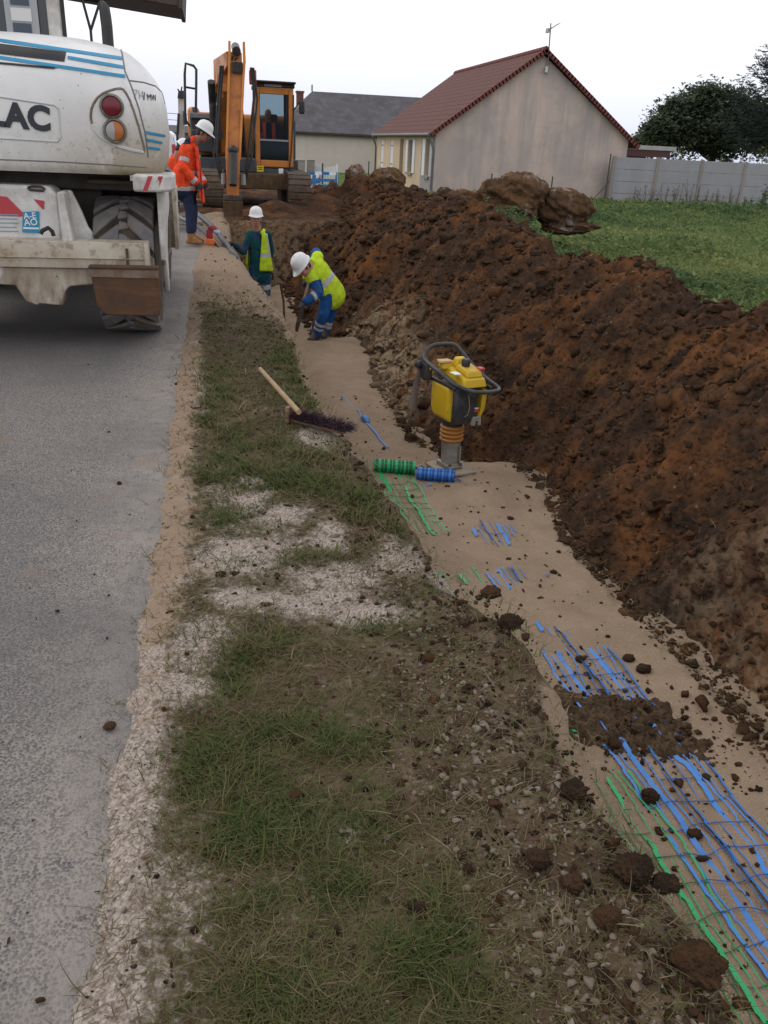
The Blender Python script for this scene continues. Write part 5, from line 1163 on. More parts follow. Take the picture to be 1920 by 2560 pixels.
# worker on the verge: orange jacket, looking down into the trench
b = at(427, 527, .02); bx_, by_ = b[0]-.03, b[1]
O = V3(bx_, by_, .02)
J = dict(head=O+V3(.185, .02, 1.62), hf=V3(.86, -.18, -.45), hu=V3(.42, 0, .9), sL=O+V3(-.02, .21, 1.42), sR=O+V3(-.06, -.20, 1.41), hL=O+V3(-.09, .10, .90), hR=O+V3(-.11, -.10, .90),
         eL=O+V3(.02, .27, 1.13), wL=O+V3(.16, .20, .92), dL=V3(.5, -.1, -.85), pL=V3(0, -1, 0), eR=O+V3(-.13, -.30, 1.13), wR=O+V3(.05, -.27, .93), dR=V3(.75, .1, -.65), pR=V3(0, 1, 0),
         kL=O+V3(-.02, .10, .50), kR=O+V3(-.06, -.10, .49), aL=O+V3(-.05, .12, .10), aR=O+V3(-.07, -.09, .10), tL=V3(.95, .1, 0), tR=V3(.96, -.15, 0))
p1 = person('person in an orange hi-vis jacket, jeans and tan boots looking down into the trench', J, O, 'site workers in white hard hats', skin=SKIND)
def ex(mb):   # loose jacket, hanging open at the front
    mb.hexa([tuple(O+q) for q in (V3(.10, -.22, .66), V3(.17, -.10, .62), V3(.17, .20, .62), V3(.12, .24, .68), V3(.05, -.22, 1.42), V3(.10, -.10, 1.44), V3(.10, .16, 1.44), V3(.05, .22, 1.42))])
    cap_shape(mb, O+V3(-.12, 0, 1.0), O+V3(-.13, 0, .84), .235, .245, .85, (0, 1, 0)); cap_shape(mb, O+V3(-.05, -.17, 1.49), O+V3(.05, -.10, 1.55), .05, .035)
def idj(c):
    q = c-O; o = np.zeros(len(c), int)
    o[(abs(q[:, 2]-.84+.10*q[:, 0]*-1.0) < .030) & (q[:, 0] < .09)] = 1
    o[(abs(q[:, 2]-1.06) < .028) & (q[:, 0] > -.02) & (q[:, 0] < .09) & (q[:, 1] > -.245)] = 1
    o[segband(c, J['sR'], J['eR'], .62, .06, .12) & (q[:, 1] < -.2)] = 1; o[segband(c, J['eR'], J['wR'], .86, .055, .10)] = 1; o[segband(c, J['eL'], J['wL'], .86, .055, .10)] = 1
    o[(q[:, 2] > 1.46) & (q[:, 0] < -.0)] = 2; o[(q[:, 2] < .80) & (q[:, 0] < .07)] = 2
    o[(q[:, 0] > .115) & (q[:, 0] < .14) & (q[:, 1] < -.08)] = 3
    return o
jacket(p1, J, ORJ, .10, extra=ex, idx=idj, loose=1.08, mats=[ORJ, REFL, NAVY, cloth('red_lining', (.42, .012, .016))], sleeve=.96)
trousers(p1, J, DENIM, r=1.05, cuff=.10); boots(p1, J, TAN, .22); gloves(p1, J)

# crouching worker half hidden behind the white digger
O = V3(aty(383, 330, 16.8)[0]-.12, 16.8, -.05)
J = dict(head=O+V3(.20, -.06, 1.42), hf=V3(.75, .1, -.65), hu=V3(.65, 0, .75), sL=O+V3(.06, .18, 1.20), sR=O+V3(.02, -.20, 1.19), hL=O+V3(-.22, .10, .80), hR=O+V3(-.24, -.10, .80),
         eL=O+V3(.18, .24, .94), wL=O+V3(.36, .14, .78), dL=V3(.7, -.2, -.6), pL=V3(0, -1, 0), eR=O+V3(.12, -.28, .92), wR=O+V3(.30, -.18, .74), dR=V3(.8, .1, -.5), pR=V3(0, 1, 0),
         kL=O+V3(.04, .14, .46), kR=O+V3(.0, -.12, .46), aL=O+V3(-.12, .12, .08), aR=O+V3(-.14, -.12, .08), tL=V3(1, .1, 0), tR=V3(1, -.1, 0))
p2 = person('stooping person in an orange and blue jacket, half hidden behind the white digger', J, O, 'site workers in white hard hats')
OB = cloth('blue_hi_vis', (.03, .09, .24))
def idp(c):
    q = c-O; o = np.zeros(len(c), int); ch = (J['sL']+J['sR'])/2; pel = (J['hL']+J['hR'])/2; t = ((c-ch)@nrm(pel-ch))/np.linalg.norm(pel-ch)
    o[(t > .28) & (t < .75)] = 2; o[abs(t-.28) < .05] = 1; return o
jacket(p2, J, ORJ, .12, idx=idp, mats=[ORJ, REFL, OB]); trousers(p2, J, cloth('dark_green_cloth', (.012, .05, .04))); boots(p2, J, BOOT); gloves(p2, J)

# worker standing in the trench, turned towards the camera
hd = aty(553, 475, 14.6); fl = float(sand_z(np.array([hd[0]]), np.array([14.6]))[0]); O = V3(hd[0]+.03, 14.6, max(fl, hd[2]-1.70))
h_ = hd[2]-O[2]
J = dict(head=V3(hd[0], 14.54, hd[2]+.025), hf=V3(-.02, -.98, .02), hu=V3(0, .02, 1), sR=O+V3(-.135, -.03, h_-.245), sL=O+V3(.155, .05, h_-.245), hR=O+V3(-.07, -.02, h_-.76), hL=O+V3(.11, .04, h_-.76),
         eR=O+V3(-.25, -.10, h_-.50), wR=O+V3(-.38, -.22, h_-.38), dR=V3(-.7, -.4, .35), pR=V3(.2, -.4, -.9), eL=O+V3(.22, .14, h_-.50), wL=O+V3(.17, .20, h_-.72), dL=V3(-.4, .3, -.8), pL=V3(-1, 0, 0),
         kR=O+V3(-.06, -.06, .50), kL=O+V3(.12, -.02, .50), aR=O+V3(-.05, 0, .10), aL=O+V3(.14, .06, .10), tR=V3(-.2, -1, 0), tL=V3(.3, -1, 0))
p3 = person('person in an open yellow vest over a dark teal jacket standing waist-deep in the trench', J, O, 'site workers in white hard hats', hair=GHAIR)
SHIRT = cloth('print_shirt', (.03, .06, .12))
def id3(c):
    q = c-O; o = np.zeros(len(c), int); o[(q[:, 2] > h_-.30) & (q[:, 2] < h_-.17) & (abs(q[:, 0]+.045) < .05) & (q[:, 1] < -.08)] = 1; o[(abs(q[:, 2]-(h_-.42)) < .05) & (q[:, 0] < -.13)] = 1; return np.where(o == 1, 1, 0)
jacket(p3, J, TEAL, .12, loose=.88, mats=[TEAL, SHIRT], idx=id3)
def vest3(mb):
    ch = (J['sL']+J['sR'])/2
    for (x0, x1) in ((.02, .235),):
        mb.hexa([tuple(O+q) for q in (V3(.0, -.175, h_-.80), V3(.24, -.12, h_-.80), V3(.24, .16, h_-.80), V3(.0, .18, h_-.80), V3(.06, -.155, h_-.22), V3(.15, -.10, h_-.20), V3(.15, .10, h_-.20), V3(.04, .12, h_-.20))])
    mb.hexa([tuple(O+q) for q in (V3(-.21, -.08, h_-.72), V3(-.185, -.12, h_-.72), V3(-.18, .16, h_-.72), V3(-.21, .14, h_-.72), V3(-.19, -.05, h_-.30), V3(-.16, -.10, h_-.26), V3(-.15, .1, h_-.26), V3(-.19, .08, h_-.30))])
    mb.hexa([tuple(O+q) for q in (V3(-.20, .12, h_-.78), V3(.22, .15, h_-.78), V3(.22, .18, h_-.78), V3(-.20, .16, h_-.78), V3(-.15, .09, h_-.20), V3(.16, .11, h_-.20), V3(.16, .14, h_-.20), V3(-.15, .12, h_-.20))])
    cap_shape(mb, O+V3(.06, -.10, h_-.19), O+V3(.10, .08, h_-.17), .035, .035)
def idv(c):
    q = c-O; o = np.zeros(len(c), int); o[abs(q[:, 2]-(h_-.54)) < .032] = 1; o[(abs(q[:, 0]-.155+(q[:, 2]-h_+.3)*.1) < .018) & (q[:, 2] > h_-.5) & (q[:, 1] < 0)] = 1; return o
blob('hi_vis_vest', vest3, [YELV, REFL], p3, .013, 6, idv)
trousers(p3, J, BLUET, ((-.18, .07), (.25, .06))); boots(p3, J, BOOT); gloves(p3, J)

# worker bending over with a shovel
ft = aty(694, 738, 11.3); O = V3(ft[0], 11.35, float(sand_z(np.array([ft[0]]), np.array([11.35]))[0]))
P = lambda px, py, dy=0.0: aty(px, py, 11.35+dy)
J = dict(head=P(655, 576, -.22), hf=V3(-.55, -.42, -.72), hu=V3(-.72, -.42, .55), sR=P(667, 592, -.14), sL=P(686, 556, .10), hR=P(709, 634, -.06), hL=P(722, 634, .14),
         eR=P(688, 634, -.24), wR=P(660, 652, -.30), dR=V3(-.62, -.15, -.6), pR=V3(.6, 0, -.7), eL=P(683, 545, .34), wL=P(662, 600, .10), dL=V3(-.3, -.7, -.6), pL=V3(.5, 0, -.8),
         kR=P(698, 682, -.16), kL=P(712, 684, .12), aR=O+V3(-.07, -.05, .09), aL=O+V3(.08, .16, .09), tR=V3(-.6, -.8, 0), tL=V3(-.3, -.95, 0))
p4 = person('person in a lime yellow jacket and blue trousers bending over with a shovel', J, O, 'site workers in white hard hats')
chh = (J['sL']+J['sR'])/2; pel = (J['hL']+J['hR'])/2
def id4(c):
    t = ((c-chh)@nrm(pel-chh))/np.linalg.norm(pel-chh); o = np.zeros(len(c), int); o[abs(t-.52) < .075] = 1
    for s in 'LR':
        d = nrm(J['w'+s]-J['e'+s]); q = (c-J['e'+s])@d; rad = np.linalg.norm((c-J['e'+s])-np.outer(q, d), axis=1)
        o[(rad < .095) & (q > -.02) & (q < .4) & (t < 1.2)] = 2 if s == 'R' else 2
        dd = nrm(J['e'+s]-J['s'+s]); qq = (c-J['s'+s])@dd; rr = np.linalg.norm((c-J['s'+s])-np.outer(qq, dd), axis=1)
        o[(rr < .11) & (qq > (.12 if s == 'R' else .02)) & (t < .55 if s == 'L' else t < 9)] = 2
    o[segband(c, J['eR'], J['wR'], .35, .045, .10)] = 1
    return o
jacket(p4, J, YELV, .02, idx=id4, mats=[YELV, REFL, BLUEC], loose=1.06)
trousers(p4, J, BLUEC, ((.42, .04), (.66, .04)), r=1.0, cuff=-.03); boots(p4, J, BOOT); gloves(p4, J)
# digger driver, seen through the windscreen
cx_ = (xL+xR_)/2-.10; O = V3(cx_, 24.35, zB+.42)
J = dict(head=V3(cx_-.02, 24.18, zB+1.22), hf=V3(-.1, -.9, -.45), hu=V3(0, -.4, .9), sL=O+V3(.20, -.04, .56), sR=O+V3(-.20, -.04, .56), hL=O+V3(.10, 0, .10), hR=O+V3(-.10, 0, .10),
         eL=O+V3(.28, -.20, .32), wL=O+V3(.24, -.42, .22), dL=V3(0, -1, -.1), pL=V3(0, 0, -1), eR=O+V3(-.28, -.20, .32), wR=O+V3(-.24, -.42, .22), dR=V3(0, -1, -.1), pR=V3(0, 0, -1),
         kL=O+V3(.13, -.45, .10), kR=O+V3(-.13, -.45, .10), aL=O+V3(.13, -.52, -.28), aR=O+V3(-.13, -.52, -.28), tL=V3(0, -1, 0), tR=V3(0, -1, 0))
p5 = person('digger driver in a dark top and orange vest sitting in the cab', J, O, hair=HAIR, skin=SKIND, hat=False)
jacket(p5, J, NAVY, .02, mats=[NAVY], idx=None)
def v5(mb):
    for s in (-1, 1): mb.hexa([tuple(O+q) for q in (V3(s*.08, -.20, .16), V3(s*.19, -.17, .16), V3(s*.19, .14, .16), V3(s*.08, .16, .16), V3(s*.07, -.16, .62), V3(s*.17, -.13, .62), V3(s*.17, .09, .62), V3(s*.07, .1, .62))])
    mb.hexa([tuple(O+q) for q in (V3(-.18, .12, .16), V3(.18, .12, .16), V3(.18, .17, .16), V3(-.18, .17, .16), V3(-.15, .06, .62), V3(.15, .06, .62), V3(.15, .11, .62), V3(-.15, .11, .62))])
blob('hi_vis_vest', v5, [cloth('coral_hi_vis', (.80, .13, .07))], p5, .014, 5); trousers(p5, J, DENIM); boots(p5, J, BOOT)

# ------------------------------------------------------------------ tools and small things
WOOD = mat('pale_wood', (.36, .25, .14), (.28, .18, .10), 10, .7, bump=.1, bscale=40)
def frame_from(o): return world_loc(o)
a = aty(668, 606, 11.15); b2 = aty(645, 690, 11.00); sh = thing('shovel', 'long-handled shovel gripped by the bending worker in blue trousers', 'shovel', tuple(b2))
MB().tube([a+(a-b2)*.12, b2+(a-b2)*.30], .017, 10).build('handle', mat('grey_wood', (.26, .21, .16), (.2, .15, .11), 10, .8), sh)
d = nrm(b2-a); mb = MB(); mb.tube([b2-d*.26, b2-d*.12], [.022, .02], 10); A = axes(d, (.35, 1, 0))
n_ = 9; vs = []
for i, (t, w) in enumerate(((-.14, .05), (-.10, .10), (.02, .11), (.10, .085), (.16, .02))):
    for j in range(n_): u = (j/(n_-1)-.5)*2; vs.append(b2+d*t+A[0]*w*u+A[1]*(.03*(1-u*u)))
m_ = len(vs); vs2 = vs+[v+A[1]*.004 for v in vs]; fs = []
for i in range(4):
    for j in range(n_-1): k = i*n_+j; fs += [(k, k+1, k+n_+1, k+n_), (m_+k, m_+k+n_, m_+k+n_+1, m_+k+1)]
mb.add(vs2, fs); mb.build('blade', DARKSTEEL, sh)
p = aty(686, 775, 11.6); q0 = aty(688, 610, 12.3); q1 = aty(699, 775, 12.3)
q0 = aty(605, 610, 12.6); q1 = aty(617, 690, 12.6)
tag(MB().tube([q0, (q0+q1)/2+V3(.01, 0, 0), q1+V3(0, 0, -.5)], .016, 8).build('iron_bar', DARKSTEEL), 'thin dark iron bar standing upright in the trench beside the worker', 'bar')
# broom lying on the verge
bs = thing('broom', 'wooden-handled broom with dark purple bristles lying on the verge beside the trench', 'broom', tuple(at(640, 910, .05)))
h0 = at(562, 797, .10); h1 = at(640, 884, .14)
MB().tube([h0, h1+(h1-h0)*.06], [.0145, .016], 12).build('handle', WOOD, bs)
B0 = at(622, 905, .05); B1 = at(712, 926, .05); B0[2] = float(verge_top(B0[0:1], B0[1:2])[0]); B1[2] = float(verge_top(B1[0:1], B1[1:2])[0]); ux = nrm(B1-B0); 
hdv = nrm((h1-h0)*V3(1, 1, 0)); fwd = nrm(V3(-ux[1], ux[0], 0))
mb = MB(); ctr = B0+ux*.17; mb.obox(B0+ux*.012+V3(0, 0, .055), (.03, .055, .10), [ux, fwd, (0, 0, 1)]); mb.obox(B0+ux*.20+V3(0, 0, .025)+fwd*.02, (.40, .05, .03), [ux, fwd, (0, 0, 1)]); mb.build('head', mat('broom_wood', (.25, .15, .09), (.18, .10, .06), 12, .8), bs, bevel=.006)
nb = 2600; s0 = rng.random(nb)*.40; base_ = B0[None]+ux[None]*s0[:, None]+V3(0, 0, .03)[None]+fwd[None]*(.05*rng.random(nb)-.01)[:, None]
dr = V3(0, 0, 1)[None]*(.30+.25*rng.random(nb))[:, None]+ux[None]*(.55+.35*rng.normal(size=nb))[:, None]-fwd[None]*(.10+.35*rng.normal(size=nb))[:, None]; dr /= np.linalg.norm(dr, axis=1)[:, None]
L = .07+.045*rng.random(nb); sd = np.cross(dr, rng.normal(size=(nb, 3))); sd /= np.linalg.norm(sd, axis=1)[:, None]; tipz = V3(0, 0, -.02)
V = np.stack([base_-sd*.0016, base_+sd*.0016, base_+dr*(L*.6)[:, None]+sd*.0014, base_+dr*(L*.6)[:, None]-sd*.0014, base_+dr*L[:, None]+tipz+sd*.0006, base_+dr*L[:, None]+tipz-sd*.0006], 1).reshape(-1, 3)
bb = (np.arange(nb)*6)[:, None]; F = np.concatenate([bb+np.array([[0, 1, 2, 3]]), bb+np.array([[3, 2, 4, 5]])])
np_mesh('bristles', V, F, mat('purple_bristle', (.060, .028, .042), (.035, .02, .026), 30, .6), bs)
# black pipes running over the verge down into the trench
PIPE = mat('black_pipe', (.022, .024, .032), (.04, .04, .045), 8, .4); PIPEB = plain('pipe_stripe', (.10, .15, .30), .5)
def pipe(pts, r, label, stripe=True):
    pts = [np.array(p) for p in pts]; P = []
    for i in range(len(pts)-1):      # Catmull-Rom
        p0, p1, p2, p3 = pts[max(i-1, 0)], pts[i], pts[i+1], pts[min(i+2, len(pts)-1)]
        for t in np.linspace(0, 1, 8)[:(-1 if i < len(pts)-2 else None)]: P.append(.5*((2*p1)+(-p0+p2)*t+(2*p0-5*p1+4*p2-p3)*t*t+(-p0+3*p1-3*p2+p3)*t**3))
    rt = thing('pipe', label, 'pipe', tuple(P[0]), 'black pipes laid beside the trench')
    MB().tube(P, r, 12).build('pipe_wall', PIPE, rt, smooth=60)
    if stripe: MB().tube([p+V3(-.3*r, -.75*r, .62*r) for p in P], r*.12, 6).build('stripe', PIPEB, rt)
pipe([V3(-1.0, 20.5, .20), aty(395, 435, 18.5), aty(428, 463, 16.8), aty(465, 497, 15.2), aty(497, 540, 13.6), aty(517, 574, 12.9), V3(.55, 12.4, -1.1)], .045, 'thick black pipe curving over the verge into the trench, nearest the worker in the trench')
pipe([V3(-1.1, 20.8, .12), aty(390, 470, 17.5), aty(430, 492, 15.6), aty(463, 522, 14.5), aty(482, 542, 13.7), aty(510, 566, 13.1), V3(.42, 12.6, -.9)], .032, 'thinner black pipe lying below the thick curved one on the verge')
pipe([V3(-1.15, 21.2, .30), aty(397, 425, 18.8), aty(417, 447, 17.6), V3(-.15, 16.6, .04), V3(.1, 15.2, .03)], .026, 'thin black pipe behind the legs of the worker in the orange jacket', False)
# red measuring tool on the ground by the pipes
c = aty(455, 532, 14.3); c[2] = float(verge_top(c[0:1], c[1:2])[0])
rt = thing('laser_level', 'small red and orange site tool standing on the verge by the black pipes', 'site tool', tuple(c))
mb = MB(); mb.prism([(-.09, 0), (.07, 0), (.06, .09), (-.07, .10)], 'y', c[1]-.06, c[1]+.06); mb.v = [(v[0]+c[0], v[1], v[2]+c[2]) for v in mb.v]; mb.build('base', mat('orange_plastic', (.75, .16, .03), None, 5, .5), rt, bevel=.012)
mb = MB(); mb.obox(c+V3(-.01, .0, .16), (.10, .10, .13)); mb.ball(c+V3(.04, 0, .245), (.075, .06, .055)); mb.build('housing', mat('tool_red', (.33, .02, .03), (.2, .02, .02), 8, .5), rt, bevel=.012)
mb = MB(); mb.cyl(c+V3(.10, -.02, .2), .035, .10, axes((1, 0, -.4)), 12); mb.build('lens_cap', mat('pale_blue', (.35, .42, .55), None, 5, .4), rt)
# blue duct end sticking out of the sand
p0 = at(790, 893, -.90); zsand = lambda x, y: float(sand_z(np.array([x]), np.array([y]))[0])
p0 = V3(p0[0], p0[1], zsand(p0[0], p0[1])); far = at(740, 845, -.94); nr0 = at(838, 962, -.94)
dct = thing('blue_duct', 'pale blue duct half buried in the trench sand with its collar showing', 'duct', tuple(p0))
ln = []
for t in np.linspace(0, 1, 16): x = far[0]+(nr0[0]-far[0])*t; y = far[1]+(nr0[1]-far[1])*t; ln.append(V3(x, y, zsand(x, y)+.001+.003*math.sin(t*9)-(.012 if t < .38 else 0)))
MB().tube(ln, .012, 8).build('duct_wall', plain('duct_blue', (.10, .20, .42), .5), dct, smooth=60)
dd = nrm(nr0-far); MB().tube([p0-dd*.11+V3(0, 0, .0), p0-dd*.05+V3(0, 0, .016), p0+dd*.05+V3(0, 0, .018), p0+dd*.10+V3(0, 0, .006)], [.018, .034, .034, .016], 12).build('collar', plain('collar_blue', (.045, .16, .38), .5), dct, smooth=60)
# single clods: on the strips, the verge, the road and the grass
def clod(x, y, r, label, seed, zf_=None, m=CLOD, flat=.75, tone=.2, group=None, name='earth_clod', sub=5, amp=.22, sink=.25, cat='clod'):
    V, F = lump(sub, seed, amp, 1.6); V = V+(.10*fbm(V[:, 0]*6+V[:, 2]*5, V[:, 1]*6-V[:, 2]*5, 5, seed+40, .75)+.09*(.5-worley(V[:, 0]*5+V[:, 2]*3, V[:, 1]*5-V[:, 2]*4, seed)))[:, None]*V*2.6
    z = (sand_z if zf_ is None else zf_)(np.array([x]), np.array([y]))[0]; V = V*np.array([r, r*.9, r*flat])+np.array([x, y, z+r*flat*(1-sink*1.6)])
    o = np_mesh(name, V, F, m, None, True, {'tone': np.clip(tone+.5*fbm(V[:, 0]/r*1.5, V[:, 1]/r*1.5+V[:, 2]/r, 3, seed), 0, 1), 'sand': 0*V[:, 0]})
    return tag(o, label, cat, group)
VT = verge_top
for i, (px, py, r, lab, where) in enumerate([
    (1254, 1418, .024, 'dark round clod lying on the far end of the blue mesh', 's'), (1360, 1410, .028, 'crumbly dark clod on the bare sand right of the blue mesh', 's'), (1392, 1438, .032, 'brown clod at the corner where dirt covers the mesh', 's'),
    (1405, 1720, .035, 'mossy dark clod between the green and the blue mesh', 's'), (1525, 1680, .018, 'small rusty clod on the right edge of the blue mesh', 's'), (1500, 1805, .026, 'dark clod sitting on the blue mesh near its left edge', 's'),
    (1470, 1590, .02, 'small dark clod just below the dirt patch on the sand', 's'), (1315, 1365, .012, 'tiny clod alone on the sand beside the blue mesh', 's'),
    (1370, 1870, .045, 'big dark clod on the lip of the trench', 'v'), (1240, 1890, .026, 'rusty orange clod among the pale stones on the verge', 'v'), (1510, 2075, .055, 'largest rusty brown clod on the lower right of the verge', 'v'),
    (1440, 1895, .03, 'crumbly clod beside the big dark one on the trench lip', 'v'), (1240, 1700, .035, 'dark clod above the stones near the trench lip', 'v'), (1160, 1845, .03, 'brown clod amid straw in the middle of the verge', 'v'),
    (1310, 1995, .03, 'round rusty clod left of the largest one', 'v'), (1100, 1360, .04, 'grassy clod hanging on the trench edge near the pale sand', 'v'), (1060, 1290, .035, 'dark clod at the notch of the trench edge', 'v'),
    (237, 1566, .018, 'dark clod lying alone on the road', 'r')]):
    z = {'s': -.64, 'v': .05, 'r': .01}[where]; p = at(px, py, z)
    clod(p[0], p[1], r, lab, 300+i, {'s': None, 'v': VT, 'r': lambda x, y: 0*x+.003}[where], tone=.25 if ('rusty' in lab) else .0, group='clods of earth', flat=.62 if where != 'r' else .4)
FZ = field_z
def bigclod(px, py, Y, r, lab, seed, flat=.8, tone=.5):
    p = aty(px, py, Y); o = clod(p[0], Y, r, lab, seed, lambda x, y: 0*x+p[2], SOILC, flat, tone, 'big lumps of earth on the field edge', 'earth_lump', 5, .30, 0, 'earth lump'); return o
def _soilc(t, b, tcn, last):
    layer(t, b, math_n(t, 'MULTIPLY', attr(t, 'tone'), noise_fac(t, tcn, 2, .35, .6)), (.16, .085, .040))
    layer(t, b, math_n(t, 'MULTIPLY', noise_fac(t, tcn, 2.2, .56, .66, 6, (1, 1, .4), seed=7), .85), (.30, .25, .22)); grit_bump(t, b, tcn, 25, .9, .05, 14)
SOILC = mat('big_clod_earth', (.10, .058, .032), (.055, .036, .024), 4, .95, spec=.1, extra=_soilc)
BY = 15.5
def lumpy(px, py, Y, r, lab, seed, tone):
    p = aty(px, py, Y); V, F = lump(5, seed, .28, 1.3); V = V+(.085*fbm(V[:, 0]*5+V[:, 2]*4, V[:, 1]*5-V[:, 2]*3, 6, seed+40, .68))[:, None]*V*1.9
    V = V*np.array(r)+p; o = np_mesh('earth_lump', V, F, SOILC, None, True, {'tone': np.clip(tone+.6*fbm(V[:, 0]*2, V[:, 2]*2, 3, seed), 0, 1)}); tag(o, lab, 'earth lump', 'big lumps of earth on the field edge')
lumpy(1112, 425, BY, (.60, .55, .42), 'tall rusty lump of earth on the field, left half of the pair before the house', 501, .7)
lumpy(1212, 448, BY+.1, (.56, .5, .36), 'rounded brown lump of earth on the field, right half of the pair', 502, .45)
lumpy(1100, 468, BY-.3, (.42, .4, .25), 'pale streaked earth lump at the foot of the big pair', 503, .1)
lumpy(1225, 490, BY-.1, (.55, .4, .14), 'flat spread of pale earth under the rounded lump', 504, .1)
lumpy(960, 432, 17.5, (.30, .3, .22), 'whitish chalky lump of earth on the heap crest', 505, 0)
lumpy(1000, 437, 16.5, (.28, .3, .24), 'reddish lump of earth on the crest beside the chalky one', 506, .9)
lumpy(767, 379, 24.5, (.25, .25, .25), 'small round lump on the crest near the white gate', 507, .8)
lumpy(832, 392, 22, (.45, .4, .32), 'dark peaked lump on the crest before the house front', 508, .3)
# ------------------------------------------------------------------ buildings and background
def rendered(name, c1, c2, streak, grime=.5):
    def ex(t, b, tcn, last):
        layer(t, b, math_n(t, 'MULTIPLY', noise_fac(t, tcn, 1.0, .44, .70, 6, (2.2, 2.2, .22), seed=3), grime), streak)
        layer(t, b, math_n(t, 'MULTIPLY', noise_fac(t, tcn, .35, .45, .62, 5, seed=4), grime*.7), streak)
    return mat(name, c1, c2, 2, .9, bump=.15, bscale=40, spec=.15, extra=ex)
GABLE = rendered('weathered_render', (.57, .455, .40), (.52, .41, .36), (.29, .265, .265), .7)
CREAM = rendered('cream_render', (.60, .46, .32), (.55, .42, .29), (.36, .29, .21), .4)
def tiles(name, c1, c2, sx, sz, bump=.6):
    def ex(t, b, tcn, last):
        N = t.nodes; br = N.new('ShaderNodeTexBrick'); br.inputs['Scale'].default_value = 1; br.inputs['Brick Width'].default_value = sx; br.inputs['Row Height'].default_value = sz; br.inputs['Mortar Size'].default_value = .03
        br.inputs['Color1'].default_value = (*c1, 1); br.inputs['Color2'].default_value = (*c2, 1); br.inputs['Mortar'].default_value = (*[v*.45 for v in c1], 1)
        uv = N.new('ShaderNodeAttribute'); uv.attribute_name = 'UVMap'; t.links.new(uv.outputs['Vector'], br.inputs['Vector']); t.links.new(br.outputs['Color'], b.inputs['Base Color'])
        layer(t, b, math_n(t, 'MULTIPLY', noise_fac(t, tcn, 1.4, .45, .7, 5, seed=2), .5), tuple(v*.7 for v in c1))
        bp = N.new('ShaderNodeBump'); bp.inputs['Strength'].default_value = bump; bp.inputs['Distance'].default_value = .04; bp.invert = True; t.links.new(br.outputs['Fac'], bp.inputs['Height']); t.links.new(bp.outputs[0], b.inputs['Normal'])
    return mat(name, c1, None, 5, .85, spec=.2, extra=ex)
REDT = tiles('red_roof_tiles', (.145, .064, .052), (.122, .056, .047), .30, .36)
SLT = mat('slate_roof', (.105, .10, .11), (.075, .07, .078), 1.2, .8, bump=.2, bscale=9, spec=.2, extra=lambda t, b, tcn, l: (layer(t, b, noise_fac(t, tcn, 2.2, .52, .7, 6, (1, 1, .5), seed=3), (.135, .125, .12)), layer(t, b, noise_fac(t, tcn, 14, .6, .7, 3, seed=5), (.06, .055, .06))))
def slope_uv(o, uvs):     # first face quad gets metric uv
    me = o.data; lay = me.uv_layers.new(name='UVMap')
    for p in me.polygons:
        for li in p.loop_indices: v = me.vertices[me.loops[li].vertex_index].co; lay.data[li].uv = uvs(v)
HX0, HX1, HY0, HY1, HZ0, HE = 9.19, 17.97, 37.9, 52.3, -.35, 2.22
RX_, RZ_ = 13.62, 5.42
house = thing('house', 'low house with a red tiled roof and a stained beige gable wall', 'house', (13.5, 45, HZ0))
mb = MB(); mb.add([(HX0-.002, HY0, HZ0), (HX1, HY0, HZ0), (HX1, HY0, HE), (RX_, HY0, RZ_-.1), (HX0-.002, HY0, HE), (HX0+.3, HY0+.3, HZ0), (HX1-.3, HY0+.3, HZ0), (HX1-.3, HY0+.3, HE), (RX_, HY0+.3, RZ_-.4), (HX0+.3, HY0+.3, HE)], [(0, 1, 2, 3, 4), (9, 8, 7, 6, 5)])
mb.build('gable_wall', GABLE, house, smooth=0)
MB().add([(HX1, HY0, HZ0), (HX1, HY1, HZ0), (HX1, HY1, HE), (HX1, HY0, HE)], [(0, 1, 2, 3)]).build('side_wall', GABLE, house, smooth=0)
MB().add([(HX0, HY1, HZ0), (HX1, HY1, HZ0), (HX1, HY1, HE), (RX_, HY1, RZ_-.1), (HX0, HY1, HE)], [(0, 1, 2, 3, 4)]).build('gable_wall', GABLE, house, smooth=0)
# front wall with real openings
ops = [(50.9, 50.1, .42, 1.82, 's'), (48.1, 47.3, .42, 1.82, 's'), (45.5, 44.6, -.35, 1.9, 'd'), (43.3, 42.3, .42, 1.86, 'w'), (39.6, 38.75, .40, 1.92, 'w')]
ys = sorted({HY0+.305, HY1, *[o_[0] for o_ in ops], *[o_[1] for o_ in ops]}); mb = MB()
for i in range(len(ys)-1):
    a, b_ = ys[i], ys[i+1]; op = [o_ for o_ in ops if abs(o_[1]-a) < 1e-6 and abs(o_[0]-b_) < 1e-6]
    if not op: mb.box(HX0, HX0+.25, a, b_, HZ0, HE)
    else:
        if op[0][2] > HZ0+.01: mb.box(HX0, HX0+.25, a, b_, HZ0, op[0][2])
        mb.box(HX0, HX0+.25, a, b_, op[0][3], HE)
mb.box(HX0, HX0+.25, HY0+.008, HY0+.304, HZ0, HE); mb.build('front_wall', CREAM, house, smooth=0)
SHUT = mat('white_shutter', (.66, .66, .67), (.58, .58, .6), 4, .6); SILL = mat('grey_sill', (.22, .20, .19), None, 4, .8)
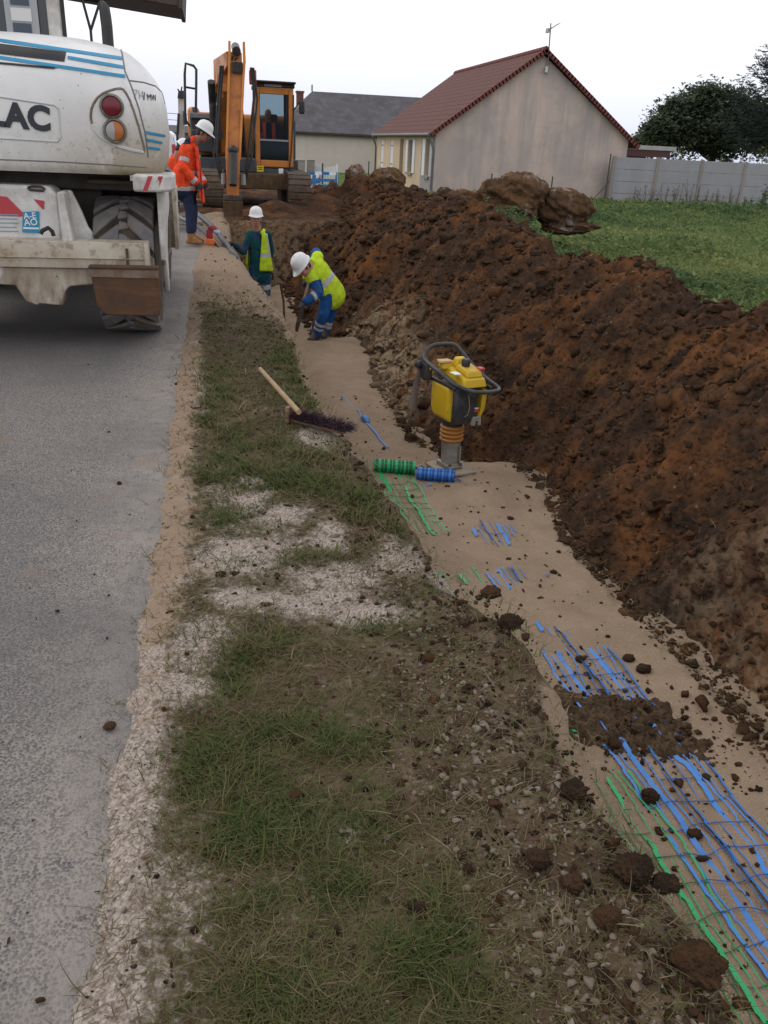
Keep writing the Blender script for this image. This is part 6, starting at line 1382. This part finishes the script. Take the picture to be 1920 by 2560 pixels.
for (b_, a, z0, z1, k) in ops:
    if k == 's':
        MB().box(HX0+.02, HX0+.07, a, b_, z0, z1).build('shutter', SHUT, house)
        for z in (z0+.25, z1-.25): MB().box(HX0+.0, HX0+.018, a, b_-.1, z-.02, z+.02).build('hinge', DARKSTEEL, house)
    elif k == 'd': MB().box(HX0+.17, HX0+.23, a, b_, z0, z1).build('door', mat('brown_door', (.19, .115, .065), (.15, .09, .05), 4, .6), house)
    else:
        wn = MB().box(HX0+.14, HX0+.20, a, b_, z0, z1).build('window', mat('window_frame_brown', (.20, .15, .11), None, 4, .6), house)
        MB().box(HX0+.125, HX0+.138, a+.08, b_-.08, z0+.08, z1-.08).build('pane', GLASS, wn)
        MB().box(HX0-.045, HX0-.004, b_+.02, b_+.52, z0, z1).build('shutter', SHUT, house); MB().box(HX0-.045, HX0-.004, a-.52, a-.02, z0, z1).build('shutter', SHUT if k == 'w' and a > 40 else mat('grey_shutter', (.36, .36, .38), None, 4, .6), house)
    if k != 'd': MB().box(HX0-.10, HX0+.02, a-.06, b_+.06, z0-.10, z0-.005).build('sill', SILL, house)
BLK = mat('bare_blocks', (.30, .285, .27), (.25, .24, .23), 3, .9, bump=.2, bscale=20)
mb = MB(); mb.box(HX0-.006, HX0-.003, 37.95, 38.7, HZ0, 1.9); mb.box(HX0-.006, HX0-.003, 38.7, 39.65, HZ0, .28); mb.box(HX0-.006, HX0-.003, 39.65, 40.5, HZ0, 1.6); mb.build('bare_block_patch', BLK, house, smooth=0)
# roof: tiled slopes with thickness, ridge and verge boards
def slope(xe, ze, xr2, zr2, y0, y1, name, m, par, th=.10):
    L = math.hypot(xr2-xe, zr2-ze); nx, nz_ = -(zr2-ze)/L, (xr2-xe)/L
    if nz_ < 0: nx, nz_ = -nx, -nz_
    P = [(xe, y0, ze), (xr2, y0, zr2), (xr2, y1, zr2), (xe, y1, ze)]; Q = [(x+nx*th, y, z+nz_*th) for x, y, z in P]
    o = MB().add(P+Q, [(0, 1, 2, 3), (7, 6, 5, 4), (0, 4, 5, 1), (1, 5, 6, 2), (2, 6, 7, 3), (3, 7, 4, 0)]).build(name, m, par, smooth=0)
    Lc = world_loc(par); slope_uv(o, lambda v: (v.y+Lc.y, math.hypot(v.x+Lc.x-xe, v.z+Lc.z-ze))); return o
k = (RZ_-HE)/(RX_-HX0)
rf = slope(HX0-.24, HE-.24*k, RX_, RZ_, HY0-.22, HY1+.2, 'roof', REDT, house); k2 = (RZ_-HE)/(HX1-RX_)
slope(HX1+.42, HE-.42*k2, RX_+.001, RZ_, HY0-.22, HY1+.2, 'roof', REDT, house)
VB = mat('verge_tile', (.17, .045, .036), (.12, .035, .03), 5, .8)
n_ = 34
for (xe, ze, s) in ((HX0-.24, HE-.24*k, 1), (HX1+.42, HE-.42*k2, -1)):
    mb = MB()
    for i in range(n_):
        t0, t1 = i/n_, (i+1)/n_+.01; p = np.array((xe+(RX_-xe)*t0, HY0-.25, ze+(RZ_-ze)*t0)); q = np.array((xe+(RX_-xe)*t1, HY0-.25, ze+(RZ_-ze)*t1)); mb.beam(p+V3(0, 0, .05), q+V3(0, 0, .04), .07, .17, (0, 1, 0))
    mb.build('verge_tiles', VB, rf)
mb = MB()
for i in range(40): y = HY0-.2+(HY1-HY0+.3)*i/40; mb.tube([(RX_, y, RZ_+.10), (RX_, y+.40, RZ_+.085)], [.13, .115], 8)
mb.build('ridge_tiles', VB, rf)
GUT = mat('zinc_gutter', (.14, .14, .155), (.10, .10, .11), 4, .5)
MB().tube([(HX0-.30, HY0-.1, HE-.14), (HX0-.30, HY1+.1, HE-.14)], .065, 10).build('gutter', GUT, house)
for y in (HY0+.06, HY1-.05): MB().tube([(HX0-.29, y, HE-.18), (HX0-.10, y, HE-.60), (HX0-.07, y, HE-.75), (HX0-.07, y, HZ0)], .05, 8).build('downpipe', GUT, house)
# aerial on the gable
a0 = aty(1182, 160, 37.8); a1 = aty(1190, 50, 37.8)
MB().tube([a0, a1], .03, 8).build('aerial_mast', STEEL, house)
an = MB(); tdir = nrm(aty(1208, 52, 37.8)-aty(1186, 66, 37.8)); c = aty(1196, 58, 37.8); an.tube([c-tdir*.30, c+tdir*.28], .016, 6)
for i in range(6): q = c+tdir*(-.28+.1*i); an.tube([q-V3(0, .25, 0), q+V3(0, .25, 0)], .012, 5)
an.obox(c-tdir*.28, (.08, .3, .16)); an.build('aerial', mat('aerial_grey', (.35, .35, .36), None, 5, .5), house)
MB().obox(aty(1180, 150, 37.75), (.10, .1, .22)).build('aerial_bracket', mat('pale_bracket', (.55, .54, .52), None, 5, .6), house)
# long slate-roofed building behind
YB = 60.0; e0, e1 = aty(632, 276, YB), aty(826, 288, YB); ez = (e0[2]+e1[2])/2; xw0, xw1 = aty(640, 330, YB)[0]-1.2, aty(826, 330, YB)[0]+6
r0_, r1_ = aty(674, 201, YB+4), aty(925, 208, YB+4); rz = (r0_[2]+r1_[2])/2
barn = thing('slate_roofed_building', 'long grey slate-roofed building with a pale cream wall behind the red-roofed house', 'building', ((xw0+xw1)/2, YB+4, -.4))
mb = MB(); mb.box(xw0+.3, xw1, YB, YB+8, -.4, ez-.02); mb.build('wall', rendered('pale_cream_render', (.64, .575, .51), (.59, .53, .475), (.50, .44, .39), .35), barn, smooth=0)
P = [(xw0, YB-.35, ez-.22), (xw1+6, YB-.35, ez-.22), (xw1+6, YB+4, rz), (r0_[0], YB+4, rz), (xw0, YB+8.3, ez-.1), (xw1+6, YB+8.3, ez-.1)]
o = MB().add(P+[(x, y, z-.12) for x, y, z in P], [(0, 1, 2, 3), (3, 2, 5, 4), (0, 3, 4), (6, 9, 8, 7), (9, 10, 11, 8), (6, 10, 9), (0, 6, 7, 1), (4, 10, 6, 0)]).build('roof', SLT, barn, smooth=0); slope_uv(o, lambda v: (v.x, math.hypot(v.y, v.z)))
MB().box(xw0, xw1+6, YB-.42, YB-.34, ez-.28, ez-.16).build('eaves_board', DARKSTEEL, barn)
MB().tube([(r0_[0], YB+4, rz), (r0_[0], YB+4, rz+.4)], .05, 8).build('finial', GUT, barn)
c0, c1 = aty(641, 218, YB+5), aty(655, 197, YB+5); chm = MB().box(c0[0], c1[0], YB+4.7, YB+5.5, 2.0, c1[2]-.12).box(c0[0]-.05, c1[0]+.05, YB+4.65, YB+5.55, c1[2]-.12, c1[2]).build('chimney', mat('chimney_brick', (.18, .075, .06), (.13, .06, .05), 4, .9), barn)
# prefabricated concrete wall
YW = 37.2; wall = thing('concrete_wall', 'pale grey prefabricated concrete panel wall with posts at the back of the field', 'wall', (20, YW, -.4))
PX = [1322, 1416, 1512, 1606, 1700, 1794, 1888]; CONC = rendered('grey_concrete', (.33, .33, .355), (.29, .29, .315), (.27, .26, .26), .5); POST = rendered('post_concrete', (.30, .26, .24), (.27, .24, .22), (.2, .18, .17), .5)
xs_ = [aty(px, 380, YW-.0)[0] for px in PX]; zt_ = 1.56
for i in range(len(xs_)-1):
    for j in range(4):
        MB().box(xs_[i]+.06, xs_[i+1]-.06, YW-.025, YW+.025, -.42+j*.495, -.42+(j+1)*.495-.012).build('panel', CONC, wall, bevel=.008)
for x in xs_: MB().box(x-.07, x+.07, YW-.07, YW+.07, -.45, zt_+.03).build('post', POST, wall, bevel=.012)
# thin fence posts along the house
FP = mat('green_metal_post', (.05, .06, .055), None, 5, .6)
for i, (px, pt, pb, Y, lab) in enumerate([(1320, 332, 425, 36.6, 'tall thin metal post at the near end of the concrete wall'), (1063, 375, 425, 33.5, 'thin metal fence post in front of the gable, left of the big earth lumps'), (1194, 381, 425, 33.5, 'thin metal fence post behind the big earth lumps'),
                                           (797, 348, 400, 46, 'thin dark fence post near the left corner of the red-roofed house')]):
    t_ = aty(px, pt, Y); tag(MB().tube([(t_[0], Y, -.35), t_], .03, 8).build('fence_post', FP), lab, 'post', 'wire fence posts')
s0 = aty(1318, 390, 36.6); tag(MB().tube([s0, (s0[0]-.9, 36.3, -.3)], .02, 6).build('post_brace', FP), 'slanting brace leaning on the tall thin post by the concrete wall', 'brace')
# open shed beyond the wall
S0, S1 = aty(1358, 318, 44), aty(1445, 325, 44); shed = thing('shed', 'low open shed with a pale flat roof behind the concrete wall', 'shed', (S0[0]+1, 45, -.3))
MB().box(S0[0]-.4, S1[0]+.3, 43.8, 47, S0[2]-.08, S0[2]+.12).build('roof', mat('pale_sheet_roof', (.42, .42, .40), (.34, .33, .31), 3, .7), shed)
MB().box(S0[0]-.3, S1[0], 46.5, 46.6, -.4, S0[2]-.08).build('back_wall', mat('dark_boards', (.06, .035, .03), (.04, .025, .02), 5, .9), shed)
for x in (S0[0], S1[0]): MB().box(x-.06, x+.06, 43.9, 44.02, -.4, S0[2]-.08).build('post', mat('shed_post', (.10, .06, .045), None, 5, .8), shed)
MB().box(S0[0]-.3, S1[0], 43.86, 43.9, S0[2]-.42, S0[2]-.08).build('fascia', mat('maroon_fascia', (.09, .04, .04), None, 5, .8), shed)
# white gate with its pillars
YG = 41.0; gt = thing('garden_gate', 'white barred garden gate in front of the pale cream wall', 'gate', (aty(715, 380, YG)[0], YG, -.35))
g0 = aty(698, 360, YG); g1 = aty(729, 356, YG); WP = plain('white_pvc', (.72, .72, .76), .5)
mb = MB(); mb.box(g0[0], g1[0], YG-.02, YG+.02, -.3, -.20); mb.box(g0[0], g1[0], YG-.02, YG+.02, .35, .42); mb.box(g1[0]-.06, g1[0]+.02, YG-.03, YG+.03, -.35, g1[2]+.02); mb.box(g0[0]-.03, g0[0]+.04, YG-.03, YG+.03, -.35, g0[2]); 
mb.build('gate_frame', WP, gt)
for i in range(8): x = g0[0]+.08+(g1[0]-g0[0]-.14)*i/7; MB().box(x-.022, x+.022, YG-.045, YG-.021, -.3, g0[2]+(g1[2]-g0[2])*i/7-.04).build('bar', WP, gt)
wpn = aty(681, 357, YG); tag(MB().box(wpn[0]-.0, wpn[0]+.36, YG-.05, YG+.0, -.35, wpn[2]).build('gate_leaf', mat('white_panel', (.62, .64, .68), (.45, .47, .5), 6, .5), bevel=.01), 'pale narrow gate leaf standing open beside the stone pillars', 'gate')
dp = aty(697, 353, YG-.3); tag(MB().tube([(dp[0], YG-.3, -.35), dp], .04, 8).build('gate_post', FP), 'dark thin post between the white gate and the pale leaf', 'post')
for (px0, px1, c, lab) in ((643, 658, (.30, .27, .235), 'light brown stone pillar left of the white gate'), (664, 679, (.24, .225, .20), 'grey-green stone pillar nearer the white gate')):
    q0, q1 = aty(px0, 347, YG), aty(px1, 347, YG); tag(MB().box(q0[0], q1[0], YG-.2, YG+.15, -.35, q0[2]).box(q0[0]-.02, q1[0]+.02, YG-.22, YG+.17, q0[2], q0[2]+.05).build('gate_pillar', mat('pillar_stone', c, tuple(v*.8 for v in c), 5, .9), bevel=.015), lab, 'pillar', 'stone gate pillars')
# blue and white site barriers
BB_ = plain('barrier_blue', (.03, .14, .34), .5)
def barrier(p0, p1, h, lab):
    p0 = np.array(p0, float); p1 = np.array(p1, float); r = thing('site_barrier', lab, 'barrier', tuple(p0), 'blue and white site barriers')
    up = V3(0, .25, 1); up = up/np.linalg.norm(up); d = nrm(p1-p0); L = np.linalg.norm(p1-p0)
    for z in (0, h*.45, h):
        n_ = 6
        for i in range(n_):
            a, b_ = p0+d*L*i/n_+up*z, p0+d*L*(i+1)/n_+up*z; MB().beam(a, b_, .03, .10).build('rail_segment', WP if i % 2 and z != h*.45 else BB_, r)
    for t in (0, .5, 1): MB().beam(p0+d*L*t-up*.08, p0+d*L*t+up*(h+.05), .05, .05, nrm(p1-p0)).build('post', BB_, r)
barrier(aty(640, 408, 29), aty(690, 400, 30.5), .30, 'blue and white plastic barrier leaning low behind the spoil heap, left one'); barrier(aty(628, 400, 31), aty(727, 402, 32), .42, 'longer blue and white plastic barrier behind the first one')
# white van on the road, mostly behind the white digger
vx, vy = aty(372, 320, 32)[0]-.75, 32.0
van = thing('parked_car', 'white car parked on the road far behind the white digger', 'car', (vx, vy+2, 0)); WC = plain('car_white', (.72, .73, .75), .3)
mb = MB(); mb.prism([(-.88, .35), (-.92, .75), (-.90, 1.0), (-.74, 1.62), (-.6, 1.72), (.6, 1.72), (.74, 1.62), (.90, 1.0), (.92, .75), (.88, .35)], 'y', vy+.1, vy+3.4); mb.prism([(-.88, .35), (-.92, .75), (-.88, 1.02), (.88, 1.02), (.92, .75), (.88, .35)], 'y', vy+3.4, vy+4.3); mb.v = [(v[0]+vx, v[1], v[2]) for v in mb.v]; mb.build('body', WC, van, bevel=.08, seg=3)
MB().add([(vx-.62, vy+.085, 1.08), (vx+.62, vy+.085, 1.08), (vx+.52, vy+.09, 1.55), (vx-.52, vy+.09, 1.55)], [(0, 1, 2, 3)]).build('rear_window', GLASS, van)
for s in (-1, 1):
    MB().add([(vx+s*.885, vy+.5, 1.08), (vx+s*.885, vy+3.2, 1.08), (vx+s*.78, vy+2.9, 1.55), (vx+s*.78, vy+.6, 1.55)], [(0, 1, 2, 3)]).build('side_window', GLASS, van)
    MB().box(vx+s*.80-.06, vx+s*.80+.06, vy+.06, vy+.12, .85, 1.3).build('rear_light', RED, van)
    for y in (vy+.8, vy+3.5): MB().cyl((vx+s*.82, y, .32), .32, .2, axes((1, 0, 0)), 22, .03).build('wheel', BLACK, van)
# slim white digging arm behind the orange digger
Ya = 27.5; ar = thing('digger_arm', 'slim white digging arm with dark joints rising left of the orange digger', 'digger arm', tuple(aty(388, 320, Ya)))
MB().beam(aty(391, 212, Ya), aty(393, 322, Ya), .17, .2).build('arm', mat('arm_white', (.5, .5, .48), (.4, .38, .35), 4, .6), ar, bevel=.02)
MB().beam(aty(392, 212, Ya-.1), aty(391, 196, Ya-.1), .22, .2, wx1=.14).build('arm_head', BLACKPAINT, ar)
MB().tube([aty(386, 245, Ya-.2), aty(383, 300, Ya-.2), aty(386, 330, Ya-.2)], .035, 8).build('hose', BLACK, ar)
MB().tube([aty(399, 240, Ya-.2), aty(400, 270, Ya-.2)], .05, 8).build('ram', BLACKPAINT, ar)
MB().beam(aty(392, 322, Ya), (aty(396, 330, Ya)[0], Ya+.3, .05), .3, .3, wx1=.9, wz1=.9).build('mount', mat('mount_grey', (.2, .18, .16), None, 5, .7), ar, bevel=.03)
for (px, py) in ((384, 192), (393, 187)): p = aty(px, py, Ya-.1); MB().tube([aty(390, 205, Ya-.1), p], .02, 6).build('hose_end', BLACK, ar)
# far roof line and overhead wire at the left
f0, f1 = aty(330, 272, 110), aty(400, 274, 110); fb = thing('far_building', 'dark distant building behind the white car at the end of the road', 'building', (f0[0], 115, 0))
MB().box(f0[0]-6, f1[0]+1, 110, 120, -.3, 1.9).build('wall', mat('far_wall', (.16, .14, .13), None, 5, .9), fb); MB().prism([(109.5, 1.85), (115, f0[2]+.25), (120.5, 1.85)], 'x', f0[0]-6.5, f1[0]+1.5).build('roof', mat('far_roof', (.07, .065, .07), None, 5, .9), fb)
ph = thing('overhead_line', 'thin overhead wires between poles far down the road', 'power line', (0, 90, 0))
q0, q1 = aty(300, 238, 90), aty(640, 250, 90)
for k_ in (0, .55): MB().tube([q0+V3(-3, 0, -k_), (q0+q1)/2+V3(0, 0, -.35-k_), q1+V3(8, 0, -k_)], .025, 5).build('wire', BLACKPAINT, ph)
for q in (q0+V3(-3, 0, 0), q1+V3(8, 0, 0)): MB().tube([(q[0], 90, -.3), q+V3(0, 0, .3)], .12, 8).build('pole', mat('pole_wood', (.12, .10, .085), None, 5, .9), ph)

# ------------------------------------------------------------------ trees and hedges
BARK = mat('dark_bark', (.045, .036, .028), (.03, .025, .02), 6, .9, bump=.4, bscale=14)
def _leaf(t, b, tcn, last):
    c = ramp(t, attr(t, 'tint'), [(0, (.065, .090, .060)), (.5, (.11, .138, .085)), (1, (.16, .19, .115))]); t.links.new(c, b.inputs['Base Color'])
LEAF = leafy(mat('tree_leaves', (.03, .05, .02), None, 5, .7, spec=.2, extra=_leaf), 0, .45)
def _needle(t, b, tcn, last):
    c = ramp(t, attr(t, 'tint'), [(0, (.034, .050, .050)), (1, (.07, .09, .08))]); t.links.new(c, b.inputs['Base Color'])
NEED = leafy(mat('conifer_needles', (.02, .03, .02), None, 5, .7, spec=.2, extra=_needle), 0, .4)
def tree(name, label, base, h, rx_, lobes, nleaf, ls, group=None, m=LEAF, trunk_r=.25):
    base = np.array(base, float); rt = thing(name, label, 'tree', tuple(base), group); mb = MB(); top_ = base+V3(0, 0, h*.55)
    mb.tube([base+V3(0, 0, -.2), base+V3(.1, 0, h*.3), top_], [trunk_r, trunk_r*.7, trunk_r*.35], 10); C = []
    for (x, y, z, r) in lobes:
        c = base+V3(x*rx_, y*rx_, z*h); C.append((c, r*rx_)); s = base+V3(0, 0, h*.22+.25*z*h*.6); mb.tube([s, (s+c)/2+V3(0, 0, .1*h), c], [trunk_r*.35, trunk_r*.2, trunk_r*.08], 6)
        for q in range(3): e = c+rng.normal(size=3)*r*rx_*.45; mb.tube([(c+s)/2*.3+c*.7, e], [trunk_r*.1, trunk_r*.03], 5)
    mb.build('trunk', BARK, rt)
    wts = np.array([r**2 for _, r in C]); pick = rng.choice(len(C), nleaf, p=wts/wts.sum()); d = rng.normal(size=(nleaf, 3)); d /= np.linalg.norm(d, axis=1)[:, None]
    rad = np.array([C[i][1] for i in pick]); cc = np.array([C[i][0] for i in pick]); q = rng.random(nleaf)**.45
    Pp = cc+d*(rad*q*(1+.25*rng.normal(size=nleaf)))[:, None]*np.array([1, 1, .85]); cl = fbm(Pp[:, 0]*1.3+Pp[:, 1]*.6, Pp[:, 2]*1.6, 3, 9); kp = cl > -.42; Pp = Pp[kp]; cl = cl[kp]
    V, F, T = leaf_clusters('', Pp, ls*(.6+.8*rng.random(len(Pp))), m, 4, 1.0, np.clip(.5+cl*.9+.1*rng.normal(size=len(Pp)), 0, 1), .55)
    np_mesh('crown', V, F, m, rt, True, {'tint': T}); return rt
def P3(px, py, Y): return aty(px, py, Y)
YT = 56.0
def lob(px, py, r, b, rx_, h, dy=0): p = aty(px, py, YT); return ((p[0]-b[0])/rx_, dy, (p[2]-b[2])/h, r)
b = np.array([aty(1540, 330, YT)[0], YT, -.4]); h = aty(1540, 180, YT)[2]+.4; rx_ = 3.0
tree('broadleaf_tree', 'wide dark green broadleaf tree behind the concrete wall', b, h, rx_, [lob(*q, b, rx_, h) for q in ((1410, 285, .30), (1425, 310, .35), (1455, 255, .48), (1440, 300, .42), (1500, 222, .42), (1535, 205, .36), (1580, 225, .42), (1520, 270, .60), (1600, 270, .55), (1480, 300, .5), (1560, 310, .55), (1630, 250, .42), (1645, 300, .5), (1455, 232, .22), (1420, 275, .25))], 20000, .19)
YT = 62.0; b = np.array([aty(1410, 320, YT)[0], YT, -.4]); h = aty(1410, 288, YT)[2]+.9; rx_ = 2.0
tree('bushy_tree', 'low olive green bush-like tree beside the right end of the red-roofed house', b, h, rx_, [lob(*q, b, rx_, h) for q in ((1385, 305, .40), (1410, 296, .42), (1430, 300, .4), (1400, 318, .5), (1372, 318, .3))], 3200, .17, trunk_r=.12)
YT = 60.0; b = np.array([aty(1720, 330, YT)[0], YT, -.4]); h = 6.0; rx_ = 3.2
tree('broadleaf_tree', 'dark green tree at the right edge behind the concrete wall', b, h, rx_, [lob(*q, b, rx_, h) for q in ((1660, 290, .5), (1690, 260, .55), (1720, 240, .6), (1760, 260, .6), (1700, 310, .55), (1790, 300, .5))], 11000, .22)
# conifer with drooping boughs at the right edge
YC = 50.0; cb = np.array([aty(1700, 330, YC)[0], YC, -.4]); ch_ = aty(1700, 60, YC)[2]+2.0
cf = thing('conifer', 'tall dark conifer with upturned boughs at the right edge', 'tree', tuple(cb)); mb = MB(); mb.tube([cb, cb+V3(0, 0, ch_*.6), cb+V3(0, 0, ch_)], [.28, .16, .03], 10); Pn = []; 
for i in range(26):
    z = ch_*(.32+.66*i/26); L = 6.2*(1-(z/ch_))**.75+.3
    for j in range(6):
        a = i*1.1+j*1.047+.2*rng.normal(); dv = V3(math.cos(a), math.sin(a), 0); pts = [cb+V3(0, 0, z)+dv*L*t+V3(0, 0, L*(-.22*math.sin(t*2.4)+.24*t**3)) for t in np.linspace(0, 1, 6)]
        mb.tube(pts, [.05, .04, .032, .025, .018, .008], 5)
        for t in np.linspace(.12, 1.0, 20): Pn += [cb+V3(0, 0, z)+dv*L*t+V3(0, 0, L*(-.22*math.sin(t*2.4)+.24*t**3))+rng.normal(size=3)*np.array([.10, .10, .07])*L*.35 for _ in range(4)]
mb.build('trunk', BARK, cf); Pn = np.array(Pn); V, F, T = leaf_clusters('', Pn, .17*(.6+.8*rng.random(len(Pn))), NEED, 4, .6, rng.random(len(Pn)), .35); np_mesh('crown', V, F, NEED, cf, True, {'tint': T})
# tall weeds behind and in front of the wall
def weed_clump(px, py, Y, w_, h_, n_, lab, tone, m=WEED, z0=-.35, s=.12, name='tall_weed'):
    p = aty(px, py, Y); rt = thing(name, lab, 'plant', (p[0], Y, z0), 'tall weeds by the concrete wall'); mb = MB(); Q = []
    for i in range(n_):
        x = p[0]+w_*(rng.random()-.5); y = Y+.5*(rng.random()-.5); hh = h_*(.6+.5*rng.random()); lx = .12*rng.normal()*hh
        mb.tube([(x, y, z0), (x+lx*.4, y, z0+hh*.5), (x+lx, y+.05*rng.normal(), z0+hh)], [.012, .009, .004], 5); k_ = int(14*hh)
        for t in np.linspace(.25, 1, k_): Q.append((x+lx*t+.03*rng.normal(), y+.03*rng.normal(), z0+hh*t))
    mb.build('stems', mat('weed_stem', (.10, .085, .05), None, 5, .8), rt); Q = np.array(Q); V, F, T = leaf_clusters('', Q, s*(.5+.8*rng.random(len(Q))), m, 2, 1.0, np.clip(tone+.15*rng.normal(size=len(Q)), 0, 1), .4); np_mesh('leaves', V, F, m, rt, True, {'tint': T})
for (px, w_, h_, n_, lab, tn) in ((1462, 1.2, 2.5, 10, 'pale green stalky weeds rising above the second wall panel', .62), (1545, .4, 2.4, 4, 'two pale green spires standing above the wall middle', .62), (1600, .5, 2.3, 4, 'green spire rising above the wall near its third post', .55), (1640, 1.5, 2.5, 10, 'leafy green weeds above the wall at the right edge', .35)):
    weed_clump(px, 330, 39.5, w_, h_, n_, lab, tn)
REDW = mat('reddish_weed', (.11, .055, .045), (.075, .05, .035), 8, .9)
for (px, w_, h_, n_, lab) in ((1400, 1.6, .75, 14, 'dry reddish weeds at the foot of the first wall panel'), (1475, 1.8, .95, 14, 'thin bare weed stems before the second wall panel'), (1560, 1.6, .75, 18, 'dense russet weeds at the foot of the third wall panel'), (1630, 1.2, .6, 8, 'sparse dry weeds by the wall at the right edge')):
    weed_clump(px, 420, 36.7, w_, h_, n_, lab, .5, REDW, -.3, .07, 'dry_weed')
weed_clump(1648, 420, 31, .5, .95, 7, 'dark green bushy weed standing in the field at the right edge', .12, WEED, -.25, .16)
